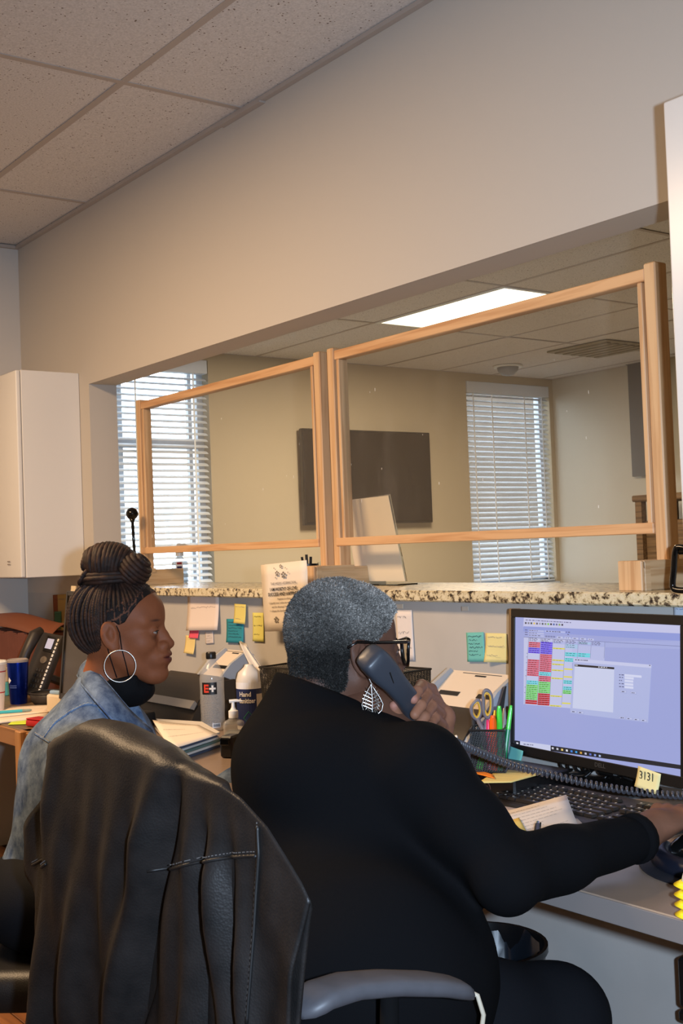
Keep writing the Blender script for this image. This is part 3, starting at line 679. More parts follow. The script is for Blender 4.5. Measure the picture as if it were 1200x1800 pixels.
def dashes(x0, x1, y, n, col=(70, 70, 110), lv=4, h=5, sl=.06, xr=None):
    x = x0
    for i in range(n):
        w_ = r_.uniform(6, 18)
        if x + w_ > x1: break
        bar(x, y + (x - x0) * sl, x + w_, y + (x + w_ - x0) * sl, h, col, lv); x += w_ + r_.uniform(3, 8)
dashes(165, 480, 184, 20, (90, 90, 130)); dashes(170, 480, 168, 9, (120, 120, 170), h=3)
for i, c in enumerate([(60, 60, 70), (120, 120, 130), (60, 70, 60), (220, 190, 90), (90, 80, 90), (150, 150, 160), (70, 80, 90), (120, 130, 110), (120, 190, 60), (30, 30, 40), (60, 90, 160), (90, 90, 130), (130, 160, 90), (40, 40, 60)]):
    x = 160 + i * 18.5; bar(x, 200 + (x - 150) * .05, x + 11, 200 + (x - 139) * .05, 12, c, 4)
for k in range(3): bar(185, 250 + k * 16, 285, 256 + k * 16, 11, (176, 182, 222), 3); dashes(188, 270, 253 + k * 16, 4, h=4); dashes(160, 182, 250 + k * 15, 2, h=4)
bar(290, 254, 425, 262, 13, (172, 180, 226), 3); dashes(300, 410, 258, 8, (50, 50, 90)); dashes(430, 470, 264, 2); dashes(440, 470, 280, 1)
for k in range(4): bar(294 + k * 17, 289 + k, 307 + k * 17, 290 + k, 11, (120, 126, 170), 3)
for k in range(5): bar(370 + k * 51, 294 + k * 3.4, 410 + k * 51, 297 + k * 3.4, 13, (184, 190, 226), 3); dashes(378 + k * 51, 405 + k * 51, 299 + k * 3.4, 2, h=4)
# schedule table
zq([(150, 742), (470, 770), (470, 310), (152, 298)], (186, 190, 224), 1); zq([(430, 470), (682, 470), (688, 334), (430, 312)], (176, 182, 222), 1)
topx = [185, 264, 345, 428, 512, 598, 688]; botx = [160, 240, 322, 402, 487, 570, 655]
def cell(c, y0, y1, col, lv=3, pad=2):
    f0, f1 = (y0 - 300) / 445, (y1 - 300) / 445
    lx = lambda f: topx[c] + (botx[c] - topx[c]) * f + pad; rx = lambda f: topx[c + 1] + (botx[c + 1] - topx[c + 1]) * f - pad
    s = 5
    zq([(lx(f1), y1), (rx(f1), y1 + s), (rx(f0), y0 + s), (lx(f0), y0)], col, lv)
def cells(c, y0, y1, col):
    n = max(1, round((y1 - y0) / 13)); st = (y1 - y0) / n; dk = tuple(int(v * .55) for v in col)
    for i in range(n):
        cell(c, y0 + i * st, y0 + (i + 1) * st - 1.6, col); f = (y0 + i * st - 300) / 445
        x = topx[c] + (botx[c] - topx[c]) * f + 8; dashes(x, x + 62, y0 + i * st + 4, 6, dk, 5, 4)
for c in range(6):
    for k in range(3 if c else 0): dashes(topx[c] + 4, topx[c] + 68, 306 + k * 8 + c * 5, 5, (70, 70, 100), 4, 3.5)
for k in range(3): dashes(topx[0] + 4, topx[0] + 64, 304 + k * 8, 5, (70, 70, 100), 4, 3.5)
RED = (204, 84, 108); BLU = (98, 76, 226); CY = (96, 206, 218); GR = (112, 208, 104); DR = (190, 28, 40); YE = (214, 206, 80); PB = (160, 190, 222)
for a0, a1, c in ((330, 366, RED), (367, 405, BLU), (445, 555, RED), (584, 610, CY), (611, 711, GR), (712, 740, DR)): cells(0, a0, a1, c)
for a0, a1, c in ((330, 410, BLU), (411, 527, RED), (528, 553, CY), (554, 591, RED), (592, 668, GR), (669, 748, DR)): cells(1, a0, a1, c)
for y in (368, 446, 473, 512, 565, 682, 746): cell(2, y, y + 9, YE); dashes(352 - (y - 300) * .05, 415 - (y - 300) * .05, y + 5, 6, (150, 140, 60), 5, 3)
cells(3, 345, 373, PB); cells(3, 399, 426, CY); cells(3, 436, 462, CY)
for y in (505, 556, 730): cell(3, y, y + 9, YE)
cells(3, 583, 608, CY); cells(3, 624, 648, CY); cells(3, 649, 674, GR); cells(4, 403, 431, CY); cells(4, 332, 345, PB)
for c in range(7): zq([(botx[c] - 1, 745), (botx[c] + 1, 745), (topx[c] + 1, 300 + c * 5), (topx[c] - 1, 300 + c * 5)], (120, 126, 160), 6) if c < 5 else zq([(topx[c] - 8, 440), (topx[c] - 6, 440), (topx[c] + 1, 300 + c * 5), (topx[c] - 1, 300 + c * 5)], (120, 126, 160), 6)
for k in range(33): dashes(176 - k * .75, 184 - k * .7, 330 + k * 12.4, 1, (80, 80, 120), 5, 3)
bar(152, 298, 1600, 388, 3, (110, 116, 160), 6)
# dialog window
zq([(458, 800), (972, 864), (995, 482), (480, 440)], (170, 178, 220), 7); zq([(480, 462), (994, 503), (995, 482), (480, 440)], (192, 196, 228), 8)
zq([(475, 768), (742, 797), (750, 512), (489, 492)], (196, 202, 230), 8); zq([(489, 492), (750, 512), (750, 499), (489, 478)], (12, 12, 22), 9)
dashes(492, 520, 482, 2, (220, 220, 230), 10, 5); dashes(645, 720, 494, 4, (220, 220, 230), 10, 5)
dashes(492, 590, 446, 6, (60, 60, 80), 10, 6); dashes(765, 860, 512, 6); dashes(765, 810, 528, 3); bar(980, 483, 988, 484, 6, (60, 60, 90), 9)
for k, (y, w_) in enumerate(((543, 930), (560, 878), (580, 875), (601, 875), (621, 876))):
    dashes(782, 815, y + 2, 3, (70, 70, 110), 10, 5); bar(818, y, w_, y + (w_ - 818) * .09, 15, (206, 210, 236), 9)
for x, y in ((790, 648), (855, 656), (782, 820), (828, 826), (876, 832), (924, 838), (462, 780), (508, 786)):
    bar(x, y, x + 42, y + 4, 18, (148, 156, 204), 9); bar(x + 2, y + 2, x + 40, y + 5, 14, (182, 188, 224), 10); dashes(x + 10, x + 34, y + 8, 2, (60, 60, 90), 11, 5)
dashes(758, 790, 682, 2); dashes(795, 830, 700, 3); dashes(888, 910, 710, 1); dashes(756, 775, 716, 1)
# task bar
zq([(92, 1010), (128, 1016), (128, 985), (94, 980)], (14, 14, 22), 7)
zq([(128, 1016), (330, 1050), (330, 1012), (130, 985)], (196, 200, 228), 7); dashes(152, 225, 1002, 6, (100, 100, 130), 9, 6, .1)
zq([(330, 1050), (1700, 1268), (1700, 1238), (330, 1014)], (16, 18, 30), 7)
for i, c in enumerate([(200, 200, 210), (190, 190, 200), (230, 200, 110), (220, 220, 230), (60, 130, 220), (40, 150, 220), (210, 160, 60), (190, 190, 210), (90, 110, 200), (130, 150, 220), (170, 190, 230)]):
    x = 338 + i * 31; y = 1024 + i * 5.1; bar(x, y, x + 13, y + 2.5, 13, c, 9)
bar(105, 992, 118, 995, 10, (220, 220, 230), 9)
sv2 = [(min(max(p[0], SX0), SX1), min(max(p[1], SY0), SY1), p[2]) for p in sv]
scr = np_mesh('screen_picture', sv2, sf, scm, tm, smooth=False, cols=np.array(scol), world=False)
dl = ms(1056, 1342)
md = MB(); text_mesh(md, 'DELL', .013, Matrix.Translation((dl[0], min(dl[1], .012), .0034)), xs=1.15, bold=.0002); md.build('maker_mark', mat('mark_grey', (62, 58, 54), .4), tm)
# stand
fw = Vector((ux.y, -ux.x, 0))
MB().b2((MW / 2 - .03, -.02, -.075), (MW / 2 + .03, .2, -.045), bev=.006).build('stand_neck', bez, tm)
sp = bl + ux * (MW / 2) - fw * .05
MB().lathe([(.0, 0), (.10, 0), (.10, .006), (.03, .014), (0, .014)], 28, M=Matrix.Translation((sp.x, sp.y - .0, Z)) @ Matrix.Diagonal((1.3, .85, 1, 1))).build('stand_base', bez, tm, world=True)
# sticky note 3131
def stuck(label, c, wd, ht, rot, col, txt=None, off=.004, curl=.006, name='sticky_note'):
    x, y = ms(*c); t = thing(name, label, 'note'); Mx = Mm @ Matrix.Translation((x, y, off)) @ Matrix.Rotation(rot, 4, 'Z'); t.location = Mx.translation; t.rotation_euler = Mx.to_euler()
    MB().grid([[(wd * (i / 6 - .5), ht * (j / 6 - .5), curl * (1 - j / 6) ** 2) for i in range(7)] for j in range(7)]).build('note_sheet', mat('note_%d_%d_%d' % col, col, .8, spec=.2), t, smooth=True, solid=.0005)
    return t
t = stuck('small yellow sticky note reading 3131 under the monitor screen', (1142, 1371), .064, .042, -.12, (232, 222, 164))
m = MB(); text_mesh(m, '3131', .024, Matrix.Translation((-.004, .006, .0019)) @ Matrix.Rotation(.1, 4, 'Z'), xs=.9); m.build('handwriting', tkk, t)
t = stuck('crumpled turquoise sticky note hanging from the lower left monitor corner', (911, 1331), .05, .042, -.1, (112, 190, 184), off=.008, curl=.016)
# ------------------------------------------------------------------ keyboard
kb0 = W(947, 1372, z=Z + .02)
tk_ = thing('keyboard', 'black computer keyboard with white key marks in front of the monitor', 'keyboard', (kb0.x, kb0.y - .165, Z), math.radians(-1.5))
kbm = mat('keyboard_black', (30, 25, 22), .5); keym = mat('key_black', (34, 29, 26), .4)
m = MB(); m.add([(0, 0, 0), (.455, 0, 0), (.455, .165, 0), (0, .165, 0), (0, 0, .010), (.455, 0, .010), (.455, .165, .020), (0, .165, .020)], [(0, 3, 2, 1), (4, 5, 6, 7), (0, 1, 5, 4), (1, 2, 6, 5), (2, 3, 7, 6), (3, 0, 4, 7)]); m.build('keyboard_case', kbm, tk_)
rows = []
for i in range(9): rows.append([(-.004 + .463 * i / 8, -.045 + .0 * (abs(i - 4) / 4), .002), (-.002 + .459 * i / 8, -.03, .010), (.455 * i / 8, .004, .0115)])
MB().grid(rows).build('palm_rest', kbm, tk_, smooth=True, solid=.003)
kc = {}; gl = MB()
def key(x, y, w_):
    k = round(w_, 4)
    if k not in kc:
        hw, hd = w_ / 2 - .0012, .0082; m = MB()
        m.add([(-hw, -hd, 0), (hw, -hd, 0), (hw, hd, 0), (-hw, hd, 0), (-hw + .002, -hd + .0015, .006), (hw - .002, -hd + .0015, .006), (hw - .002, hd - .002, .0055), (-hw + .002, hd - .002, .0055)], [(4, 5, 6, 7), (0, 1, 5, 4), (1, 2, 6, 5), (2, 3, 7, 6), (3, 0, 4, 7)])
        kc[k] = m.build('key', keym, tk_); o = kc[k]
    else: o = kc[k].copy(); C.objects.link(o); o.parent = tk_
    o.location = (x + w_ / 2, y, .011 + .06 * y); gl.box((x + w_ * .38, y + .002, .0175 + .06 * y), (.003, .0035, .0004))
u = .019
for r in range(6):
    y = .018 + r * .0205 + (.008 if r == 5 else 0); x = .012
    lay = {0: [1.25, 1.25, 1.25, 6.25, 1.25, 1.25, 1.25, 1.25], 1: [2.25] + [1] * 10 + [2.75], 2: [1.75] + [1] * 11 + [2.25], 3: [1.5] + [1] * 12 + [1.5], 4: [1] * 13 + [2], 5: [1, 0.5, 1, 1, 1, 1, .5, 1, 1, 1, 1, .5, 1, 1, 1, 1.5]}[r]
    for w_ in lay:
        if r == 5 and w_ in (.5, 1.5): x += w_ * u * .8; continue
        key(x, y, w_ * u); x += w_ * u
    x = .306
    for c in range(3):
        if r in (0, 3, 4, 5) or (r == 1 and c == 1): key(x + c * u, y, u)
    x = .372
    for c in range(4):
        if r < 5: key(x + c * u, y, u)
gl.build('key_legends', mat('key_legend', (215, 205, 190), .6), tk_, kind='stuff')
# ------------------------------------------------------------------ mouse pad, mouse, papers by the hand
pz = W(1165, 1518, z=Z)
t = thing('mouse_pad', 'dark blue black mouse pad with thick rounded wrist rest', 'mouse pad', (-1.20, 1.66, Z))
MB().lathe([(0, 0), (.150, 0), (.152, .003), (.148, .005), (0, .005)], 40).build('pad', mat('pad_navy', (24, 26, 34), .6), t, smooth='auto')
m = MB(); pts = [(.125 * math.cos(a_), .125 * math.sin(a_) + .015, .013) for a_ in np.linspace(math.radians(195), math.radians(345), 18)]
m.tube(pts, [.012] + [.018] * 16 + [.012], 12, flat=1.0); m.build('wrist_rest', mat('rest_navy', (22, 25, 36), .35), t, smooth=True)
mp_ = W(1203, 1475, z=Z + .03)
t = thing('computer_mouse', 'black computer mouse under the right hand at the frame edge', 'mouse', (mp_.x + .012, mp_.y + .015, Z + .005), -.3)
m = MB(); rows = []
for j in range(11):
    v = j / 10; y = -.055 + .11 * v; wd = .031 * (1 - (abs(2 * v - 1)) ** 3.2) + .003; hh = .036 * math.sin(PI * (.12 + .80 * v)) ** .8
    rows.append([(wd * math.cos(a_), y, max(0, hh * math.sin(a_))) for a_ in np.linspace(PI, 0, 13)])
m.grid(rows); m.build('mouse_body', blackg, t, smooth=True)
MB().tube([(0, .03, .030), (0, .042, .026)], .004, 8).build('scroll_wheel', darkp, t)
def sheet(name, label, cat, corners, z, col=(230, 222, 214), th=.0008, lines=0, seed=0, bend=0.0, nm='sheet'):
    """flat sheet on a surface at height z; corners: photo pixels front-left, front-right, back-right, back-left"""
    P = [W(*c, z=z) for c in corners]; o = (P[0] + P[1] + P[2] + P[3]) / 4
    t = thing(name, label, cat, (o.x, o.y, z)); Q = [p - Vector((o.x, o.y, z)) for p in P]
    def at(u, v): return (Q[0] * (1 - u) + Q[1] * u) * (1 - v) + (Q[3] * (1 - u) + Q[2] * u) * v
    rows = []
    for j in range(7):
        rows.append([]); 
        for i in range(7): p = at(i / 6, j / 6); rows[-1].append((p.x, p.y, .0006 + bend * ((i / 6 - .5) ** 2 + (j / 6) ** 3 * .6)))
    MB().grid(rows).build(nm, mat('sheet_%d_%d_%d' % col, col, .8, spec=.2), t, smooth=True, solid=th)
    if lines:
        m = MB(); r_ = random.Random(seed)
        for k in range(lines):
            v = .9 - .8 * k / lines; x1 = r_.uniform(.5, .9); u0 = .1
            while u0 < x1:
                du = r_.uniform(.02, .07); a_, b_ = at(u0, v), at(min(u0 + du, x1), v); c_, d_ = at(min(u0 + du, x1), v + .007), at(u0, v + .007); zz = .0012 + bend * ((u0 - .5) ** 2 + v ** 3 * .6) + .0006
                m.add([(p.x, p.y, zz) for p in (a_, b_, c_, d_)], [(0, 1, 2, 3)]); u0 += du + .012
        m.build('printed_lines', tk, t, kind='stuff')
    return t
sheet('paper', 'white sheet with printed lines on the desk in front of the keyboard', 'paper', ((893, 1499), (1018, 1459), (995, 1399), (868, 1434)), Z + .028, lines=9, seed=3, bend=.002)
sheet('paper', 'lower white sheet poking out left under the printed sheet', 'paper', ((860, 1500), (1032, 1457), (1015, 1440), (862, 1414)), Z + .022, (222, 210, 200))
sheet('sticky_note', 'yellow sticky note on the printed sheet beside the black pen', 'note', ((895, 1490), (934, 1478), (912, 1438), (886, 1446)), Z + .032, (228, 204, 116))
sheet('paper', 'scrap of white paper under the wrist at the mouse pad', 'paper', ((1126, 1492), (1168, 1490), (1172, 1474), (1128, 1478)), Z + .006, (190, 180, 174))
a, bq = W(941, 1482, z=Z + .036), W(945, 1446, z=Z + .040)
t = thing('pen', 'black click pen lying on the printed sheet by the forearm', 'pen', a); v = bq - a
MB().tube([(0, 0, 0), v * .45, v * .86], [.0045, .0055, .005], 10).build('barrel', black, t, smooth=True)
MB().tube([v * .86, v * 1.02], [.004, .003], 8).build('clicker', mat('chrome', (200, 198, 195), .2, 1.0), t)
MB().tube([v * .95 + Vector((.007, 0, .002)), v * .6 + Vector((.007, 0, .002))], .0018, 6).build('clip', blackg, t)
# ------------------------------------------------------------------ dock box, pen cup
bx = W(905, 1410, z=Z)
t = thing('dock_box', 'low black electronic box with a small ringed mark beside the keyboard', 'device', (bx.x, bx.y, Z), 0)
BHt = .046
MB().b2((-.26, 0, 0), (0, .17, BHt), bev=.004).build('case', mat('box_black', (18, 16, 16), .3), t)
ci = W(856, 1386, y=bx.y - .001); m = MB()
ring = [(ci.x - bx.x + .010 * math.cos(a_), -.0008, ci.z - Z + .012 * math.sin(a_)) for a_ in np.linspace(0, 2 * PI, 25)[:-1]]; m.tube(ring, .0008, 5, closed=True); m.tube([(ci.x - bx.x, -.0008, ci.z - Z - .006), (ci.x - bx.x, -.0008, ci.z - Z + .006)], .0012, 5)
m.build('ring_mark', mat('mark_red', (96, 62, 52), .5), t, label='dull red ringed mark')
zt = Z + BHt
sheet('note_pad', 'yellow lined note sheet on the black box under the mesh pen cup', 'note', ((838, 1377), (898, 1376), (952, 1361), (880, 1352)), zt + .0005, (222, 202, 128), lines=4, seed=9)
sheet('sticky_note', 'bright orange sticky strip under the corner of the mesh pen cup', 'note', ((826, 1358), (870, 1369), (866, 1362), (832, 1350)), zt + .003, (244, 140, 50))
mesh_m = bpy.data.materials.new('wire_mesh'); mesh_m.use_nodes = True; nt = mesh_m.node_tree; N = nt.nodes; L = nt.links
b = N['Principled BSDF']; b.inputs['Base Color'].default_value = (.012, .012, .012, 1); b.inputs['Roughness'].default_value = .4
uvn = N.new('ShaderNodeTexCoord'); vo = N.new('ShaderNodeTexVoronoi'); vo.inputs['Scale'].default_value = 330; vo.inputs['Randomness'].default_value = 0.0
mp = N.new('ShaderNodeMapping'); mp.inputs['Rotation'].default_value = (.6, .5, .7); L.new(uvn.outputs['Object'], mp.inputs['Vector']); L.new(mp.outputs['Vector'], vo.inputs['Vector'])
lt = N.new('ShaderNodeMath'); lt.operation = 'GREATER_THAN'; lt.inputs[1].default_value = .40; L.new(vo.outputs['Distance'], lt.inputs[0]); L.new(lt.outputs[0], b.inputs['Alpha'])
def mesh_box(t, wd, dp, ht, flare=0.0):
    for nm, q in (('front', [(-wd, -dp), (wd, -dp)]), ('right', [(wd, -dp), (wd, dp)]), ('back', [(wd, dp), (-wd, dp)]), ('left', [(-wd, dp), (-wd, -dp)])):
        a_, b_ = q; f = 1 + flare
        MB().add([(a_[0], a_[1], 0), (b_[0], b_[1], 0), (b_[0] * f, b_[1] * f, ht), (a_[0] * f, a_[1] * f, ht)], [(0, 1, 2, 3)]).build('mesh_wall', mesh_m, t)
    f = 1 + flare
    MB().tube([(-wd * f, -dp * f, ht), (wd * f, -dp * f, ht), (wd * f, dp * f, ht), (-wd * f, dp * f, ht)], .0028, 8, closed=True).build('rim', black, t)
    MB().tube([(-wd, -dp, .002), (wd, -dp, .002), (wd, dp, .002), (-wd, dp, .002)], .0022, 6, closed=True).build('bottom_rim', black, t)
    MB().b2((-wd, -dp, 0), (wd, dp, .001)).build('bottom_plate', black, t)
cc = W(858, 1356, z=zt)
cup_rz = math.radians(40.5)
tcup = thing('pen_cup', 'square black wire mesh pen cup on the black box', 'pen cup', (cc.x - .005, cc.y + .01, zt + .001), cup_rz); mesh_box(tcup, .037, .037, .092)
Mcup = Matrix.Translation(tcup.location) @ Matrix.Rotation(cup_rz, 4, 'Z'); MCI = Mcup.inverted()
def leaner(name, label, cat, bottom, top_px, dtop, r, mats, group=None, kind='pen'):
    """a pen standing in the cup: bottom in cup coordinates, top seen at a pixel at depth dtop"""
    b0 = Mcup @ Vector((bottom[0], bottom[1], .004)); t1 = W(*top_px, d=dtop); v = t1 - b0
    t = thing(name, label, cat, b0, group=group)
    if kind == 'pen':
        MB().tube([(0, 0, 0), v * .62], r, 10).build('barrel', mats[0], t, smooth='auto')
        MB().tube([v * .62, v * .64, v * .9, v], [r * 1.05, r * 1.12, r, r * .6], 10).build('cap', mats[1], t, smooth='auto')
        n_ = Vector((R[0][2], R[1][2], R[2][2])); MB().tube([v * .68 + n_ * r * 1.3, v * .97 + n_ * r * 1.3], r * .3, 6).build('clip', mats[1], t)
    return t
dcup = 2.60
green = mat('pen_green', (20, 138, 84), .35); lime = mat('pen_lime', (70, 220, 60), .3); orange = mat('hl_orange', (255, 104, 20), .35); pink = mat('hl_pink', (240, 50, 110), .35); steel = mat('steel', (150, 146, 142), .3, .8)
leaner('highlighter', 'orange highlighter standing in the mesh pen cup', 'highlighter', (.012, -.018), (866, 1258), 2.57, .0078, (mat('hl_orange_dark', (220, 70, 30), .4), orange))
leaner('highlighter', 'pink highlighter beside the orange one in the mesh pen cup', 'highlighter', (.002, -.014), (859, 1258), 2.60, .0070, (mat('hl_pink_dark', (196, 30, 84), .4), pink))
leaner('pen', 'green pen with bright green tip right of the orange highlighter', 'pen', (.024, -.02), (877, 1241), 2.57, .0058, (green, lime))
leaner('pen', 'green pen leaning to the right edge of the mesh pen cup', 'pen', (.030, -.010), (898, 1240), 2.60, .0045, (green, lime))
leaner('pen', 'grey metal pen between the two green pens', 'pen', (.028, -.002), (886, 1245), 2.63, .0045, (darkp, steel))
leaner('highlighter', 'bright green highlighter low in the left of the mesh pen cup', 'highlighter', (-.022, -.016), (858, 1276), 2.62, .0075, (lime, green))
leaner('pen', 'yellow tipped pen behind the scissors', 'pen', (.005, .012), (870, 1249), 2.66, .0045, (mat('pen_yellow', (226, 190, 40), .4), mat('pen_yellow', (226, 190, 40), .4)))
leaner('pen', 'black capped pen at the left inside the mesh pen cup', 'pen', (-.028, .0), (830, 1262), 2.64, .0045, (black, darkp))
b0 = Mcup @ Vector((.0, .025, .03)); t1 = W(888, 1206, d=2.68)
t = thing('letter_opener', 'black flat letter opener slanting out of the pen cup to the right', 'letter opener', b0); v = t1 - b0; sd = Vector((R[0][0], R[1][0], 0)); nn = Vector((R[0][2], R[1][2], 0))
pts = [v * .45 - sd * .008, v * .45 + sd * .010, v + sd * .002, v - sd * .002]
slab([p for p in pts], .004, nn).build('blade', black, t); MB().tube([(0, 0, 0), v * .46], .005, 8).build('handle', black, t)
# scissors
t = thing('scissors', 'scissors with grey and yellow handles standing in the mesh pen cup', 'scissors', (Mcup @ Vector((-.012, -.005, .004))))
o_ = Vector(t.location); gm_ = mat('handle_grey', (118, 112, 118), .45); ym_ = mat('handle_yellow', (232, 182, 60), .4)
xr = Vector((R[0][0], R[1][0], 0)); zu = Vector((0, 0, 1)); dsc = 2.60
def loop(pxs, d, nm, rr):
    P = [W(*q_, d=d) - o_ for q_ in pxs]; n = len(P); pts = []
    for i in range(n):
        for k in range(4):
            s = k / 4; p0, p1, p2, p3 = P[i - 1], P[i], P[(i + 1) % n], P[(i + 2) % n]
            pts.append(0.5 * ((2 * p1) + (p2 - p0) * s + (2 * p0 - 5 * p1 + 4 * p2 - p3) * s * s + (3 * p1 - p0 - 3 * p2 + p3) * s ** 3))
    MB().tube(pts, rr, 10, closed=True).build(nm, gm_, t, smooth=True)
    cen = sum(pts, Vector()) / len(pts); inn = [cen + (p - cen) * .80 for p in pts]
    MB().tube(inn, rr * .62, 8, closed=True, flat=1.6).build('handle_lining', ym_, t, smooth=True, label='yellow inner lining')
loop([(833, 1236), (841, 1231), (845, 1250), (839, 1264), (831, 1258), (828, 1245)], dsc, 'handle_loop', .0042)
loop([(850, 1218), (857, 1214), (863, 1224), (863, 1248), (857, 1262), (850, 1250)], dsc - .01, 'handle_loop', .0042)
for a_, b_ in (((838, 1262), (850, 1285)), ((857, 1258), (852, 1285))):
    p, q = W(*a_, d=dsc) - o_, W(*b_, d=dsc) - o_; MB().tube([p, q, (q * .5)], [.005, .006, .004], 10).build('handle_shank', gm_, t, smooth=True)
for s in (-1, 1): slab([Vector((s * .002 - .004, 0, .0)), Vector((s * .002 + .004, 0, 0)), (W(853, 1285, d=dsc) - o_) + xr * .005, (W(847, 1285, d=dsc) - o_) - xr * .003], .0015, Vector((nn.x, nn.y, 0)) ).build('blade', steel, t)
# ------------------------------------------------------------------ document scanners
body_m = mat('scanner_brown', (50, 42, 34), .45); side_m = mat('scanner_side', (166, 170, 176), .45); tray_m = mat('scanner_tray', (222, 206, 186), .5)
def prof_x(poly, x0, x1):
    m = MB(); n = len(poly); m.add([(x0, p[0], p[1]) for p in poly] + [(x1, p[0], p[1]) for p in poly], [tuple(range(n)), tuple(range(2 * n - 1, n - 1, -1))] + [((i + 1) % n, i, n + i, n + (i + 1) % n) for i in range(n)]); return m
def scanner(label, loc, wd, tray=True, silver=False, sidec=True, tl=None):
    t = thing('document_scanner', label, 'scanner', loc)
    prof_x([(.0, .0), (.17, 0), (.18, .08), (.165, .135), (.13, .150), (.075, .135), (.02, .07), (.005, .03)], -wd + .012, -.012).build('body', body_m, t, smooth='auto')
    for x in (-wd, -.012): prof_x([(-.012, .0), (.18, 0), (.19, .09), (.16, .142), (.10, .138), (.05, .10), (.01, .05)], x, x + .012).build('side_panel', side_m if sidec else body_m, t, smooth='auto')
    if silver: prof_x([(-.006, .066), (.010, .060), (.022, .078), (.014, .088)], -wd + .002, -.002).build('silver_stripe', mat('silver_strip', (150, 146, 140), .3, .4), t, label='silver stripe')
    else:
        pass
    if tray:
        wd = tl or wd
        a_, b_ = (.135, .148), (.235, .222)
        prof_x([a_, (a_[0] + .008, a_[1] - .004), (b_[0] + .008, b_[1] - .004), b_], -wd + .03, -.03).build('paper_tray', tray_m, t)
        for x in (-wd + .018, -.030): prof_x([(.12, .15), (.17, .13), (b_[0] + .012, b_[1] - .012), (b_[0] - .01, b_[1] + .006), (.16, .19)], x, x + .012).build('tray_wing', side_m, t)
        m = MB(); k = (b_[1] - a_[1]) / (b_[0] - a_[0])
        def mark(x0, x1, s0, s1): m.add([(x0, a_[0] + (b_[0] - a_[0]) * s0, a_[1] + (b_[1] - a_[1]) * s0 + .001), (x1, a_[0] + (b_[0] - a_[0]) * s0, a_[1] + (b_[1] - a_[1]) * s0 + .001), (x1, a_[0] + (b_[0] - a_[0]) * s1, a_[1] + (b_[1] - a_[1]) * s1 + .001), (x0, a_[0] + (b_[0] - a_[0]) * s1, a_[1] + (b_[1] - a_[1]) * s1 + .001)], [(0, 1, 2, 3)])
        mark(-wd + .045, -wd + .12, .28, .40); mark(-.10, -.05, .28, .40); mark(-wd / 2 - .02, -wd / 2 + .02, .86, .90); mark(-wd / 2 - .07, -wd / 2 + .07, .93, .945)
        m.build('tray_marks', tkk, t, kind='stuff')
        mm_ = MB(); mm_.b2((-.002, 0, 0), (.002, .001, .001)); 
    return t
t = scanner('dark brown document scanner with cream paper tray behind the phone receiver', (-2.035, 1.80, Z), .285)
for (x, y, r) in ((-.055, .045, .0062), (-.040, .048, .0062), (-.048, .032, .0075)):
    zz = .02 + (y) * .0; 
    pf = Vector((x, .02 + (y - .03) * 1.2, .07 + (y - .03) * 1.41)); nrm = Vector((0, -.763, .646))
    MB().lathe([(r, 0), (r, .002), (r * .7, .003)], 14, M=Matrix.Translation(pf) @ nrm.to_track_quat('Z', 'Y').to_matrix().to_4x4()).build('button', whitep, t)
scanner('black document scanner with a silver stripe left of the tall clear bottle', (-3.25, 1.80, Z), .38, True, True, False, .19)
sheet('sticky_note', 'lime green sticky note on the dark scanner beside the purple tin', 'note', ((758, 1262), (772, 1257), (788, 1243), (762, 1242)), .885, (206, 226, 60))
# ------------------------------------------------------------------ people
def axes(az, pitch=0.0, roll=0.0):
    a = math.radians(az); M = Matrix.Rotation(a, 3, 'Z') @ Matrix.Rotation(math.radians(pitch), 3, 'Y') @ Matrix.Rotation(math.radians(roll), 3, 'X')
    return np.array(M)          # columns: forward, left, up
def mir(P): Q = P.copy(); Q[:, 1] = np.abs(Q[:, 1]); return Q
def head_core(P, wide=1.0, jaw=1.0):
    Q = mir(P)
    d = ell(P, (-.014, 0, .028), (.092, .074 * wide, .084))
    d = smin(d, ell(P, (.036, 0, .034), (.055, .062 * wide, .058)), .03)
    d = smin(d, ell(P, (.030, 0, -.042), (.058, .054 * wide, .066)), .03)
    d = smin(d, rc(Q, (-.002, .055 * wide, -.048), (.066, .014, -.100), .017 * jaw, .017 * jaw), .03)
    d = smin(d, sph(P, (.080, 0, -.098), .021), .022)
    d = smin(d, ell(Q, (.054, .038 * wide, -.026), (.030, .025, .027)), .022)
    d = smin(d, rc(Q, (.083, .006, .018), (.064, .050, .020), .009, .008), .014)
    d = smax(d, -sph(Q, (.104, .032, -.001), .019), .014)
    return d
def head_face(P, d):
    Q = mir(P)
    d = smin(d, chain(P, [(.090, 0, .008), (.099, 0, -.012), (.1095, 0, -.031)], [.0065, .0080, .0112], .006), .009)
    d = smin(d, chain(P, [(.084, 0, .006), (.090, 0, -.012), (.094, 0, -.032)], [.010, .0115, .0135], .006), .008)
    d = smin(d, ell(Q, (.0985, .0140, -.0345), (.0125, .0095, .0095)), .005)
    d = smin(d, ell(P, (.076, 0, -.060), (.026, .034, .024)), .018)
    d = smin(d, ell(P, (.0965, 0, -.0540), (.0160, .0285, .0064)), .0035)
    d = smin(d, ell(P, (.0955, 0, -.0675), (.0160, .0255, .0082)), .0035)
    d = smax(d, -ell(P, (.104, 0, -.0607), (.020, .032, .0030)), .0015)
    d = smax(d, -ell(P, (.111, 0, -.083), (.010, .020, .006)), .008)
    eye = np.array((.0775, .0315, -.001))
    d = smin(d, sph(Q, eye, .0142), .004)
    d = smax(d, -ell(Q, eye + np.array((.012, .0, -.0022)), (.011, .0150, .0030)), .0012)
    return d
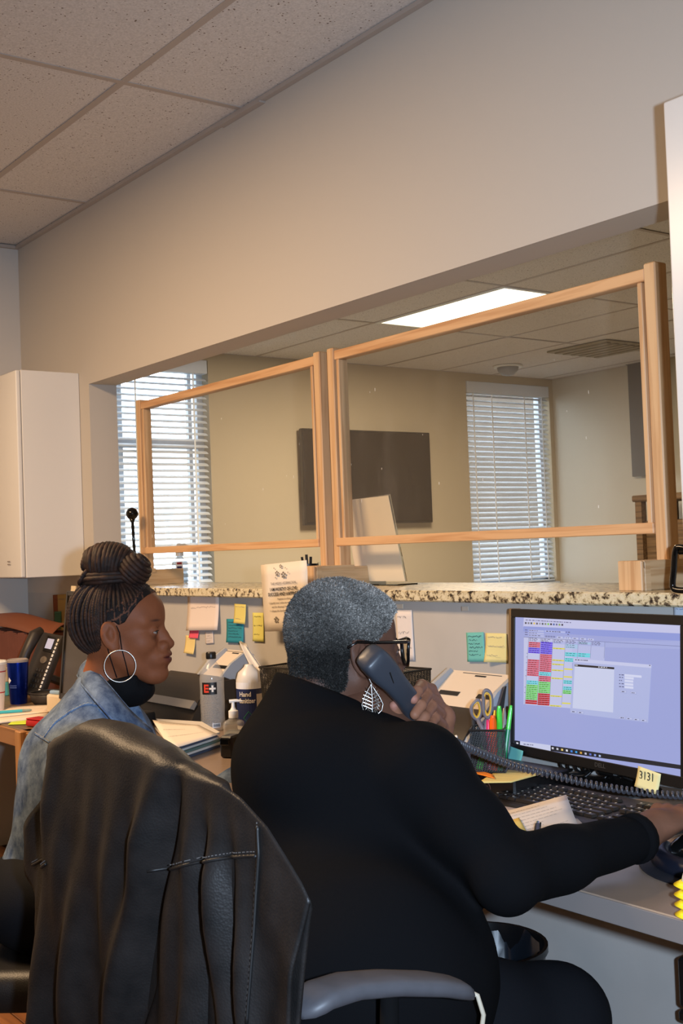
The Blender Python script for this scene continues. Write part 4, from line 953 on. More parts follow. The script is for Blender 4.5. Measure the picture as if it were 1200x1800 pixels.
def ear_sdf(P, s):
    q = P - np.array((-.006, s * .079, -.006)); a = math.radians(14)
    # local ear axes: u along the ear length (tilted back), v front-back, n outwards
    u = q[:, 2] * math.cos(a) - q[:, 0] * math.sin(a); v = q[:, 0] * math.cos(a) + q[:, 2] * math.sin(a); n = q[:, 1] * s - .30 * (-v)
    E = np.stack([v, n, u], 1)
    d = ell(E, (0, 0, 0), (.0185, .0075, .032))
    d = smin(d, ell(E, (.004, .0, -.027), (.010, .0065, .011)), .006)
    d = smax(d, -ell(E, (.003, .0085, .006), (.0115, .0075, .020)), .004)
    d = smin(d, ell(E, (.013, .0015, -.004), (.004, .004, .008)), .003)
    d = smin(d, chain(E, [(.002, .002, .018), (-.008, .003, .006), (-.004, .003, -.010)], [.003, .0035, .003], .003), .003)
    return d
def skin_mat(name): 
    m = mat(name, (120, 80, 60), .58, bump=.15, bscale=260, var=.14, vscale=26, attr='col', spec=.25); return m
skinA = skin_mat('skin_a'); skinB = skin_mat('skin_b')
def paint_face(L_, base, lip, dark):
    n = len(L_); c = np.tile(np.array(lin(base)), (n, 1)); Q = mir(L_)
    def blend(m_, col): c[:] = c * (1 - m_[:, None]) + np.array(lin(col)) * m_[:, None]
    blend(np.clip(1 - np.linalg.norm((Q - np.array((.078, .036, -.014))) / np.array((.03, .018, .012)), axis=1), 0, 1) * .7, dark)
    m_ = np.clip(2.2 * (1 - np.linalg.norm((L_ - np.array((.104, 0, -.0612))) / np.array((.024, .032, .0155)), axis=1)), 0, 1); blend(m_, lip)
    m_ = np.clip(1.6 * (1 - np.linalg.norm((Q - np.array((.084, .034, .0235))) / np.array((.02, .022, .0040)), axis=1)), 0, 1) * .85; blend(m_, dark)
    return c
def lash(wf, par):
    for s in (-1, 1):
        c = np.array((.0775, s * .0315, -.001)); pts = []
        for a_ in np.linspace(-.95, .95, 12): d_ = np.array((math.cos(a_), math.sin(a_), .10 - .16 * a_ * a_)); pts.append(tuple(wf(c + d_ / np.linalg.norm(d_) * .0146)))
        MB().tube(pts, [.0003] + [.0009] * 10 + [.0003], 5).build('eyelash', mat('lash_black', (16, 12, 10), .7), par, smooth=True, world=True)
def person(label, loc): return thing('person', label, 'person', loc)
def strands(Vw, Nw, n, ln, wd, cols, seed=1, curl=.7):
    r_ = np.random.default_rng(seed); i = r_.integers(0, len(Vw), n); p = Vw[i] + r_.normal(size=(n, 3)) * .0008; nn = Nw[i]
    t = r_.normal(size=(n, 3)); d = nn + curl * t; d /= np.linalg.norm(d, axis=1)[:, None]; s = np.cross(d, r_.normal(size=(n, 3))); s /= np.linalg.norm(s, axis=1)[:, None]
    l = ln * (.5 + r_.random(n))[:, None]; mid = p + d * l * .6; e = r_.normal(size=(n, 3)); tip = mid + (e / np.linalg.norm(e, axis=1)[:, None] + d * .4) * l * .5
    V = np.stack([p - s * wd, p + s * wd, mid + s * wd * .7, tip], 1).reshape(-1, 3); Q = np.arange(4 * n).reshape(-1, 4)
    c = np.repeat(cols(r_, p, n), 4, 0); return V, Q, c
def normals(V, Q):
    fn = np.cross(V[Q[:, 2]] - V[Q[:, 0]], V[Q[:, 3]] - V[Q[:, 1]]); N_ = np.zeros_like(V)
    for k in range(4): np.add.at(N_, Q[:, k], fn)
    return N_ / (np.linalg.norm(N_, axis=1)[:, None] + 1e-12)
def join(parts):
    V = []; Q = []; Cc = []; k = 0
    for v, q, c in parts: V.append(v); Q.append(q + k); Cc.append(c); k += len(v)
    return np.concatenate(V), np.concatenate(Q), np.concatenate(Cc)
def bbox_net(f, pts, pad, h): P = np.array(pts, float); return surfnet(f, P.min(0) - pad, P.max(0) + pad, h)
def v3(p): return np.array(p[:], float)
# ============================================================== person on the telephone
OA = v3(W(603, 1143, d=2.06)); RA = axes(78, 2, 0)
def la(P): return (P - OA) @ RA
def coreA(L_):
    q = L_.copy(); q[:, 0] = np.where(q[:, 0] < 0, q[:, 0] * 1.14, q[:, 0]); return head_core(q, 1.02, 1.1)
def wa(p): return OA + RA @ np.array(p, float)
neckA = [wa((-.030, 0, -.045)), wa((-.060, 0, -.150)), wa((-.075, 0, -.215))]
def headA(P):
    L_ = la(P); d = head_face(L_, coreA(L_))
    d = smin(d, chain(P, neckA, [.060, .064, .078], .02), .03)
    d = smin(d, ell(L_, (-.070, 0, -.055), (.020, .045, .016)), .02)      # roll at the nape
    for s in (-1, 1): d = smin(d, ear_sdf(L_, s), .006)
    return d
V, Q = surfnet(headA, OA - np.array((.15, .15, .25)), OA + np.array((.15, .15, .15)), .0026)
LV = la(V); cA = paint_face(LV, (92, 62, 48), (96, 54, 50), (50, 32, 26))
f_ = np.clip((LV[:, 2] + .075) / .04, 0, 1) * np.clip((-.01 - LV[:, 0]) / .03, 0, 1); cA = cA * (1 - .55 * f_[:, None]) + np.array(lin((38, 32, 30))) * .55 * f_[:, None]
partsA = [(V, Q, cA)]
# right hand on the mouse
wr = v3(W(1134, 1465, z=.803)); hd = v3(W(1212, 1428, z=.812)) - wr; hl = hd / np.linalg.norm(hd)
yl_ = np.cross((0, 0, 1), hl); yl_ /= np.linalg.norm(yl_); RH = np.stack([hl, yl_, np.cross(hl, yl_)], 1)
def handR(P):
    L_ = (P - wr) @ RH
    d = chain(L_, [(-.035, 0, -.004), (-.01, 0, 0), (.03, 0, .004)], [.026, .027, .027], .015)
    d = smin(d, ell(L_, (.055, 0, .006), (.052, .042, .0185)), .018)
    for k, (y, ln) in enumerate(((.030, .070), (.010, .078), (-.011, .072), (-.030, .058))):
        x0 = .092 - .10 * abs(y - .008); d = smin(d, chain(L_, [(x0 - .02, y * .95, .006), (x0, y, .010), (x0 + ln * .48, y * 1.06, .006), (x0 + ln * .82, y * 1.08, -.012), (x0 + ln, y * 1.08, -.024)], [.011, .0112, .0095, .0085, .0075], .004), .006)
        d = smin(d, sph(L_, (x0, y, .013), .010), .010)
    d = smin(d, chain(L_, [(.015, .025, -.004), (.045, .048, -.010), (.075, .056, -.016), (.098, .050, -.022)], [.018, .013, .011, .0085], .006), .012)
    return d
V, Q = bbox_net(handR, [wr - .12 * hl, wr + .20 * hl], .07, .0022); partsA.append((V, Q, np.tile(lin((112, 76, 58)), (len(V), 1))))
# left hand closed on the receiver
def w_(px, py, d): return v3(W(px, py, d=d))
FG = [[(772, 1240, 2.13), (757, 1212, 2.09), (741, 1205, 2.03), (733, 1215, 1.985), (727, 1229, 1.965)],
      [(779, 1256, 2.13), (766, 1234, 2.09), (749, 1221, 2.03), (739, 1240, 1.98), (729, 1256, 1.965)],
      [(783, 1272, 2.13), (772, 1254, 2.09), (758, 1241, 2.03), (746, 1260, 1.99), (735, 1274, 1.98)],
      [(783, 1288, 2.12), (775, 1272, 2.08), (764, 1262, 2.03), (754, 1277, 2.00), (745, 1289, 1.99)]]
FG = [[w_(*p) for p in f] for f in FG]; TH = [w_(*p) for p in ((745, 1300, 2.09), (716, 1284, 2.03), (700, 1262, 1.985), (692, 1240, 1.97))]
palm = [w_(762, 1290, 2.13), w_(775, 1262, 2.12)]; wristL = w_(742, 1335, 2.14)
def handL(P):
    d = chain(P, [wristL + np.array((0, .01, -.07)), wristL, palm[0]], [.033, .028, .028], .015)
    d = smin(d, rc(P, palm[0], palm[1], .030, .026), .02)
    for f, r0 in zip(FG, (.0098, .0100, .0096, .0086)): d = smin(d, chain(P, f, [r0 * 1.12, r0 * 1.08, r0 * 1.06, r0 * .96, r0 * .86], .004), .004)
    d = smin(d, chain(P, TH, [.015, .0115, .0095, .0078], .006), .008)
    return d
V, Q = bbox_net(handL, [p for f in FG for p in f] + TH + [wristL], .05, .0022)
cL = np.tile(np.array(lin((138, 94, 72))), (len(V), 1))
for tip, tow in ((FG[0][4], w_(722, 1229, 1.93)), (TH[3], w_(688, 1241, 1.94))):
    k = np.clip(2 - np.linalg.norm(V - (tip + (tow - tip) * .25), axis=1) / .006, 0, 1)[:, None]; cL = cL * (1 - k) + np.array(lin((158, 108, 92))) * k
partsA.append((V, Q, cL))
# joints of the clothed body
cA_ = v3(W(606, 1420, d=2.02)); shR = v3(W(742, 1352, d=1.88)); shL = v3(W(488, 1330, d=2.20)); elR = v3(W(888, 1541, d=1.775)); elL = v3(W(650, 1480, d=2.24))
hipA = np.array((-1.50, 1.08, .56)); nb = neckA[2]
RT = axes(74, 18)
kneeR = v3(W(975, 1790, d=1.92)); kneeL = kneeR + np.array((-.30, .02, 0.0))
def innerA(P):
    d = ell(P, cA_, (.13, .15, .22), RT); d = smin(d, rc(P, cA_, hipA, .13, .14), .05)
    d = smin(d, rc(P, neckA[1], cA_, .06, .10), .05)
    d = smin(d, chain(P, [cA_ + (shR - cA_) * .6, shR, elR, wr], [.05, .05, .042, .028], .03), .04); d = smin(d, chain(P, [cA_ + (shL - cA_) * .6, shL, elL, wristL], [.05, .05, .042, .028], .03), .04)
    for kn, s in ((kneeR, 1), (kneeL, -1)): d = smin(d, chain(P, [hipA + np.array((s * .09, 0, -.02)), kn, kn + np.array((0, .02, -.40))], [.085, .06, .045], .03), .05)
    return d
V, Q = bbox_net(innerA, [hipA, elR, shL, neckA[1], wr, kneeL, kneeR, kneeR - np.array((0, 0, .42))], .2, .02); partsA.append((V, Q, np.tile(lin((92, 62, 48)), (len(V), 1))))
pA = person('person in black with cropped grey hair, seen from behind, on the telephone', (hipA[0], hipA[1], .02))
V, Q, cc_ = join(partsA); np_mesh('body', V, Q, skinA, pA, cols=cc_)
# sweater
knit = mat('black_knit', (11, 11, 13), .9, bump=.25, bscale=900, spec=.08)
cuffR = wr - hl * .022
ncA = wa((-.048, 0, -.062)); tlA = RA[:, 2] + RA[:, 0] * .42; tlA = tlA / np.linalg.norm(tlA)
def sweater(P):
    d = ell(P, cA_, (.172, .200, .19), RT)
    d = smin(d, ell(P, cA_ - RT[:, 0] * .055 + np.array((0, 0, .055)), (.140, .165, .115), RT), .05)
    d = smin(d, chain(P, [cA_ + np.array((0, 0, -.12)), hipA + np.array((.02, .02, .06)), hipA + np.array((.01, .01, 0))], [.182, .200, .198], .05), .06)
    d = smin(d, chain(P, [nb + (shR - nb) * .25 + np.array((0, 0, -.01)), shR + np.array((0, 0, -.012))], [.070, .070], .03), .06)
    d = smin(d, chain(P, [nb + (shL - nb) * .25 + np.array((0, 0, -.01)), shL + np.array((0, 0, -.012))], [.070, .078], .03), .06)
    d = smin(d, chain(P, [shR, shR + (elR - shR) * .55, elR], [.068, .059, .056], .03), .035)
    d = smin(d, chain(P, [elR, elR + (wr - elR) * .4, cuffR], [.055, .047, .0375], .02), .02)
    d = smin(d, chain(P, [shL, elL], [.075, .06], .03), .035); d = smin(d, chain(P, [elL, wristL - np.array((0, 0, .02))], [.058, .042], .02), .02)
    d = smin(d, rc(P, ncA + np.array((0, 0, .01)), nb, .074, .100), .03)
    d = smin(d, rc(P, ncA - np.array((0, 0, .07)), cA_ - RT[:, 0] * .03 + np.array((0, 0, .07)), .088, .12), .04)
    # folds: soft pulls at the elbow, under the arm, across the back
    fo = wob(P, .0035, 38, 3) + wob(P * np.array((1, 1, .45)), .004, 60, 9)
    el_ = np.exp(-((np.linalg.norm(P - elR, axis=1) / .11) ** 2)); d = d + fo * (.7 + el_ * 1.2)
    # cut: neck opening and cuff
    cutn = (P - ncA) @ tlA; near = np.linalg.norm(P - ncA, axis=1) < .13
    d = np.where(near, smax(d, cutn, .006), d)
    cw = (P - cuffR) @ hl; nearw = np.linalg.norm(P - cuffR, axis=1) < .09
    d = np.where(nearw, smax(d, cw, .004), d)
    return d
V, Q = bbox_net(sweater, [hipA, cA_, elR, elL, shL, shR, neckA[0], cuffR], .26, .0062); np_mesh('sweater', V, Q, knit, pA)
ring = []
ax_ = (neckA[0] - neckA[2]); ax_ = ax_ / np.linalg.norm(ax_); tl = ax_ + RA[:, 0] * .30; tl /= np.linalg.norm(tl)
# cuff rib
MB().tube([cuffR - hl * .018, cuffR - hl * .006, cuffR + hl * .003], [.0405, .041, .038], 20).build('cuff', knit, pA, smooth=True, world=True)
trs = mat('black_trousers', (15, 16, 20), .8, bump=.2, bscale=500, spec=.15)
def trousers(P):
    d = ell(P, hipA + np.array((0, .0, -.03)), (.20, .19, .12))
    for kn, s in ((kneeR, 1), (kneeL, -1)):
        an = np.array((kn[0], kn[1] + .04, .13)); d = smin(d, chain(P, [hipA + np.array((s * .10, .02, -.03)), hipA * .45 + kn * .55 + np.array((s * .03, 0, .0)), kn, an], [.115, .100, .082, .062], .03), .05)
    return d + wob(P, .003, 45, 5)
V, Q = bbox_net(trousers, [hipA, kneeL, kneeR, kneeR * np.array((1, 1, 0)) + np.array((0, .04, .13))], .20, .009); np_mesh('trousers', V, Q, trs, pA)
for kn in (kneeR, kneeL):
    m = MB(); rows = []
    for j in range(9):
        v = j / 8; y = -.08 + .26 * v; wd = .045 * (1 - abs(2 * v - 1) ** 3) + .004; hh = .05 + .035 * max(0, 1 - v * 2.2)
        rows.append([(kn[0] + wd * math.cos(a_), kn[1] + .04 + y, .004 + hh * max(0, math.sin(a_)) * (1 - abs(2 * v - 1) ** 6)) for a_ in np.linspace(PI, 0, 9)])
    m.grid(rows); m.build('shoe', black, pA, smooth=True, world=True)
# hair: cropped shell plus short curls
def hairline(x): return np.interp(x, [-.11, -.09, -.05, -.028, -.022, .004, .020, .045, .066, .085, .1], [-.085, -.085, -.080, -.06, .022, .022, .012, .034, .058, .066, .07])
def hairA(P):
    L_ = la(P); d = smin(coreA(L_), chain(P, neckA, [.058, .060, .070], .02) + .004, .03) - .006 - .010 * np.clip((L_[:, 2] - .0) / .08, 0, 1) * np.clip(.5 - L_[:, 0] * 4, .3, 1) + wob(L_, .0018, 190, 4, 9)
    return smax(d, (hairline(L_[:, 0]) - L_[:, 2]) * .9, .004)
V, Q = surfnet(hairA, OA - np.array((.16, .16, .12)), OA + np.array((.16, .16, .17)), .003)
hairm = mat('cropped_hair', (60, 58, 58), .7, attr='col', var=.35, vscale=120, spec=.25)
LV = la(V)
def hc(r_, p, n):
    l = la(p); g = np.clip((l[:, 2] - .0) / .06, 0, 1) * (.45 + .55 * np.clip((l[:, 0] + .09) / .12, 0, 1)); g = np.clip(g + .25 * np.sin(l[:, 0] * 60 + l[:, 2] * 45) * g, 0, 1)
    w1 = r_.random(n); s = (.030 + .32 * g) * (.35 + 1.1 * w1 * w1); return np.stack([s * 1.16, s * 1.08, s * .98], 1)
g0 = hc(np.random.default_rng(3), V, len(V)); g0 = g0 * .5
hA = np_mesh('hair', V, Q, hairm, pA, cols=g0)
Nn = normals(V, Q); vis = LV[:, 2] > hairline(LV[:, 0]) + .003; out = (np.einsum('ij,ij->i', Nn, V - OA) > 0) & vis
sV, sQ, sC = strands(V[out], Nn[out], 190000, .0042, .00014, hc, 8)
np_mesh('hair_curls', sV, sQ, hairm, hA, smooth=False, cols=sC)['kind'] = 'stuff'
# spectacles
gfm = mat('glasses_black', (14, 11, 10), .25)
def gl_part(nm, pts, r, m_, par, **k): return MB().tube([wa(p) for p in pts], r, 8, **k).build(nm, m_, par, smooth=True, world=True)
gp = (.118, 0, -.002)
for s in (-1, 1):
    pts = [(.108, s * .010, .016), (.106, s * .035, .020), (.097, s * .062, .019), (.095, s * .063, .006), (.097, s * .058, -.018), (.103, s * .045, -.027), (.107, s * .025, -.027), (.109, s * .013, -.016)]
    rim = gl_part('glasses_rim', pts, .0028, gfm, pA, closed=True)
    mlens = MB(); c_ = np.mean(pts, 0); mlens.add([tuple(wa(c_))] + [tuple(wa(p)) for p in pts], [(0, i + 1, (i + 1) % len(pts) + 1) for i in range(len(pts))])
    mlens.build('lens', mat('lens_glass', (240, 240, 235), .02, trans=1.0, ior=1.02), rim, world=True, smooth=True)
    gl_part('glasses_temple', [(.095, s * .064, .016), (.085, s * .074, .016), (.03, s * .081, .017), (-.012, s * .083, .019), (-.030, s * .083, .010)], [.0032, .0032, .0028, .0026, .0026], gfm, pA)
gl_part('glasses_bridge', [(.108, .010, .012), (.110, 0, .014), (.108, -.010, .012)], .0026, gfm, pA)
# leaf earring
silver = mat('silver', (196, 192, 186), .38, 1.0)
e0 = v3(W(652, 1203, d=1.945)); xr_ = np.array((R[0][0], R[1][0], 0)) * .95 + RA[:, 0] * .0; xr_ /= np.linalg.norm(xr_); up_ = np.array((0, 0, 1.0))
def ep(u, v): return tuple(e0 + xr_ * u + up_ * v)
outline = [(0, 0), (-.006, -.010), (-.0125, -.022), (-.0165, -.033), (-.014, -.043), (-.006, -.050), (0, -.052), (.008, -.050), (.016, -.043), (.0185, -.033), (.0135, -.022), (.0065, -.010)]
er = MB().tube([ep(*p) for p in outline], .0009, 6, closed=True).build('earring', silver, pA, smooth=True, world=True)
m = MB(); m.tube([ep(0, 0), ep(.001, -.025), ep(.0, -.050)], .0008, 5)
rr_ = random.Random(4)
for k in range(7):
    v = -.008 - k * .0058
    for s in (-1, 1):
        hw = np.interp(-v + .006, [0, .012, .024, .034, .044, .052], [0, .007, .013, .0165, .0145, .003]); pts = [ep(0, v - .004), ep(s * hw * .5, v), ep(s * hw * .98, v + .003)]; m.tube(pts, .00045, 4)
        m.tube([ep(s * hw * .35, v - .001), ep(s * hw * .55, v - .008), ep(s * hw * .75, v - .011)], .0004, 4); m.tube([ep(s * hw * .6, v), ep(s * hw * .8, v - .006)], .0005, 4)
m.build('earring_veins', silver, er, world=True, kind='stuff')
MB().tube([ep(-.001, .018), ep(-.003, .010), ep(0, .003), ep(.002, .0)], .0007, 6).build('ear_hook', silver, er, world=True)
# eyes
def eyes(wf, Rm, par):
    for s in (-1, 1):
        c = wf((.0775, s * .0315, -.001)); m = MB().sphere(c, .0124, 18); e = m.build('eye', mat('eye_white', (150, 132, 120), .3), par, smooth=True, world=True)
        f = Vector(Rm[:, 0]); MB().lathe([(.0062, 0), (.005, .0011), (0, .0016)], 16, M=Matrix.Translation(Vector(c) + f * .0113) @ f.to_track_quat('Z', 'Y').to_matrix().to_4x4()).build('iris', mat('iris_brown', (34, 20, 14), .1), e, smooth=True, world=True)
eyes(wa, RA, pA); lash(wa, pA)
# ---- receiver and coiled cord
recm = mat('receiver_grey', (50, 53, 60), .38, spec=.4)
T = Vector(w_(655, 1163, 1.935)); Bq = Vector(w_(719, 1246, 2.03)); ax = (Bq - T).normalized(); toH = Vector(OA) - T; toH = (toH - ax * toH.dot(ax)).normalized(); sd = ax.cross(toH)
th_ = thing('telephone_receiver', 'dark grey telephone receiver held against the ear', 'telephone receiver', T)
Lr = (Bq - T).length; rows = []
def sect(c, hw, up, dn, n=20):
    o = []
    for k in range(n):
        a_ = 2 * PI * k / n; cx, cy = math.cos(a_), math.sin(a_); sx = abs(cx) ** .55 * (1 if cx > 0 else -1); sy = abs(cy) ** .55 * (1 if cy > 0 else -1)
        o.append(tuple(c + sd * hw * sx + toH * ((dn if sy > 0 else up) * sy)))
    return o
for t_, hw, bow, up, dn in ((-.17, .004, .010, .003, .006), (-.165, .017, .010, .010, .018), (-.14, .0225, .011, .014, .024), (-.05, .0245, .014, .016, .027), (.08, .0245, .019, .016, .026), (.17, .0225, .023, .015, .016), (.27, .0205, .027, .014, .010), (.5, .0195, .030, .014, .009), (.74, .0205, .027, .014, .010), (.84, .0225, .023, .015, .014), (.93, .0245, .018, .016, .022), (1.06, .0245, .012, .015, .023), (1.15, .0225, .008, .013, .020), (1.185, .017, .006, .009, .015), (1.19, .004, .006, .003, .006)):
    rows.append(sect(T + ax * (Lr * t_) - toH * bow, hw, up, dn))
m = MB(); n = 20; m.add([p for r_ in rows for p in r_], [(j * n + i, j * n + (i + 1) % n, (j + 1) * n + (i + 1) % n, (j + 1) * n + i) for j in range(len(rows) - 1) for i in range(n)] + [tuple(range(n - 1, -1, -1)), tuple((len(rows) - 1) * n + i for i in range(n))])
m.build('receiver_body', recm, th_, smooth=True, world=True)
MB().tube([T + ax * (Lr * .06) - toH * .0355 + sd * .003, T + ax * (Lr * .20) - toH * .0385 - sd * .004], .0011, 6, flat=.6).build('receiver_slot', black, th_, world=True)
t = thing('coiled_cord', 'coiled grey telephone cord stretched from the receiver past the monitor', 'coiled cord', Bq)
cpath = [Bq + ax * (Lr * .18), Vector(w_(745, 1285, 2.06)), Vector(w_(790, 1300, 2.12)), Vector(w_(830, 1318, 2.20)), Vector(w_(900, 1345, 2.26)), Vector(w_(960, 1360, 2.28)), Vector(w_(1040, 1379, 2.26)), Vector(w_(1120, 1392, 2.22)), Vector(w_(1200, 1399, 2.17)), Vector(w_(1300, 1400, 2.10))]
def spline(P, k):
    out = []
    for i in range(len(P) - 1):
        p0, p1, p2, p3 = P[max(i - 1, 0)], P[i], P[i + 1], P[min(i + 2, len(P) - 1)]
        for q in range(k):
            s = q / k; out.append(.5 * ((2 * p1) + (p2 - p0) * s + (2 * p0 - 5 * p1 + 4 * p2 - p3) * s * s + (3 * p1 - p0 - 3 * p2 + p3) * s ** 3))
    return out + [P[-1]]
sp_ = spline(cpath, 60); cum = [0]
for a_, b_ in zip(sp_, sp_[1:]): cum.append(cum[-1] + (b_ - a_).length)
tot = cum[-1]; S0 = .10; NPT = 1300; pts = []
xs_ = np.linspace(0, tot, NPT); A3 = np.array([p[:] for p in sp_]); ce = np.stack([np.interp(xs_, cum, A3[:, k]) for k in range(3)], 1)
tg = np.gradient(ce, axis=0); tg /= np.linalg.norm(tg, axis=1)[:, None]; n1 = np.cross(tg, (0, 0, 1)); n1 /= np.linalg.norm(n1, axis=1)[:, None]; n2 = np.cross(tg, n1)
ph_ = 2 * PI * np.maximum(xs_ - S0, 0) / .0098; rad = .0055 * np.clip((xs_ - S0) / .03, 0, 1)
pts = ce + n1 * (rad * np.cos(ph_))[:, None] + n2 * (rad * np.sin(ph_))[:, None]
MB().tube([tuple(p) for p in pts], .0028, 6).build('coil', mat('cord_grey', (66, 66, 72), .3), t, smooth=True, world=True)
def hit(f, px, py, d0=1.0, d1=4.5):
    """first point of a surface along the ray of a photo pixel"""
    r = R @ np.array([px - 600.0, -(py - 900.0), -F]); dn = r / np.linalg.norm(r); t = d0
    o = np.array((0, 0, H))
    for _ in range(160):
        v = float(f((o + dn * t)[None])[0]); t += max(v * .7, .0006)
        if v < .0008 or t > d1: break
    return o + dn * (t - .0005)
# ============================================================== person with the braided bun
OB = v3(W(213, 1108, d=2.67)); RB = axes(50, 1, 0)
def lb(P): return (P - OB) @ RB
def wb(p): return OB + RB @ np.array(p, float)
neckB = [wb((-.022, 0, -.05)), wb((-.045, 0, -.135)), wb((-.060, 0, -.215))]
def coreB(L_):
    d = head_core(L_, .98, .95)
    d = smin(d, ell(L_, (.036, 0, .040), (.0585, .060, .050)), .02)
    d = smin(d, sph(L_, (.086, 0, -.095), .018), .014)
    return d
def headB(P):
    L_ = lb(P); d = head_face(L_, coreB(L_)); d = smin(d, ell(L_, (.084, 0, -.062), (.022, .033, .024)), .018)
    d = smin(d, chain(P, neckB, [.050, .052, .066], .02), .025)
    for s in (-1, 1): d = smin(d, ear_sdf(L_, s), .006)
    return d
V, Q = surfnet(headB, OB - np.array((.15, .15, .24)), OB + np.array((.15, .15, .13)), .0024)
LV = lb(V); cB = paint_face(LV, (128, 74, 46), (98, 46, 42), (58, 36, 28)); partsB = [(V, Q, cB)]
FB = RB[:, 0]; LB = RB[:, 1]; UP = np.array((0, 0, 1.0)); nbB = neckB[2]
cB1 = v3(W(170, 1365, d=2.70)); cB2 = v3(W(112, 1585, d=2.68)); hipB = np.array((cB2[0], cB2[1], .545)) - FB * .02
sRB = nbB - LB * .165 - UP * .055 + FB * .01; sLB = nbB + LB * .165 - UP * .055 + FB * .01
eRB = sRB - UP * .25 - LB * .05 + FB * .02; eLB = sLB - UP * .22 + LB * .03 + FB * .10
def deskpt(p, k): q = p + FB * k; return np.array((q[0], min(q[1], 1.62), Z + .035))
hRB = deskpt(eRB, .27); hLB = deskpt(eLB, .26)
kRB = hipB + FB * .42 - LB * .13 - UP * .02; kLB = hipB + FB * .42 + LB * .10 - UP * .02
def innerB(P):
    d = ell(P, cB1, (.10, .14, .17), RB); d = smin(d, rc(P, cB1, hipB, .11, .13), .05); d = smin(d, rc(P, neckB[1], cB1, .05, .09), .05)
    for s, e, h_ in ((sRB, eRB, hRB), (sLB, eLB, hLB)): d = smin(d, chain(P, [cB1 * .4 + s * .6, s, e, h_], [.045, .045, .036, .027], .03), .04)
    for k, s in ((kRB, -1), (kLB, 1)): d = smin(d, chain(P, [hipB + LB * .09 * s, k, k * np.array((1, 1, 0)) + np.array((0, 0, .14))], [.08, .055, .04], .03), .05)
    return d
V, Q = bbox_net(innerB, [hipB, kRB, kLB, sLB, sRB, hRB, hLB, neckB[1], kRB * np.array((1, 1, 0))], .15, .02); partsB.append((V, Q, np.tile(lin((128, 74, 46)), (len(V), 1))))
def hand_simple(w0, fw, lf):
    lf = lf - fw * (lf @ fw); lf /= np.linalg.norm(lf); M_ = np.stack([fw, lf, np.cross(fw, lf)], 1)
    def f(P):
        L_ = (P - w0) @ M_; d = chain(L_, [(-.06, 0, 0), (.02, 0, 0)], [.026, .024], .01); d = smin(d, ell(L_, (.05, 0, 0), (.045, .038, .015)), .015)
        for y, ln in ((.027, .066), (.009, .075), (-.010, .070), (-.027, .056)): d = smin(d, chain(L_, [(.07, y * .95, 0), (.085, y, .002), (.085 + ln * .5, y * 1.1, .003), (.085 + ln, y * 1.15, -.012)], [.0098, .0095, .0085, .007], .004), .005)
        return smin(d, chain(L_, [(.012, .02, -.002), (.04, .045, -.006), (.075, .058, -.010)], [.016, .0115, .0085], .006), .01)
    return f
for w0, lf, s in ((hRB, LB, 1), (hLB, -LB, 1)):
    fwd = FB.copy(); fwd[2] = 0; V, Q = bbox_net(hand_simple(w0, fwd, lf), [w0 - .05 * fwd, w0 + .17 * fwd], .07, .003); partsB.append((V, Q, np.tile(lin((136, 90, 66)), (len(V), 1))))
pB = person('person in a blue denim jacket with braids in a high bun, in profile', (hipB[0], hipB[1], .02))
V, Q, cc_ = join(partsB); np_mesh('body', V, Q, skinB, pB, cols=cc_)
eyes(wb, RB, pB); lash(wb, pB)
# ---- hair: close cap with partings, braids swept up, wound bun
def hlB(x): return np.interp(x, [-.11, -.085, -.06, -.036, -.026, .002, .012, .026, .040, .056, .070, .085], [-.088, -.086, -.078, -.050, .010, .024, .016, .022, .044, .066, .080, .090])
def capB(P):
    L_ = lb(P); d = coreB(L_) - .0035; back = np.clip((-.02 - L_[:, 0]) / .06, 0, 1); d = d - .008 * back
    return smax(d, (hlB(L_[:, 0]) - L_[:, 2]) * .9, .003)
V, Q = surfnet(capB, OB - np.array((.15, .15, .13)), OB + np.array((.15, .15, .14)), .0028)
LV = lb(V)
# parting lines: a staggered grid on the scalp in front of and above the ear
ang = np.arctan2(LV[:, 2] - .0, LV[:, 0] + .02); rad_ = np.linalg.norm(LV[:, [0, 2]] - np.array((-.03, .11)), axis=1)
row = np.floor(rad_ / .022); rf = rad_ / .022 - row; thp = np.arctan2(LV[:, 0] + .03, .11 - LV[:, 2]) * rad_ / .024 + .5 * (row % 2); tf = thp - np.floor(thp)
nz = wob(LV, .12, 240, 6); part = ((np.abs(rf - .5 + nz) > .44) | (np.abs(tf - .5 + nz) > .45)) & (rad_ > .062) & (LV[:, 0] > -.06)
col = np.tile(np.array(lin((26, 20, 19))), (len(V), 1)); col[part] = lin((104, 66, 48))
hBm = np_mesh('hair', V, Q, mat('braid_cap', (26, 20, 18), .7, attr='col', bump=.6, bscale=420, var=.3, vscale=260, spec=.25), pB, cols=col)
half = [(.066, .000, .082), (.060, .022, .076), (.052, .038, .064), (.038, .055, .046), (.024, .064, .026), (.006, .070, .026), (-.012, .073, .026), (-.028, .073, .008), (-.038, .070, -.045), (-.055, .060, -.072), (-.072, .040, -.082), (-.084, .015, -.084), (-.086, 0, -.084)]
def resample(P, n):
    P = np.array(P, float); l = np.r_[0, np.cumsum(np.linalg.norm(np.diff(P, axis=0), axis=1))]; t = np.linspace(0, l[-1], n); return np.stack([np.interp(t, l, P[:, k]) for k in range(3)], 1)
hs = resample(half, 30); starts = [(p, s) for s in (-1, 1) for p in hs]
cs = np.array((-.014, 0, .025)); bunb = np.array((-.022, 0, .104))
paths = []
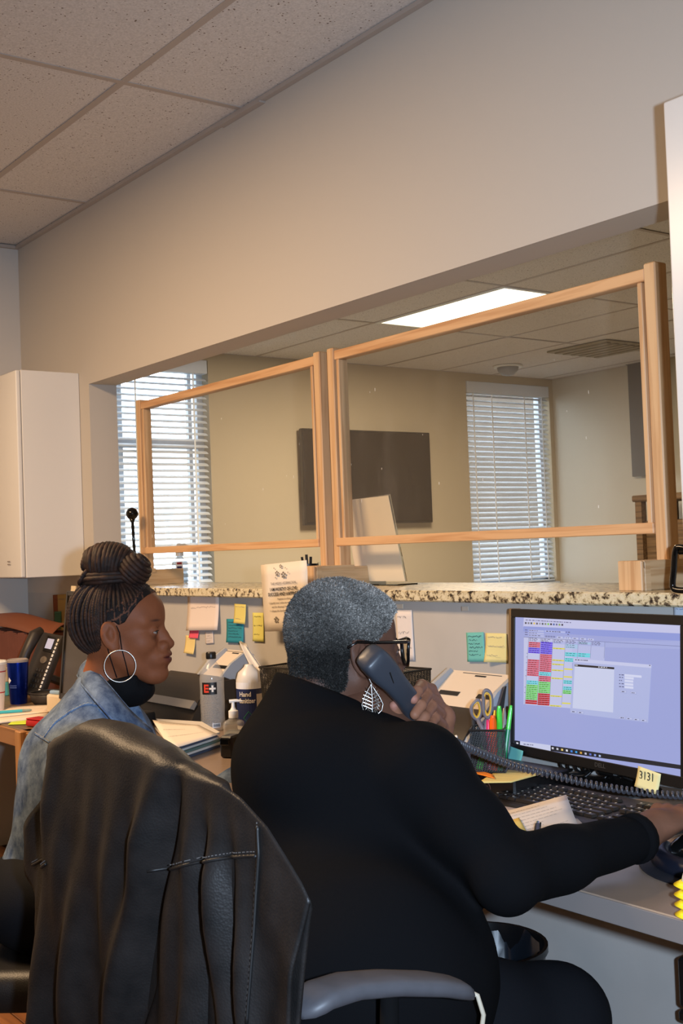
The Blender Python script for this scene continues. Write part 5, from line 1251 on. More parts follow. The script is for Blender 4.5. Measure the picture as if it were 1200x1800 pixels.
for i, (p, s) in enumerate(starts):
    p = p * np.array((1, s, 1)); front = p[0] > -.01
    for rr_i in range(2):
        d0 = p - cs; l0 = np.linalg.norm(d0); d0 /= l0; ang_e = math.atan2(p[1], p[0] + .03); e = bunb + np.array((math.cos(ang_e), math.sin(ang_e), 0)) * .030 - cs; e /= np.linalg.norm(e)
        t0 = (.20 if front else 0.0) if rr_i == 0 else .45
        if rr_i == 1 and i % 2: continue
        om = math.acos(np.clip(d0 @ e, -1, 1)); ts = np.linspace(t0, 1, 26); dirs = (np.sin((1 - ts) * om)[:, None] * d0 + np.sin(ts * om)[:, None] * e) / math.sin(om)
        paths.append((dirs, .0040 if rr_i == 0 else .0044, rr_i, front))
allr = np.concatenate([q[0] for q in paths]); rr = np.full(len(allr), .2)
for _ in range(40): rr -= coreB(cs + allr * rr[:, None]) * .9
m = MB(); k = 0; r_ = random.Random(3)
for dirs, rd, ri, front in paths:
    n = len(dirs); off = rr[k:k + n]; k += n; back = np.clip((-.02 - (cs + dirs * off[:, None])[:, 0]) / .06, 0, 1)
    P = cs + dirs * (off + .004 + .010 * back + (.004 if ri else 0) * np.linspace(0, 1, n))[:, None]
    P = resample(P, 60); ph = r_.random() * 6; rads = [rd * (1 + .09 * math.sin(ph + q * 1.9)) * (1 if not (front and q < 6) else .75) for q in range(60)]
    m.tube([tuple(wb(q)) for q in P], rads, 6)
brm = mat('braids', (30, 20, 16), .65, var=.45, vscale=60, col2=(54, 33, 23), bump=.5, bscale=500, spec=.3)
m.build('braids', brm, hBm, smooth=True, world=True, kind='stuff')
m = MB()
def ring(c, ax1, ax2, r1, r2, rd, a0=0, a1=2 * PI, n=46, wobb=0.0):
    pts = []; rs = []; ph = r_.random() * 6
    for q in range(n):
        a_ = a0 + (a1 - a0) * q / (n - 1); pts.append(tuple(wb(np.array(c) + np.array(ax1) * r1 * math.cos(a_) + np.array(ax2) * r2 * math.sin(a_) + np.array((wobb * math.sin(2 * a_ + ph), 0, 0))))); rs.append(rd * (1 + .07 * math.sin(ph + q * 2.1)))
    m.tube(pts, rs, 7)
bc = np.array((-.026, 0, .150))
for u in np.linspace(-.93, .93, 15):
    sc_ = math.sqrt(max(1 - u * u, .05)); tilt = .35 * u + .15; ring(bc + np.array((u * .056, 0, .002)), (0, 1, 0), (math.sin(tilt) * .5, 0, math.cos(tilt)), .056 * sc_, .044 * sc_, .0064, n=52, wobb=.002)
bc2 = np.array((.034, -.012, .136))
for u in np.linspace(-.9, .9, 8):
    sc_ = math.sqrt(max(1 - u * u, .05)); nx = np.array((.72, 0, .69)); ring(bc2 + nx * u * .034, (0, 1, 0), (-.69, 0, .72), .046 * sc_, .034 * sc_, .0060, n=46)
for kz, rr1 in ((.112, .060), (.120, .064), (.128, .060)): ring((-.022, 0, kz), (1, 0, .06), (0, 1, 0), rr1, rr1 * .92, .0062, n=60)
for s in range(3): ring((-.080 + .004 * s, -.01, .118 + .006 * s), (.6, 0, .8), (0, 1, 0), .014, .03, .005, n=24)
bun = m.build('bun', brm, hBm, smooth=True, world=True, label='wound bun of braids')
MB().sphere(tuple(bc), 1, 20, sc=(.054, .050, .040)).build('bun_core', brm, bun) if False else None
cm_ = MB(); M_ = Matrix([list(RB[0]) + [OB[0]], list(RB[1]) + [OB[1]], list(RB[2]) + [OB[2]], [0, 0, 0, 1]])
cm_.sphere(tuple(bc), 1, 20, sc=(.054, .052, .041), M=M_); cm_.sphere(tuple(bc2), 1, 16, sc=(.034, .042, .034), M=M_)
cm_.build('bun_filling', brm, hBm, smooth=True, world=True, kind='stuff')
# ---- hoop, mask
hc_ = v3(W(211, 1171, d=2.575)); xr2 = np.array((R[0][0], R[1][0], 0)); xr2 /= np.linalg.norm(xr2); xr2 = xr2 * .97 + RB[:, 1] * .12
MB().tube([tuple(hc_ + xr2 * .0345 * math.cos(a_) + UP * .0345 * math.sin(a_)) for a_ in np.linspace(0, 2 * PI, 49)[:-1]], .0013, 8, closed=True).build('earring', silver, pB, smooth=True, world=True, label='large silver hoop earring')
maskm = mat('mask_cloth', (14, 14, 16), .85, bump=.3, bscale=300, spec=.15)
def maskf(P):
    L_ = lb(P); d = ell(L_, (.018, 0, -.132), (.056, .058, .040)); d = smin(d, ell(mir(L_), (.010, .048, -.105), (.036, .016, .034)), .02)
    d = np.maximum(d, -(headBfast(L_) - .002)); return smax(d, (L_[:, 2] + .092 + .18 * (L_[:, 0] - .06) * -1) * .9, .004) + wob(L_, .0012, 150, 8)
def headBfast(L_):
    P = OB + L_ @ RB.T; d = coreB(L_); return smin(d, chain(P, neckB, [.050, .052, .066], .02), .025)
V, Q = surfnet(maskf, OB - np.array((.12, .12, .22)), OB + np.array((.12, .12, .0)), .0028); mk_ = np_mesh('face_mask', V, Q, maskm, pB)
for pts in ([(.010, -.0815, .016), (.016, -.078, .0), (.018, -.070, -.035), (.026, -.062, -.075), (.030, -.058, -.098)], [(-.012, -.078, -.030), (-.008, -.070, -.055), (-.002, -.062, -.080), (.004, -.060, -.100)]):
    MB().tube([tuple(wb(p)) for p in pts], .0012, 6).build('ear_loop', maskm, mk_, smooth=True, world=True)
# ---- denim jacket
den = bpy.data.materials.new('denim'); den.use_nodes = True; nt = den.node_tree; N = nt.nodes; L = nt.links; b = N['Principled BSDF']; b.inputs['Roughness'].default_value = .85; b.inputs['Specular IOR Level'].default_value = .15
tc = N.new('ShaderNodeTexCoord'); ns = N.new('ShaderNodeTexNoise'); ns.inputs['Scale'].default_value = 26; ns.inputs['Detail'].default_value = 8; ns.inputs['Roughness'].default_value = .65; L.new(tc.outputs['Object'], ns.inputs['Vector'])
rp = N.new('ShaderNodeValToRGB'); rp.color_ramp.elements[0].position = .32; rp.color_ramp.elements[0].color = (*lin((48, 64, 92)), 1); rp.color_ramp.elements[1].position = .66; rp.color_ramp.elements[1].color = (*lin((112, 128, 148)), 1)
L.new(ns.outputs['Fac'], rp.inputs['Fac'])
n2 = N.new('ShaderNodeTexNoise'); n2.inputs['Scale'].default_value = 900; mp = N.new('ShaderNodeMapping'); mp.inputs['Scale'].default_value = (1, 1, .22); L.new(tc.outputs['Object'], mp.inputs['Vector']); L.new(mp.outputs['Vector'], n2.inputs['Vector'])
mx = N.new('ShaderNodeMix'); mx.data_type = 'RGBA'; mx.blend_type = 'OVERLAY'; mx.inputs['Factor'].default_value = .45; L.new(rp.outputs['Color'], mx.inputs['A']); L.new(n2.outputs['Fac'], mx.inputs['B']); L.new(mx.outputs['Result'], b.inputs['Base Color'])
bp = N.new('ShaderNodeBump'); bp.inputs['Strength'].default_value = .4; bp.inputs['Distance'].default_value = .001; L.new(n2.outputs['Fac'], bp.inputs['Height']); L.new(bp.outputs['Normal'], b.inputs['Normal'])
fB = FB; 
def jacketB(P):
    d = ell(P, cB1, (.150, .185, .20), RB)
    d = smin(d, ell(P, cB1 - fB * .045 - UP * .05, (.13, .16, .18), RB), .05)
    d = smin(d, rc(P, cB1 - UP * .06, cB2, .155, .165), .05)
    d = smin(d, chain(P, [nbB + (sRB - nbB) * .2 - UP * .012, sRB - UP * .012], [.068, .070], .03), .05); d = smin(d, chain(P, [nbB + (sLB - nbB) * .2 - UP * .012, sLB - UP * .012], [.068, .070], .03), .05)
    for s, e, h_ in ((sRB, eRB, hRB), (sLB, eLB, hLB)): d = smin(d, chain(P, [s - UP * .01, e, e + (h_ - e) * .8], [.068, .056, .042], .03), .03)
    d = smin(d, rc(P, neckB[1] - UP * .0, nbB, .062, .085), .03)
    d = smin(d, rc(P, neckB[1] - UP * .07 - fB * .02, cB1 - fB * .04 + UP * .05, .075, .115), .04)
    d = d + wob(P, .004, 42, 13) + wob(P * np.array((1, 1, .6)), .003, 85, 4)
    d = np.maximum(d, -ell(P, neckB[1] + fB * .075 - UP * .02, (.070, .045, .10), RB))
    d = np.where(np.linalg.norm(P - neckB[1], axis=1) < .14, smax(d, (P - (neckB[1] + UP * .016)) @ (RB[:, 2] * .9 + RB[:, 0] * .45), .006), d)
    return smax(d, .455 - P[:, 2], .01)
V, Q = bbox_net(jacketB, [cB1, cB2, sRB, sLB, eRB, eLB, hRB, hLB, nbB], .24, .0065); jk = np_mesh('denim_jacket', V, Q, den, pB)
stm = mat('denim_stitch', (176, 168, 150), .8); smm = mat('denim_seam', (58, 80, 116), .85, var=.4, vscale=60, col2=(110, 132, 160))
for pxs in ([(187, 1223), (178, 1242), (153, 1237), (125, 1250), (97, 1270), (75, 1300)], [(172, 1245), (190, 1262), (203, 1285)], [(62, 1290), (82, 1302), (88, 1306)]):
    P = [hit(jacketB, *q) for q in pxs]; P = resample(P, 24)
    P = np.array([p for p in P]); m = MB(); m.tube([tuple(p) for p in P], .0030, 6, flat=1.0); m.build('jacket_seam', smm, jk, smooth=True, world=True)
    tocam = np.array((R[0][2], R[1][2], R[2][2])); m = MB()
    for q in range(0, 23): 
        for s in (-1, 1):
            a_, b_ = P[q] + tocam * .0022 + UP * .0036 * s, P[q] * .45 + P[q + 1] * .55 + tocam * .0022 + UP * .0036 * s; m.tube([tuple(a_), tuple(b_)], .0006, 4)
    m.build('stitching', stm, jk, world=True, kind='stuff')
tpx = [(166, 1158, 2.79), (150, 1162, 2.71), (166, 1176, 2.635), (196, 1210, 2.585), (226, 1246, 2.575), (250, 1268, 2.585), (268, 1284, 2.60)]
opx = [(150, 1178, 2.80), (136, 1186, 2.71), (146, 1206, 2.60), (172, 1236, 2.535), (200, 1268, 2.515), (226, 1294, 2.525), (240, 1300, 2.54)]
Tp = resample([w_(*q) for q in tpx], 22); Op = resample([w_(*q) for q in opx], 22); rows = []
for j in range(6):
    v = j / 5; rows.append([tuple(Tp[i] * (1 - v) + Op[i] * v + (-LB * .010 + UP * .004) * math.sin(PI * v)) for i in range(22)])
MB().grid(rows).build('collar', den, jk, smooth=True, world=True, solid=.004)
MB().tube([tuple(p) for p in Op], .0028, 6).build('collar_edge', smm, jk, smooth=True, world=True)
MB().tube([tuple(p) for p in Tp], .0024, 6).build('collar_edge', smm, jk, smooth=True, world=True)
rows = []; A_ = resample([w_(*q) for q in ((250, 1268, 2.583), (268, 1284, 2.60), (272, 1310, 2.61))], 8); B_ = resample([w_(*q) for q in ((236, 1300, 2.53), (240, 1312, 2.54), (262, 1340, 2.56))], 8)
for j in range(4): rows.append([tuple(A_[i] * (1 - j / 3) + B_[i] * j / 3) for i in range(8)])
MB().grid(rows).build('lapel', den, jk, smooth=True, world=True, solid=.004)
def trB(P):
    d = ell(P, hipB - UP * .01, (.17, .19, .115), RB)
    for k, s in ((kRB, -1), (kLB, 1)): d = smin(d, chain(P, [hipB + LB * .09 * s, k, k * np.array((1, 1, 0)) + UP * .12], [.10, .078, .058], .03), .05)
    return d
V, Q = bbox_net(trB, [hipB, kRB, kLB, kRB * np.array((1, 1, 0)) + UP * .12], .2, .010); np_mesh('trousers', V, Q, trs, pB)
for kn in (kRB, kLB):
    m = MB(); rows = []
    for j in range(9):
        v = j / 8; y = -.08 + .25 * v; wd = .042 * (1 - abs(2 * v - 1) ** 3) + .004; hh = .05 + .03 * max(0, 1 - v * 2.2); c_ = kn + FB * y
        rows.append([tuple(np.array((c_[0], c_[1], 0)) + LB * wd * -math.cos(a_) + UP * (.004 + hh * max(0, math.sin(a_)) * (1 - abs(2 * v - 1) ** 6))) for a_ in np.linspace(PI, 0, 9)])
    m.grid(rows); m.build('shoe', black, pB, smooth=True, world=True)
# ------------------------------------------------------------------ chairs
leather = mat('chair_leather', (24, 22, 21), .42, bump=.25, bscale=380); greyp = mat('armrest_grey', (74, 73, 77), .5, var=.12, vscale=50)
def chair(label, loc, rz, back=True, arm=True):
    t = thing('office_chair', label, 'chair', loc, rz)
    MB().box((0, 0, .40), (.50, .48, .09), bev=.035, seg=3).build('seat', leather, t, smooth='auto')
    MB().box((0, 0, .335), (.22, .26, .04), bev=.01).build('seat_plate', darkp, t)
    MB().lathe([(.03, .10), (.03, .22), (.022, .22), (.022, .32)], 16).build('gas_post', darkp, t, smooth='auto')
    MB().lathe([(.05, .07), (.055, .09), (.04, .12), (0, .12)], 18).build('hub', darkp, t, smooth='auto')
    for k in range(5):
        a_ = 2 * PI * k / 5 + .3; c_, s_ = math.cos(a_), math.sin(a_)
        lg = MB().tube([(.03 * c_, .03 * s_, .095), (.18 * c_, .18 * s_, .085), (.30 * c_, .30 * s_, .062)], [.026, .021, .015], 8).build('leg', darkp, t, smooth=True)
        Mk = Matrix.Translation((.30 * c_, .30 * s_, .030)) @ Matrix.Rotation(a_ + 1.2, 4, 'Z') @ Matrix.Rotation(PI / 2, 4, 'X')
        MB().lathe([(0, -.02), (.022, -.02), (.026, -.012), (.026, .012), (.022, .02), (0, .02)], 14, M=Mk).build('caster', black, lg, smooth='auto')
    if back: 
        m = MB(); rows = []
        for j in range(13):
            v = j / 12; z = .47 + .45 * v; hw = .215 - .035 * max(0, (v - .6) / .4) ** 2 * 1.2; row = []
            for q in range(16):
                a_ = 2 * PI * q / 16; cx, cy = math.cos(a_), math.sin(a_); row.append((hw * abs(cx) ** .45 * (1 if cx > 0 else -1), -.310 + .016 * abs(cy) ** .7 * (1 if cy > 0 else -1) * (1 if v < .97 else .5), z))
            rows.append(row)
        m.add([p for r_ in rows for p in r_], [(j * 16 + i, j * 16 + (i + 1) % 16, (j + 1) * 16 + (i + 1) % 16, (j + 1) * 16 + i) for j in range(12) for i in range(16)] + [tuple(range(15, -1, -1)), tuple(12 * 16 + i for i in range(16))])
        m.build('backrest', leather, t, smooth='auto')
    return t
CC = (-1.475, 1.045, 0)
ch = chair('black leather office chair with a grey armrest, under the person in black', CC, 0)
Rr = [W(520, 1772, d=1.45), W(560, 1744, d=1.47), W(610, 1728, d=1.50), W(680, 1722, d=1.53), W(760, 1724, d=1.56), W(800, 1730, d=1.585), W(818, 1737, d=1.60)]
ap = resample([v3(p) for p in Rr], 24); rows = []
m = MB(); n = 14; vs = []
for i in range(24):
    e = min(i, 23 - i); s = 1 if e > 2 else (.55, .85, .97)[e]; 
    for k in range(n):
        a_ = 2 * PI * k / n; cx, cy = math.cos(a_), math.sin(a_); vs.append(tuple(ap[i] + np.array((.034 * s * abs(cx) ** .7 * (1 if cx > 0 else -1), 0, .0135 * s * abs(cy) ** .7 * (1 if cy > 0 else -1) - .004))))
m.add(vs, [(i * n + k, i * n + (k + 1) % n, (i + 1) * n + (k + 1) % n, (i + 1) * n + k) for i in range(23) for k in range(n)] + [tuple(range(n - 1, -1, -1)), tuple(23 * n + k for k in range(n))])
m.build('armrest', greyp, ch, smooth=True, world=True, label='scuffed grey armrest pad')
e_ = ap[-1]
MB().tube([tuple(e_ + np.array(q)) for q in ((-.004, .0, -.002), (.010, .012, -.010), (.016, .016, -.035), (.012, .012, -.07), (-.02, -.02, -.13), (-.08, -.12, -.26))], .0034, 8).build('armrest_trim', mat('trim_beige', (178, 166, 146), .5), ch, smooth=True, world=True, label='thin beige loop below the armrest tip')
MB().tube([tuple(ap[12] + np.array((0, 0, -.012))), tuple(ap[12] + np.array((-.01, 0, -.15))), tuple(ap[12] * 0 + np.array((CC[0] + .22, CC[1] - .03, .40)))], [.012, .014, .02], 10).build('armrest_post', mat('matte_black', (10, 10, 11), .9, spec=.1), ch, smooth=True, world=True)
apl = ap + np.array((-.56, .03, 0)); m = MB(); m.tube([tuple(p) for p in apl], .02, 10); m.build('armrest', greyp, ch, smooth=True, world=True)
MB().tube([tuple(apl[12] + np.array((0, 0, -.012))), tuple(np.array((CC[0] - .22, CC[1] - .03, .40)))], [.016, .02], 10).build('armrest_post', black, ch, smooth=True, world=True)
chB = chair('black office chair under the person in the denim jacket', (hipB[0], hipB[1], -.005), math.radians(50 - 90))
# ---- leather jacket hung over the chair back
jl = bpy.data.materials.new('jacket_leather'); jl.use_nodes = True; nt = jl.node_tree; N = nt.nodes; L = nt.links; b = N['Principled BSDF']
b.inputs['Base Color'].default_value = (*lin((36, 33, 32)), 1); b.inputs['Roughness'].default_value = .47; b.inputs['Specular IOR Level'].default_value = .2
tc = N.new('ShaderNodeTexCoord'); vo = N.new('ShaderNodeTexVoronoi'); vo.inputs['Scale'].default_value = 330; L.new(tc.outputs['Object'], vo.inputs['Vector'])
n2 = N.new('ShaderNodeTexNoise'); n2.inputs['Scale'].default_value = 22; n2.inputs['Detail'].default_value = 6; L.new(tc.outputs['Object'], n2.inputs['Vector'])
rp = N.new('ShaderNodeValToRGB'); rp.color_ramp.elements[0].position = .3; rp.color_ramp.elements[0].color = (*lin((20, 19, 19)), 1); rp.color_ramp.elements[1].position = .7; rp.color_ramp.elements[1].color = (*lin((33, 30, 29)), 1); L.new(n2.outputs['Fac'], rp.inputs['Fac']); L.new(rp.outputs['Color'], b.inputs['Base Color'])
ad = N.new('ShaderNodeMath'); ad.operation = 'MULTIPLY_ADD'; ad.inputs[1].default_value = .5; L.new(n2.outputs['Fac'], ad.inputs[0]); L.new(vo.outputs['Distance'], ad.inputs[2])
bp = N.new('ShaderNodeBump'); bp.inputs['Strength'].default_value = .22; bp.inputs['Distance'].default_value = .0012; L.new(ad.outputs[0], bp.inputs['Height']); L.new(bp.outputs['Normal'], b.inputs['Normal'])
YJ = .70
def jp(px, py): p = W(px, py, y=YJ); return np.array((p.x, p.z))
topc = np.array([jp(*q) for q in ((88, 1296), (98, 1282), (112, 1270), (130, 1265), (165, 1272), (215, 1297), (262, 1318), (300, 1345), (345, 1365), (385, 1382), (425, 1412), (470, 1462), (505, 1518), (530, 1560), (545, 1592))])
lt_ = np.r_[0, np.cumsum(np.linalg.norm(np.diff(topc, axis=0), axis=1))]; lt_ /= lt_[-1]
botx = (-1.86, -1.13); ZB = .38
leftx = np.array([(1.05, -1.685), (.97, -1.735), (.90, -1.80), (.84, -1.865), (.775, -1.905), (.745, -1.86), (.715, -1.815), (.65, -1.845), (.55, -1.885), (.38, -1.90)])[::-1]
NU, NV = 130, 110
def surf(u, v):
    """u across 0..1, v: negative over the top, 0..1 down"""
    tx = np.interp(u, lt_, topc[:, 0]); tz = np.interp(u, lt_, topc[:, 1]) - .028 * (1 - min(1, max(0, (u - .35) / .4))) + .004
    vv = max(v, 0); bx = botx[0] + (botx[1] - botx[0]) * u; z = tz + (ZB - tz) * vv; x = tx + (bx - tx) * vv ** .8
    kl = max(0, 1 - u / .12); x = x * (1 - kl) + (np.interp(z, leftx[:, 0], leftx[:, 1]) + u * 1.0) * kl
    # folds, measured towards the camera side
    g = lambda c, w_: math.exp(-((x - c) / w_) ** 2)
    s1 = -1.335 + (-1.50 + 1.335) * min(1, (1.03 - z) / .40)                 # the long crease under the shoulder peak
    f = .022 * g(s1 - .012, .030) - .030 * g(s1 + .030, .020) + .012 * g(s1 - .12, .06)
    s0 = -1.705 + (-1.80 + 1.705) * min(1, (1.04 - z) / .40); st_ = 1 / (1 + math.exp(min(50, max(-50, (x - s0) / .005)))); f += .012 * g(s0 + .03, .025) - .055 * st_; xs_ = .0745 * st_
    for c0, c1, a_, w_ in ((-1.27, -1.30, .014, .018), (-1.215, -1.20, .016, .018), (-1.16, -1.13, .012, .016), (-1.24, -1.25, -.014, .014), (-1.185, -1.165, -.014, .014), (-1.60, -1.64, .008, .03), (-1.50, -1.58, -.008, .03)):
        cc = c0 + (c1 - c0) * min(1.2, max(0, (1.0 - z) / .45)); f += a_ * g(cc, w_) * min(1, max(0, vv * 6))
    f += .006 * math.sin(38 * x + 9 * z + 1) * min(1, vv * 4) + .004 * math.sin(70 * x - 23 * z) * min(1, vv * 4)
    sl = 1 / (1 + math.exp(-(x + 1.105) / .012)) if z < .98 else 0           # the right sleeve stands off the body
    f += .018 * sl * min(1, vv * 8) * (1 - .5 * sl)
    edge = max(0, (u - .93) / .07) ** 2 * .0; f -= edge
    y = YJ - f * min(1, .25 + vv * 5); x -= xs_ * min(1, .25 + vv * 5)
    yoke = .745 + .0 * x
    if v < 0:
        w_ = -v; r0 = .002 + .034 * (1 - min(1, max(0, (u - .35) / .4))); L1 = r0 * PI; 
        if w_ * .45 < L1: a_ = w_ * .45 / r0; y = YJ + r0 - r0 * math.cos(a_) - f * .25 * (1 - w_ * .45 / L1); z = tz + r0 * .55 * math.sin(a_) - 0.0
        else: y = YJ + 2 * r0; z = tz - (w_ * .45 - L1); x = tx + (bx - tx) * min(1, (w_ * .45 - L1) / (tz - ZB)) ** .8
    return (x, y, z)
vsamp = list(np.linspace(-.75, 0, 22)[:-1]) + list(np.linspace(0, 1, NV) ** 1.15)
tj = thing('leather_jacket', 'black leather jacket hung over the back of the nearest office chair', 'jacket', (-1.46, YJ, ZB))
MB().grid([[surf(u, v) for u in np.linspace(0, 1, NU)] for v in vsamp]).build('jacket_shell', jl, tj, smooth=True, world=True, solid=.004)
def find(px, py):
    """surface parameters of the jacket under a photo pixel"""
    best = None; c = np.array(W(px, py, y=YJ)[:]); us = np.linspace(.02, .98, 60); vs_ = np.linspace(.0, 1, 60)
    u0, v0 = .5, .5
    tgt = np.array((px, py))
    def proj(p):
        q = R.T @ (np.array(p) - np.array((0, 0, H))); return np.array((600 + F * q[0] / -q[2], 900 - F * q[1] / -q[2]))
    rng_ = 1.0; cu, cv = .5, .5
    for it in range(7):
        cand = [(u, v) for u in np.linspace(max(.005, cu - rng_ / 2), min(.995, cu + rng_ / 2), 11) for v in np.linspace(max(0.001, cv - rng_ / 2), min(1, cv + rng_ / 2), 11)]
        dd = [np.sum((proj(surf(*q)) - tgt) ** 2) for q in cand]; cu, cv = cand[int(np.argmin(dd))]; rng_ *= .4
    return cu, cv
for pxs in ([(262, 1531), (300, 1526), (360, 1514), (410, 1506), (455, 1504)], [(457, 1452), (459, 1500), (455, 1560), (450, 1640), (444, 1720), (438, 1798)], [(60, 1520), (76, 1524), (84, 1518)]):
    pr = [find(*q) for q in pxs]; pr = np.array(pr); tt = np.linspace(0, len(pr) - 1, 40); P = [np.array(surf(np.interp(q, range(len(pr)), pr[:, 0]), np.interp(q, range(len(pr)), pr[:, 1]))) - np.array((0, .0035, 0)) for q in tt]
    MB().tube([tuple(p) for p in P], .0022, 6).build('jacket_seam', mat('seam_black', (18, 17, 17), .5), tj, smooth=True, world=True)
    m = MB()
    for q in range(0, 39): m.tube([tuple(P[q] + np.array((0, -.001, .005))), tuple(P[q] * .5 + P[q + 1] * .5 + np.array((0, -.001, .005)))], .0008, 4)
    m.build('stitching', mat('stitch_grey', (70, 66, 64), .7), tj, world=True, kind='stuff')
# ------------------------------------------------------------------ small things on the desk
def at(px, py, z=Z): return W(px, py, z=z)
p = at(375, 1283); t = thing('water_bottle', 'tall clear plastic bottle with black cap on the desk between the two people', 'bottle', p, math.radians(-36))
bh = (1283 - 1147) * 3.67 / F; s = bh / .25
thinp2 = bpy.data.materials.new('thin_plastic_warm'); thinp2.use_nodes = True; nt = thinp2.node_tree; N = nt.nodes; L = nt.links
b = N['Principled BSDF']; b.inputs['Base Color'].default_value = (.72, .70, .66, 1); b.inputs['Roughness'].default_value = .12; b.inputs['Alpha'].default_value = .28; b.inputs['Specular IOR Level'].default_value = .8
prof = [(.0, .004), (.030, .0), (.039, .006), (.040, .02), (.0385, .05), (.040, .09), (.039, .13), (.040, .165), (.037, .185), (.026, .205), (.015, .220), (.0135, .232)]
MB().lathe([(r * s, z * s) for r, z in prof], 28, cap=False).build('bottle_body', thinp2, t, smooth=True)
MB().lathe([(0.0, .228 * s), (.016 * s, .228 * s), (.0165 * s, .232 * s), (.0165 * s, .246 * s), (.014 * s, .250 * s), (0, .250 * s)], 24).build('cap', black, t, smooth='auto')
MB().lathe([(.0405 * s, .0535 * s), (.0408 * s, .0545 * s), (.0408 * s, .055 * s)], 28, cap=False)
front = Vector((R[0][2], R[1][2], 0)).normalized()      # the label faces the room
def wrap(t, mb, mname, m_, rad, zc, label=None):
    """bend a flat label around an upright bottle of the given radius"""
    a0 = math.atan2(front.y, front.x) - t.rotation_euler.z
    mb.v = [((rad + p[2]) * math.cos(a0 + p[0] / rad), (rad + p[2]) * math.sin(a0 + p[0] / rad), zc + p[1]) for p in mb.v]; return mb.build(mname, m_, t, label=label)
def patch(x0, x1, y0, y1, z=0.0006, n=10): 
    m = MB(); m.grid([[(x0 + (x1 - x0) * i / n, y0 + (y1 - y0) * j / 2, z) for i in range(n + 1)] for j in range(3)]); return m
rb = .0402 * s
wrap(t, patch(-.030 * s, .020 * s, .018 * s, .056 * s), 'logo_panel', mat('logo_black', (22, 18, 18), .4), rb, .10 * s, label='black logo panel')
m = MB()
for y in (.024, .034, .044): m.v += patch(-.022 * s, -.006 * s, y * s, (y + .006) * s, .0012, 4).v; m.f += [tuple(i + len(m.v) - 15 for i in f) for f in patch(0, 1, 0, 1, 0, 4).f]; m.mi += [0] * 8
k = len(m.v); q = patch(-.022 * s, -.017 * s, .024 * s, .050 * s, .0012, 4); m.v += q.v; m.f += [tuple(i + k for i in f) for f in q.f]; m.mi += [0] * 8
wrap(t, m, 'logo_letter', mat('logo_red', (206, 62, 44), .5), rb, .10 * s, label='red E on the logo')
m = patch(-.004 * s, .016 * s, .0335 * s, .0395 * s, .0012, 4); q = patch(.003 * s, .009 * s, .026 * s, .047 * s, .0012, 2); k = len(m.v); m.v += q.v; m.f += [tuple(i + k for i in f) for f in q.f]; m.mi += [0] * 4
wrap(t, m, 'logo_cross', mat('logo_white', (226, 220, 212), .5), rb, .10 * s, label='white cross on the logo')
m = MB(); r_ = random.Random(2)
for kk in range(17):
    x = -.030 * s
    while x < .018 * s:
        w2 = r_.uniform(.003, .009); q = patch(x, x + w2, (.012 - kk * .0052) * s, (.0138 - kk * .0052) * s, .0008, 1); k = len(m.v); m.v += q.v; m.f += [tuple(i + k for i in f) for f in q.f]; m.mi += [0] * 2; x += w2 + .002
wrap(t, m, 'label_print', mat('label_print', (150, 140, 130), .6), rb, .10 * s).__setitem__('kind', 'stuff')
wrap(t, patch(.002 * s, .030 * s, -.088 * s, -.074 * s, .0006), 'barcode_label', mat('label_white', (226, 226, 228), .5), rb, .10 * s)
m = MB()
for kk in range(9): q = patch((.005 + kk * .0025) * s, (.0062 + kk * .0025 + .0006 * (kk % 2)) * s, -.085 * s, -.076 * s, .0011, 1); k = len(m.v); m.v += q.v; m.f += [tuple(i + k for i in f) for f in q.f]; m.mi += [0] * 2
wrap(t, m, 'barcode', tkk, rb, .10 * s)
# pump bottle
p = at(412, 1312); t = thing('soap_bottle', 'clear pump bottle with white pump standing before the tall bottle', 'bottle', p, .9); q = (1312 - 1232) * 3.35 / F / .15
MB().box((0, 0, .043 * q), (.066 * q, .045 * q, .086 * q), bev=.012 * q, seg=3).build('bottle_body', thinp2, t, smooth='auto')
MB().lathe([(.022 * q, .084 * q), (.014 * q, .094 * q), (.013 * q, .10 * q)], 16).build('neck', thinp2, t, smooth=True)
m = MB(); m.lathe([(.016 * q, .094 * q), (.016 * q, .116 * q), (.010 * q, .120 * q), (.006 * q, .128 * q), (.005 * q, .145 * q)], 16); m.tube([(-.012 * q, 0, .147 * q), (.010 * q, 0, .149 * q), (.032 * q, 0, .146 * q)], [.006 * q, .005 * q, .003 * q], 8); m.build('pump', whitep, t, smooth='auto')
MB().box((.0, 0, .028 * q), (.060 * q, .040 * q, .050 * q), bev=.01 * q).build('gel', gel, t)
# blue labelled sanitizer
p = W(440, 1252, y=1.93); t = thing('sanitizer_bottle', 'navy labelled bottle of hand sanitizer with white top behind the pump bottle', 'bottle', (p.x, 1.93, Z), 0)
hb = W(440, 1168, y=1.93).z - Z; rb2 = .041
MB().lathe([(.0, 0), (rb2 - .002, 0), (rb2, .006), (rb2, hb * .76), (.034, hb * .88), (.016, hb * .96), (.012, hb)], 24).build('bottle_body', mat('milky_plastic', (214, 208, 198), .3), t, smooth='auto')
wrap(t, patch(-.064, .064, -.012, hb * .50, .0006, 16), 'navy_label', mat('label_navy2', (28, 40, 84), .45), rb2, hb * .14, label='navy label')
wrap(t, patch(-.064, .064, hb * .50, hb * .60, .0006, 16), 'white_band', mat('label_white', (226, 226, 228), .5), rb2, hb * .14)
m = MB(); text_mesh(m, 'Hand', .020, Matrix.Translation((-.012, hb * .42, .001)), xs=.9, bold=.0003); text_mesh(m, 'Sanitizer', .020, Matrix.Translation((-.006, hb * .32, .001)), xs=.75, bold=.0003); wrap(t, m, 'label_lettering', mat('logo_white', (226, 220, 212), .5), rb2 + .0004, hb * .14)
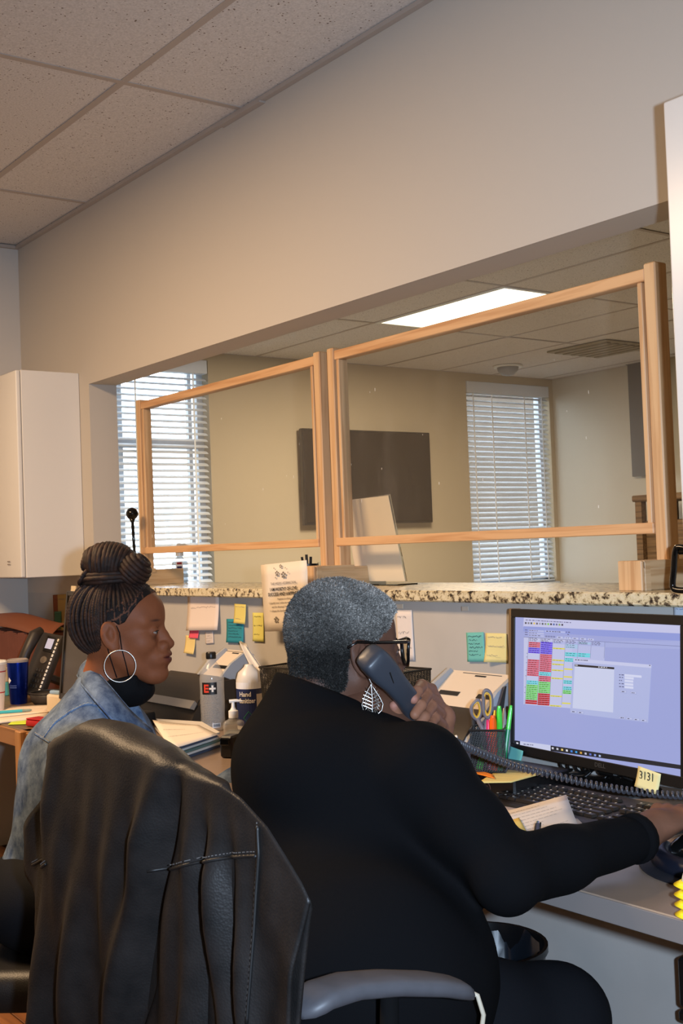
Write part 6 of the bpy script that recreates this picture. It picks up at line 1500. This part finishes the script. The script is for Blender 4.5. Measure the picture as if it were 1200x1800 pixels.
m = patch(.024, .052, .0, hb * .42, .0009, 6); wrap(t, m, 'facts_panel', mat('label_cream', (206, 196, 180), .5), rb2, hb * .14)
m = MB(); m.tube([(-.018, hb * .06, .001), (-.002, hb * .16, .001), (.014, hb * .06, .001), (-.002, -.002, .001)], .0012, 4, closed=True); wrap(t, m, 'green_diamond', mat('green_ink', (30, 120, 80), .5), rb2, hb * .14, label='green diamond mark')
# curled papers
t = thing('curled_paper', 'white sheets curling up against the wall behind the sanitizer bottle', 'paper'); t.location = W(455, 1230, y=2.0)
for dx, nm in ((0, 'sheet'), (.012, 'sheet')):
    rows = []
    for j in range(13):
        v = j / 12; l_ = W(430 + 50 * (1 - v) ** 1.1 * 1.0, 1222 - 92 * v, y=2.02 - .06 * (1 - v)); rows.append([tuple(Vector((l_.x - .06 * (1 - uu) * (1 - .55 * v) + dx, l_.y + .03 * uu * (1 - v) + .012 * math.sin(uu * 3) - dx, l_.z - .02 * (1 - uu) * v + .025 * (1 - uu) ** 2))) for uu in np.linspace(0, 1, 8)])
    MB().grid(rows).build(nm, mat('curl_paper', (214, 208, 200), .75), t, smooth=True, world=True, solid=.0008)
# mesh trays behind the head
def mesh_file(name, label, c, wd, dp, ht, rz, cat='desk tray'):
    t = thing(name, label, cat, c, rz); mesh_box(t, wd, dp, ht, .12); return t
p = W(508, 1175, y=1.86); mesh_file('mesh_file_holder', 'black wire mesh file holder left of the grey haired head', (p.x, 1.90, Z + .001), .10, .05, p.z - Z, .2)
p = W(712, 1180, y=1.97); mesh_file('mesh_basket', 'black wire mesh basket peeking out right of the receiver', (p.x - .03, 1.985, Z + .001), .05, .045, p.z - Z - .0, .1)
# purple tin
p = W(760, 1290, y=1.70); q = W(760, 1236, y=1.70)
t = thing('candle_tin', 'purple glass jar with gold rim beside the fingers on the receiver', 'jar', (p.x, 1.70, Z)); hh = q.z - Z
MB().lathe([(0, 0), (.030, 0), (.031, .006), (.031, hh - .012), (.029, hh - .006)], 24, cap=False).build('jar_body', mat('purple_glass', (128, 40, 138), .15), t, smooth='auto')
MB().lathe([(.030, hh - .012), (.032, hh - .010), (.032, hh - .002), (.030, hh), (.027, hh - .004), (.027, hh - .014)], 24, cap=False).build('rim', mat('gold', (206, 170, 96), .25, .9), t, smooth='auto')
MB().lathe([(0, hh - .016), (.027, hh - .015)], 24).build('wax', mat('wax_cream', (214, 190, 120), .5), t)
# paper stack and folders, clip box
a_ = [at(318, 1336), at(390, 1311), at(356, 1290), at(272, 1284)]
t = thing('folder', 'stack of paper files on the desk between the two people', 'file stack', (sum((q.x for q in a_)) / 4, sum((q.y for q in a_)) / 4, Z)); cx, cy = t.location.x, t.location.y
cl_ = [(64, 74, 92), (216, 210, 200), (92, 118, 112), (206, 204, 200), (70, 78, 96), (214, 206, 194)]
for k in range(6):
    dz = .0005 + k * .0062; jx, jy = random.uniform(-.008, .008), random.uniform(-.008, .008); mb = MB(); P = [((q.x - cx) * (1 - .01 * k) + jx, (q.y - cy) * (1 - .01 * k) + jy) for q in a_]
    mb.prism(P, dz, dz + .0055); mb.build('file', mat('file_%d' % k, cl_[k], .7), t)
sheet('paper', 'white printed letter lying on top of the file stack', 'paper', ((300, 1318), (384, 1292), (350, 1277), (268, 1268)), Z + .041, (232, 220, 204), lines=3, seed=12, bend=.004)
p = at(399, 1333); t = thing('clip_holder', 'small black box clip holder at the end of the file stack', 'holder', p, .5)
MB().box((0, .02, .030), (.038, .05, .058), bev=.005).build('box', black, t); MB().box((0, -.008, .045), (.03, .008, .02), bev=.003).build('lip', blackg, t)
sheet('paper', 'sliver of pale blue paper by the black sleeve on the desk', 'paper', ((386, 1366), (399, 1364), (399, 1358), (386, 1360)), Z + .002, (168, 196, 204))
# ---- left corner desk
p = at(33, 1237); hT = (1237 - 1160) * 4.55 / F
t = thing('tumbler', 'shiny blue metal tumbler with clear lid on the left desk', 'tumbler', p); q = hT / .17
MB().lathe([(0, 0), (.030 * q, 0), (.032 * q, .004 * q), (.041 * q, .155 * q), (.041 * q, .160 * q)], 30).build('tumbler_body', mat('blue_metal', (16, 44, 150), .22, .85), t, smooth='auto')
MB().lathe([(.041 * q, .160 * q), (.0415 * q, .168 * q), (.037 * q, .172 * q), (.030 * q, .166 * q), (0, .166 * q)], 30).build('lid', mat('lid_clear', (150, 140, 134), .15), t, smooth='auto')
m = MB(); text_mesh(m, 'BLUE', .009, Matrix.Translation((-.012, .0, .001))) if False else None
m = MB(); m.v = [(-.026, .006, .0012), (-.016, .018, .0012), (-.026, .030, .0012), (-.030, .018, .0012)]; m.f = [(0, 1, 2, 3)]; m.mi = [0]; wrap(t, m, 'white_emblem', mat('logo_white', (226, 220, 212), .5), .0405 * q, .075 * q)
m = MB(); m.v = []; 
for kk in range(2):
    for i in range(5): z0 = patch(-.022 + i * .0055, -.0178 + i * .0055, -.004 - kk * .007, -kk * .007, .0012, 1); k = len(m.v); m.v += z0.v; m.f += [tuple(i2 + k for i2 in f) for f in z0.f]; m.mi += [0] * 2
wrap(t, m, 'small_print', mat('print_blue', (70, 90, 150), .5), .040 * q, .075 * q)
p = at(-8, 1252); t = thing('foam_cup', 'white foam cup with red stripes and print at the left frame edge', 'cup', p); q = 4.45 / F
MB().lathe([(0, 0), (.030, 0), (.042, .17), (.044, .174), (.041, .178)], 26).build('cup_body', mat('foam_white', (226, 214, 206), .6), t, smooth='auto')
MB().lathe([(.0445, .172), (.045, .180), (.040, .186), (0, .184)], 26).build('lid', whitep, t, smooth='auto')
for z0 in (.145, .07): MB().lathe([(.0305 + .012 * z0 / .17, z0), (.0305 + .012 * (z0 + .004) / .17, z0 + .004)], 26, cap=False).build('red_stripe', mat('stripe_red', (176, 40, 44), .5), t)
m = MB()
for kk, s_ in enumerate(('...C', 'IL', 'T')): pass
text_mesh(m, 'C', .02, Matrix.Translation((.014, .03, .001))); text_mesh(m, 'I', .02, Matrix.Translation((.016, .008, .001))); text_mesh(m, '_', .02, Matrix.Translation((.013, -.01, .001))); wrap(t, m, 'cup_lettering', tkk, .0385, .10)
p = W(8, 1215, y=1.76); t = thing('tissue_box', 'teal and cream tissue box behind the cup and the blue tumbler', 'box', (p.x, 1.76, Z)); 
MB().b2((-.06, -.05, 0), (.06, .05, .055), bev=.003).build('lower_half', mat('teal_card', (84, 170, 172), .6), t, label='teal lower half'); MB().b2((-.06, -.05, .055), (.06, .05, .115), bev=.003).build('upper_half', mat('cream_card', (206, 190, 164), .6), t, label='cream upper half')
MB().grid([[(-.03 + .02 * i, -.01 + .01 * math.sin(i * 2 + j), .115 + .014 * j) for i in range(4)] for j in range(3)]).build('tissue', paper, t, smooth=True, solid=.001)
# accordion file
t = thing('accordion_file', 'brown expanding accordion file with its flap up in the corner', 'file', (-5.02, 1.86, Z)); af = mat('kraft_brown', (112, 60, 38), .7, var=.15, vscale=20)
fx0, fx1 = W(-30, 1190, y=1.86).x + 5.02, W(72, 1190, y=1.86).x + 5.02; fz = W(20, 1112, y=1.86).z - Z
n = 22
for k in range(n): x = fx0 + (fx1 - fx0) * k / n; MB().prism([(x, .012), (x + (fx1 - fx0) / n * .5, -.016), (x + (fx1 - fx0) / n * .90, .012), (x + (fx1 - fx0) / n * .90, .16), (x, .16)], 0, fz + .006 * math.sin(k * 1.3)).build('pleat', af, t)
rows = []
for j in range(9):
    v = j / 8; rows.append([(fx0 + .01 + (fx1 - fx0 + .12 * v) * uu, .16 - .17 * v, fz + .012 + .055 * math.sin(PI * min(1, v * .9 + .1)) * (1 - .25 * uu) + .012 * math.sin(uu * 5)) for uu in np.linspace(0, 1, 10)])
MB().grid(rows).build('flap', mat('kraft_flap', (122, 70, 46), .6), t, smooth=True, solid=.003)
# edge-on monitor of the left desk
p = W(106, 1228, d=3.95); q = W(125, 1040, d=3.95)
t = thing('monitor', 'black monitor with dark screen behind the braided bun', 'monitor', p); up = (q - p); hM = up.length
Mx = frame(p, Vector((.95, -.1, 0)), up); t.rotation_euler = Mx.to_euler()
MB().b2((0, 0, -.03), (.47, hM, -.002), bev=.005).build('housing', bez, t); MB().b2((.016, .02, -.002), (.454, hM - .016, .0015)).build('screen', mat('dark_screen', (44, 38, 34), .25), t)
MB().b2((0, 0, -.002), (.016, hM, .006), bev=.002).build('bezel', bez, t); MB().b2((.016, 0, -.002), (.47, .02, .006), bev=.002).build('bezel', bez, t); MB().b2((.016, hM - .016, -.002), (.47, hM, .006), bev=.002).build('bezel', bez, t)
MB().b2((.005, hM, -.012), (.055, hM + .018, -.008)).build('name_tag', mat('tag_cream', (206, 190, 164), .6), t, label='small cream tag on top')
MB().b2((.20, -.05, -.05), (.27, .10, -.03), bev=.005).build('stand_neck', bez, t)
sb = Mx @ Vector((.235, 0, -.06)); MB().lathe([(0, 0), (.11, 0), (.11, .006), (.02, .014), (0, .014)], 24, c=(sb.x, sb.y, Z)).build('stand_base', bez, t, world=True)
p = W(118, 1222, y=1.70); t = thing('tissue_pack', 'small white and blue pack leaning under the dark monitor', 'pack', (p.x, 1.66, Z), .2)
MB().box((0, 0, .035), (.085, .03, .07), bev=.008, seg=2).build('pack', mat('pack_cream', (216, 200, 176), .5), t); MB().box((0, .0, .076), (.06, .02, .014), bev=.004).build('blue_top', mat('pack_blue', (140, 170, 200), .5), t, label='pale blue top')
# desk telephone
t = thing('desk_telephone', 'black desk telephone with lit display and a column of white key tabs', 'telephone')
TR, BR, TL = W(111, 1117, d=4.56), W(68, 1226, d=4.50), W(74, 1110, d=4.67)
o_ = BR; Mx = frame(o_ - (TR - TL) * 1.0, TR - TL, TR - BR); t.location = Mx.translation; t.rotation_euler = Mx.to_euler(); pw_ = (TR - TL).length; ph_ = (TR - BR).length
pb = mat('phone_black', (40, 34, 30), .45)
MB().box((pw_ / 2, ph_ / 2, -.014), (pw_, ph_, .028), bev=.008, seg=2).build('base', pb, t, smooth='auto')
MB().b2((pw_ * .42, ph_ * .70, 0), (pw_ * .86, ph_ * .95, .004), bev=.002).build('display_bezel', bez, t)
MB().b2((pw_ * .48, ph_ * .75, .004), (pw_ * .78, ph_ * .91, .005)).build('display', mat('lcd', (176, 180, 204), .3, emit=(120, 124, 150), estr=.7), t)
for k in range(14): MB().b2((pw_ * .90, ph_ * (.08 + .062 * k), 0), (pw_ * .96, ph_ * (.08 + .062 * k + .045), .004), bev=.001).build('key_tab', whitep, t)
for r_i in range(4):
    for c_i in range(3): MB().b2((pw_ * (.42 + .13 * c_i), ph_ * (.12 + .085 * r_i), 0), (pw_ * (.42 + .13 * c_i + .09), ph_ * (.12 + .085 * r_i + .055), .004), bev=.0015).build('button', darkp, t)
MB().lathe([(.018, 0), (.018, .004), (.008, .006), (0, .006)], 20, M=Matrix.Translation((pw_ * .62, ph_ * .57, 0)) @ Matrix.Diagonal((1.2, .8, 1, 1))).build('navigation_key', mat('phone_silver', (130, 118, 104), .35, .5), t)
hs_ = MB(); hs_.tube([(pw_ * .16, ph_ * .02, .012), (pw_ * .16, ph_ * .10, .030), (pw_ * .16, ph_ * .3, .042), (pw_ * .16, ph_ * .6, .044), (pw_ * .16, ph_ * .9, .036), (pw_ * .16, ph_ * 1.02, .016)], [.012, .022, .019, .018, .022, .012], 12, flat=1.15)
hs_.build('handset', pb, t, smooth=True)
MB().b2((pw_ * .2, ph_ * .3, -.16), (pw_ * .9, ph_ * .4, -.028), bev=.004).build('stand', pb, t)
# mesh bowl
p = at(88, 1240); t = thing('mesh_bowl', 'round dark mesh bowl with silver clips on the left desk', 'bowl', p)
MB().lathe([(.05, 0), (.066, .02), (.072, .05)], 26, cap=False).build('bowl_wall', mat('mesh_grey', (46, 40, 36), .5), t, smooth=True, solid=.002); MB().lathe([(0, .001), (.05, .001)], 26).build('bowl_bottom', black, t)
MB().tube([(.072 * math.cos(a_), .072 * math.sin(a_), .05) for a_ in np.linspace(0, 2 * PI, 33)[:-1]], .003, 8, closed=True).build('rim', darkp, t)
for k in range(5): MB().tube([(-.03 + .012 * k, -.02 + .01 * (k % 3), .03), (-.01 + .012 * k, .0 + .012 * (k % 2), .044), (.0 + .01 * k, -.01, .036)], .0016, 5).build('paper_clip', steel, t)
sheet('paper', 'stack of white papers at the front of the left desk', 'paper', ((-10, 1272), (78, 1262), (95, 1240), (-10, 1246)), Z + .004, (224, 208, 190), th=.006)
sheet('paper', 'top white form lying crosswise under the teal pen', 'paper', ((-12, 1262), (84, 1252), (100, 1238), (20, 1242)), Z + .009, (232, 214, 194), lines=4, seed=19)
a_, bq = W(-12, 1253, z=Z + .016), W(56, 1248, z=Z + .016); v = bq - a_
t = thing('pen', 'teal pen lying on the papers of the left desk', 'pen', a_); MB().tube([(0, 0, 0), v * .5, v * .75], .0055, 10).build('barrel', mat('teal_pen', (60, 176, 190), .3), t); MB().tube([v * .75, v * .95, v], [.0055, .0045, .0015], 10).build('grip', mat('grip_grey', (130, 150, 140), .4), t)
sheet('sticky_note', 'lime green sticky note at the front edge of the left desk', 'note', ((14, 1274), (52, 1273), (50, 1264), (28, 1263)), Z + .002, (196, 214, 70))
p = at(74, 1278); t = thing('card_case', 'small red case at the front edge of the left desk', 'case', (p.x + .0, p.y + .01, Z), .25)
MB().box((0, 0, .012), (.13, .06, .022), bev=.006, seg=2).build('case_body', mat('red_leather', (176, 28, 34), .4), t, smooth='auto'); MB().box((0, -.004, .0255), (.124, .05, .005), bev=.002).build('flap', mat('red_leather', (176, 28, 34), .4), t)
t = thing('mobile_phone', 'dark silver edged device lying beside the denim collar', 'phone', W(262, 1240, z=Z + .055) + Vector((.05, -.09, 0)), .3); MB().box((0, 0, -.028), (.15, .08, .05), bev=.012, seg=2).build('body', darkp, t, smooth='auto'); MB().box((0, -.041, -.02), (.12, .003, .006), bev=.001).build('silver_trim', steel, t)
# ---- right edge
p = W(1203, 1620, z=Z - .0); t = thing('yellow_spring_toy', 'bright yellow ribbed toy at the right edge of the desk front', 'toy', (p.x + .004, p.y + .012, Z)); ym = mat('toy_yellow', (246, 220, 40), .4); wm2 = mat('toy_white', (240, 238, 220), .4)
for k in range(4): MB().lathe([(.014, .002 + k * .014), (.024, .008 + k * .014), (.014, .014 + k * .014)], 20).build('rib', ym, t, smooth=True)
MB().lathe([(0, .056), (.013, .056), (.010, .066), (0, .070)], 16).build('top_knob', wm2, t, smooth=True)
t = thing('waste_bin', 'round black waste bin with a liner under the desk', 'bin', (-2.06, 1.86, 0)); bm_ = mat('bin_black', (18, 18, 20), .3)
q = W(944, 1665, y=1.86); bx_, bz = q.x - .02, q.z - .035
t.location = (bx_ - .165, 1.86, 0)
MB().lathe([(.115, 0), (.15, bz - .02), (.156, bz - .015), (.156, bz), (.148, bz), (.142, bz - .03), (.11, .01), (0, .01)], 36).build('bin_body', bm_, t, smooth='auto')
rows = []
for j in range(5): rows.append([((.146 - .012 * j) * math.cos(a_) + .006 * math.sin(a_ * 9 + j), (.146 - .012 * j) * math.sin(a_) + .006 * math.cos(a_ * 7), bz - .01 - .035 * j + .008 * math.sin(a_ * 5 + j)) for a_ in np.linspace(0, 2 * PI, 49)])
MB().grid(rows).build('liner', mat('liner_film', (26, 31, 38), .2), t, smooth=True)
x0 = W(1178, 1700, d=2.45); t = thing('equipment_stand', 'black stepped equipment post at the bottom right frame edge', 'stand', (x0.x + .125, x0.y, 0)); zt_ = W(1190, 1660, d=2.45).z
MB().b2((-.07, -.05, zt_ - .10), (.10, .12, zt_), bev=.006).build('upper_block', black, t); MB().b2((-.082, -.04, zt_ - .135), (.10, .12, zt_ - .11), bev=.006).build('collar', black, t); MB().b2((-.075, -.04, .02), (.10, .12, zt_ - .19), bev=.02).build('lower_block', black, t); MB().b2((-.05, -.03, zt_ - .2), (.08, .10, zt_ - .09)).build('core', black, t); MB().b2((-.09, -.06, 0), (.12, .14, .02), bev=.004).build('foot', black, t)
# black loop handle at the right screen foot
P = [W(*q, y=1.98) for q in ((1212, 966), (1192, 962), (1186, 972), (1184, 1000), (1182, 1030), (1190, 1037), (1212, 1038))]
t = thing('wire_handle', 'black loop handle of a stand in front of the right wooden foot', 'handle', P[3])
MB().tube([tuple(p - P[3]) for p in spline(P, 6)], .0065, 10).build('loop', blackg, t, smooth=True)
MB().b2(tuple(W(1188, 975, y=1.98) - P[3]), tuple(W(1215, 960, y=2.0) - P[3]), bev=.004).build('clip', blackg, t)
mtop = W(1225, 1075, y=1.97) - P[3]; MB().tube([tuple(P[-1] - P[3]), tuple(P[-1] - P[3] + Vector((.05, .0, -.02))), tuple(Vector((.10, -.012, mtop.z)))], .0065, 10).build('arm', blackg, t, smooth=True)
# cables below the monitor
r_ = random.Random(6)
for k in range(11):
    a_ = W(985 + k * 13, 1345 + k * 1.5, y=2.02); bq = W(975 + k * 15 + r_.uniform(-14, 14), 1368 + k * 2.2, y=2.03)
    m_ = (a_ + bq) / 2 + Vector((r_.uniform(-.03, .03), .02, r_.uniform(-.01, .02)))
    a_.z = max(a_.z, Z + .02); m_.z = max(m_.z, Z + .012); bq.z = Z + .006
    t = thing('cable', '%s black cable from the left in the bundle behind the monitor foot' % ['first', 'second', 'third', 'fourth', 'fifth', 'sixth', 'seventh', 'eighth', 'ninth', 'tenth', 'eleventh'][k], 'cable', bq, group='cables behind the monitor')
    MB().tube([tuple(p - bq) for p in spline([a_ + Vector((0, 0, .08)), a_, m_, bq, bq + Vector((r_.uniform(-.05, .05), -.015, 0))], 6)], .0028, 6).build('sheath', black, t, smooth=True)
# furniture in the far room
q = W(1190, 868, y=7.6); t = thing('side_table', 'brown wooden side table far behind the right wooden post', 'table', (q.x + .25, 7.6, 0)); wm_ = wood_mat('dark_oak', 'x', (120, 92, 62), (84, 62, 40))
MB().b2((-.5, -.25, q.z - .05), (.6, .25, q.z), bev=.01).build('table_top', wm_, t)
for x in (-.45, .55):
    for y in (-.2, .2): MB().b2((x - .03, y - .03, 0), (x + .03, y + .03, q.z - .05)).build('leg', wm_, t)
MB().b2((-.44, -.18, .1), (.54, .18, q.z - .2), bev=.01).build('drawer_front', wm_, t)
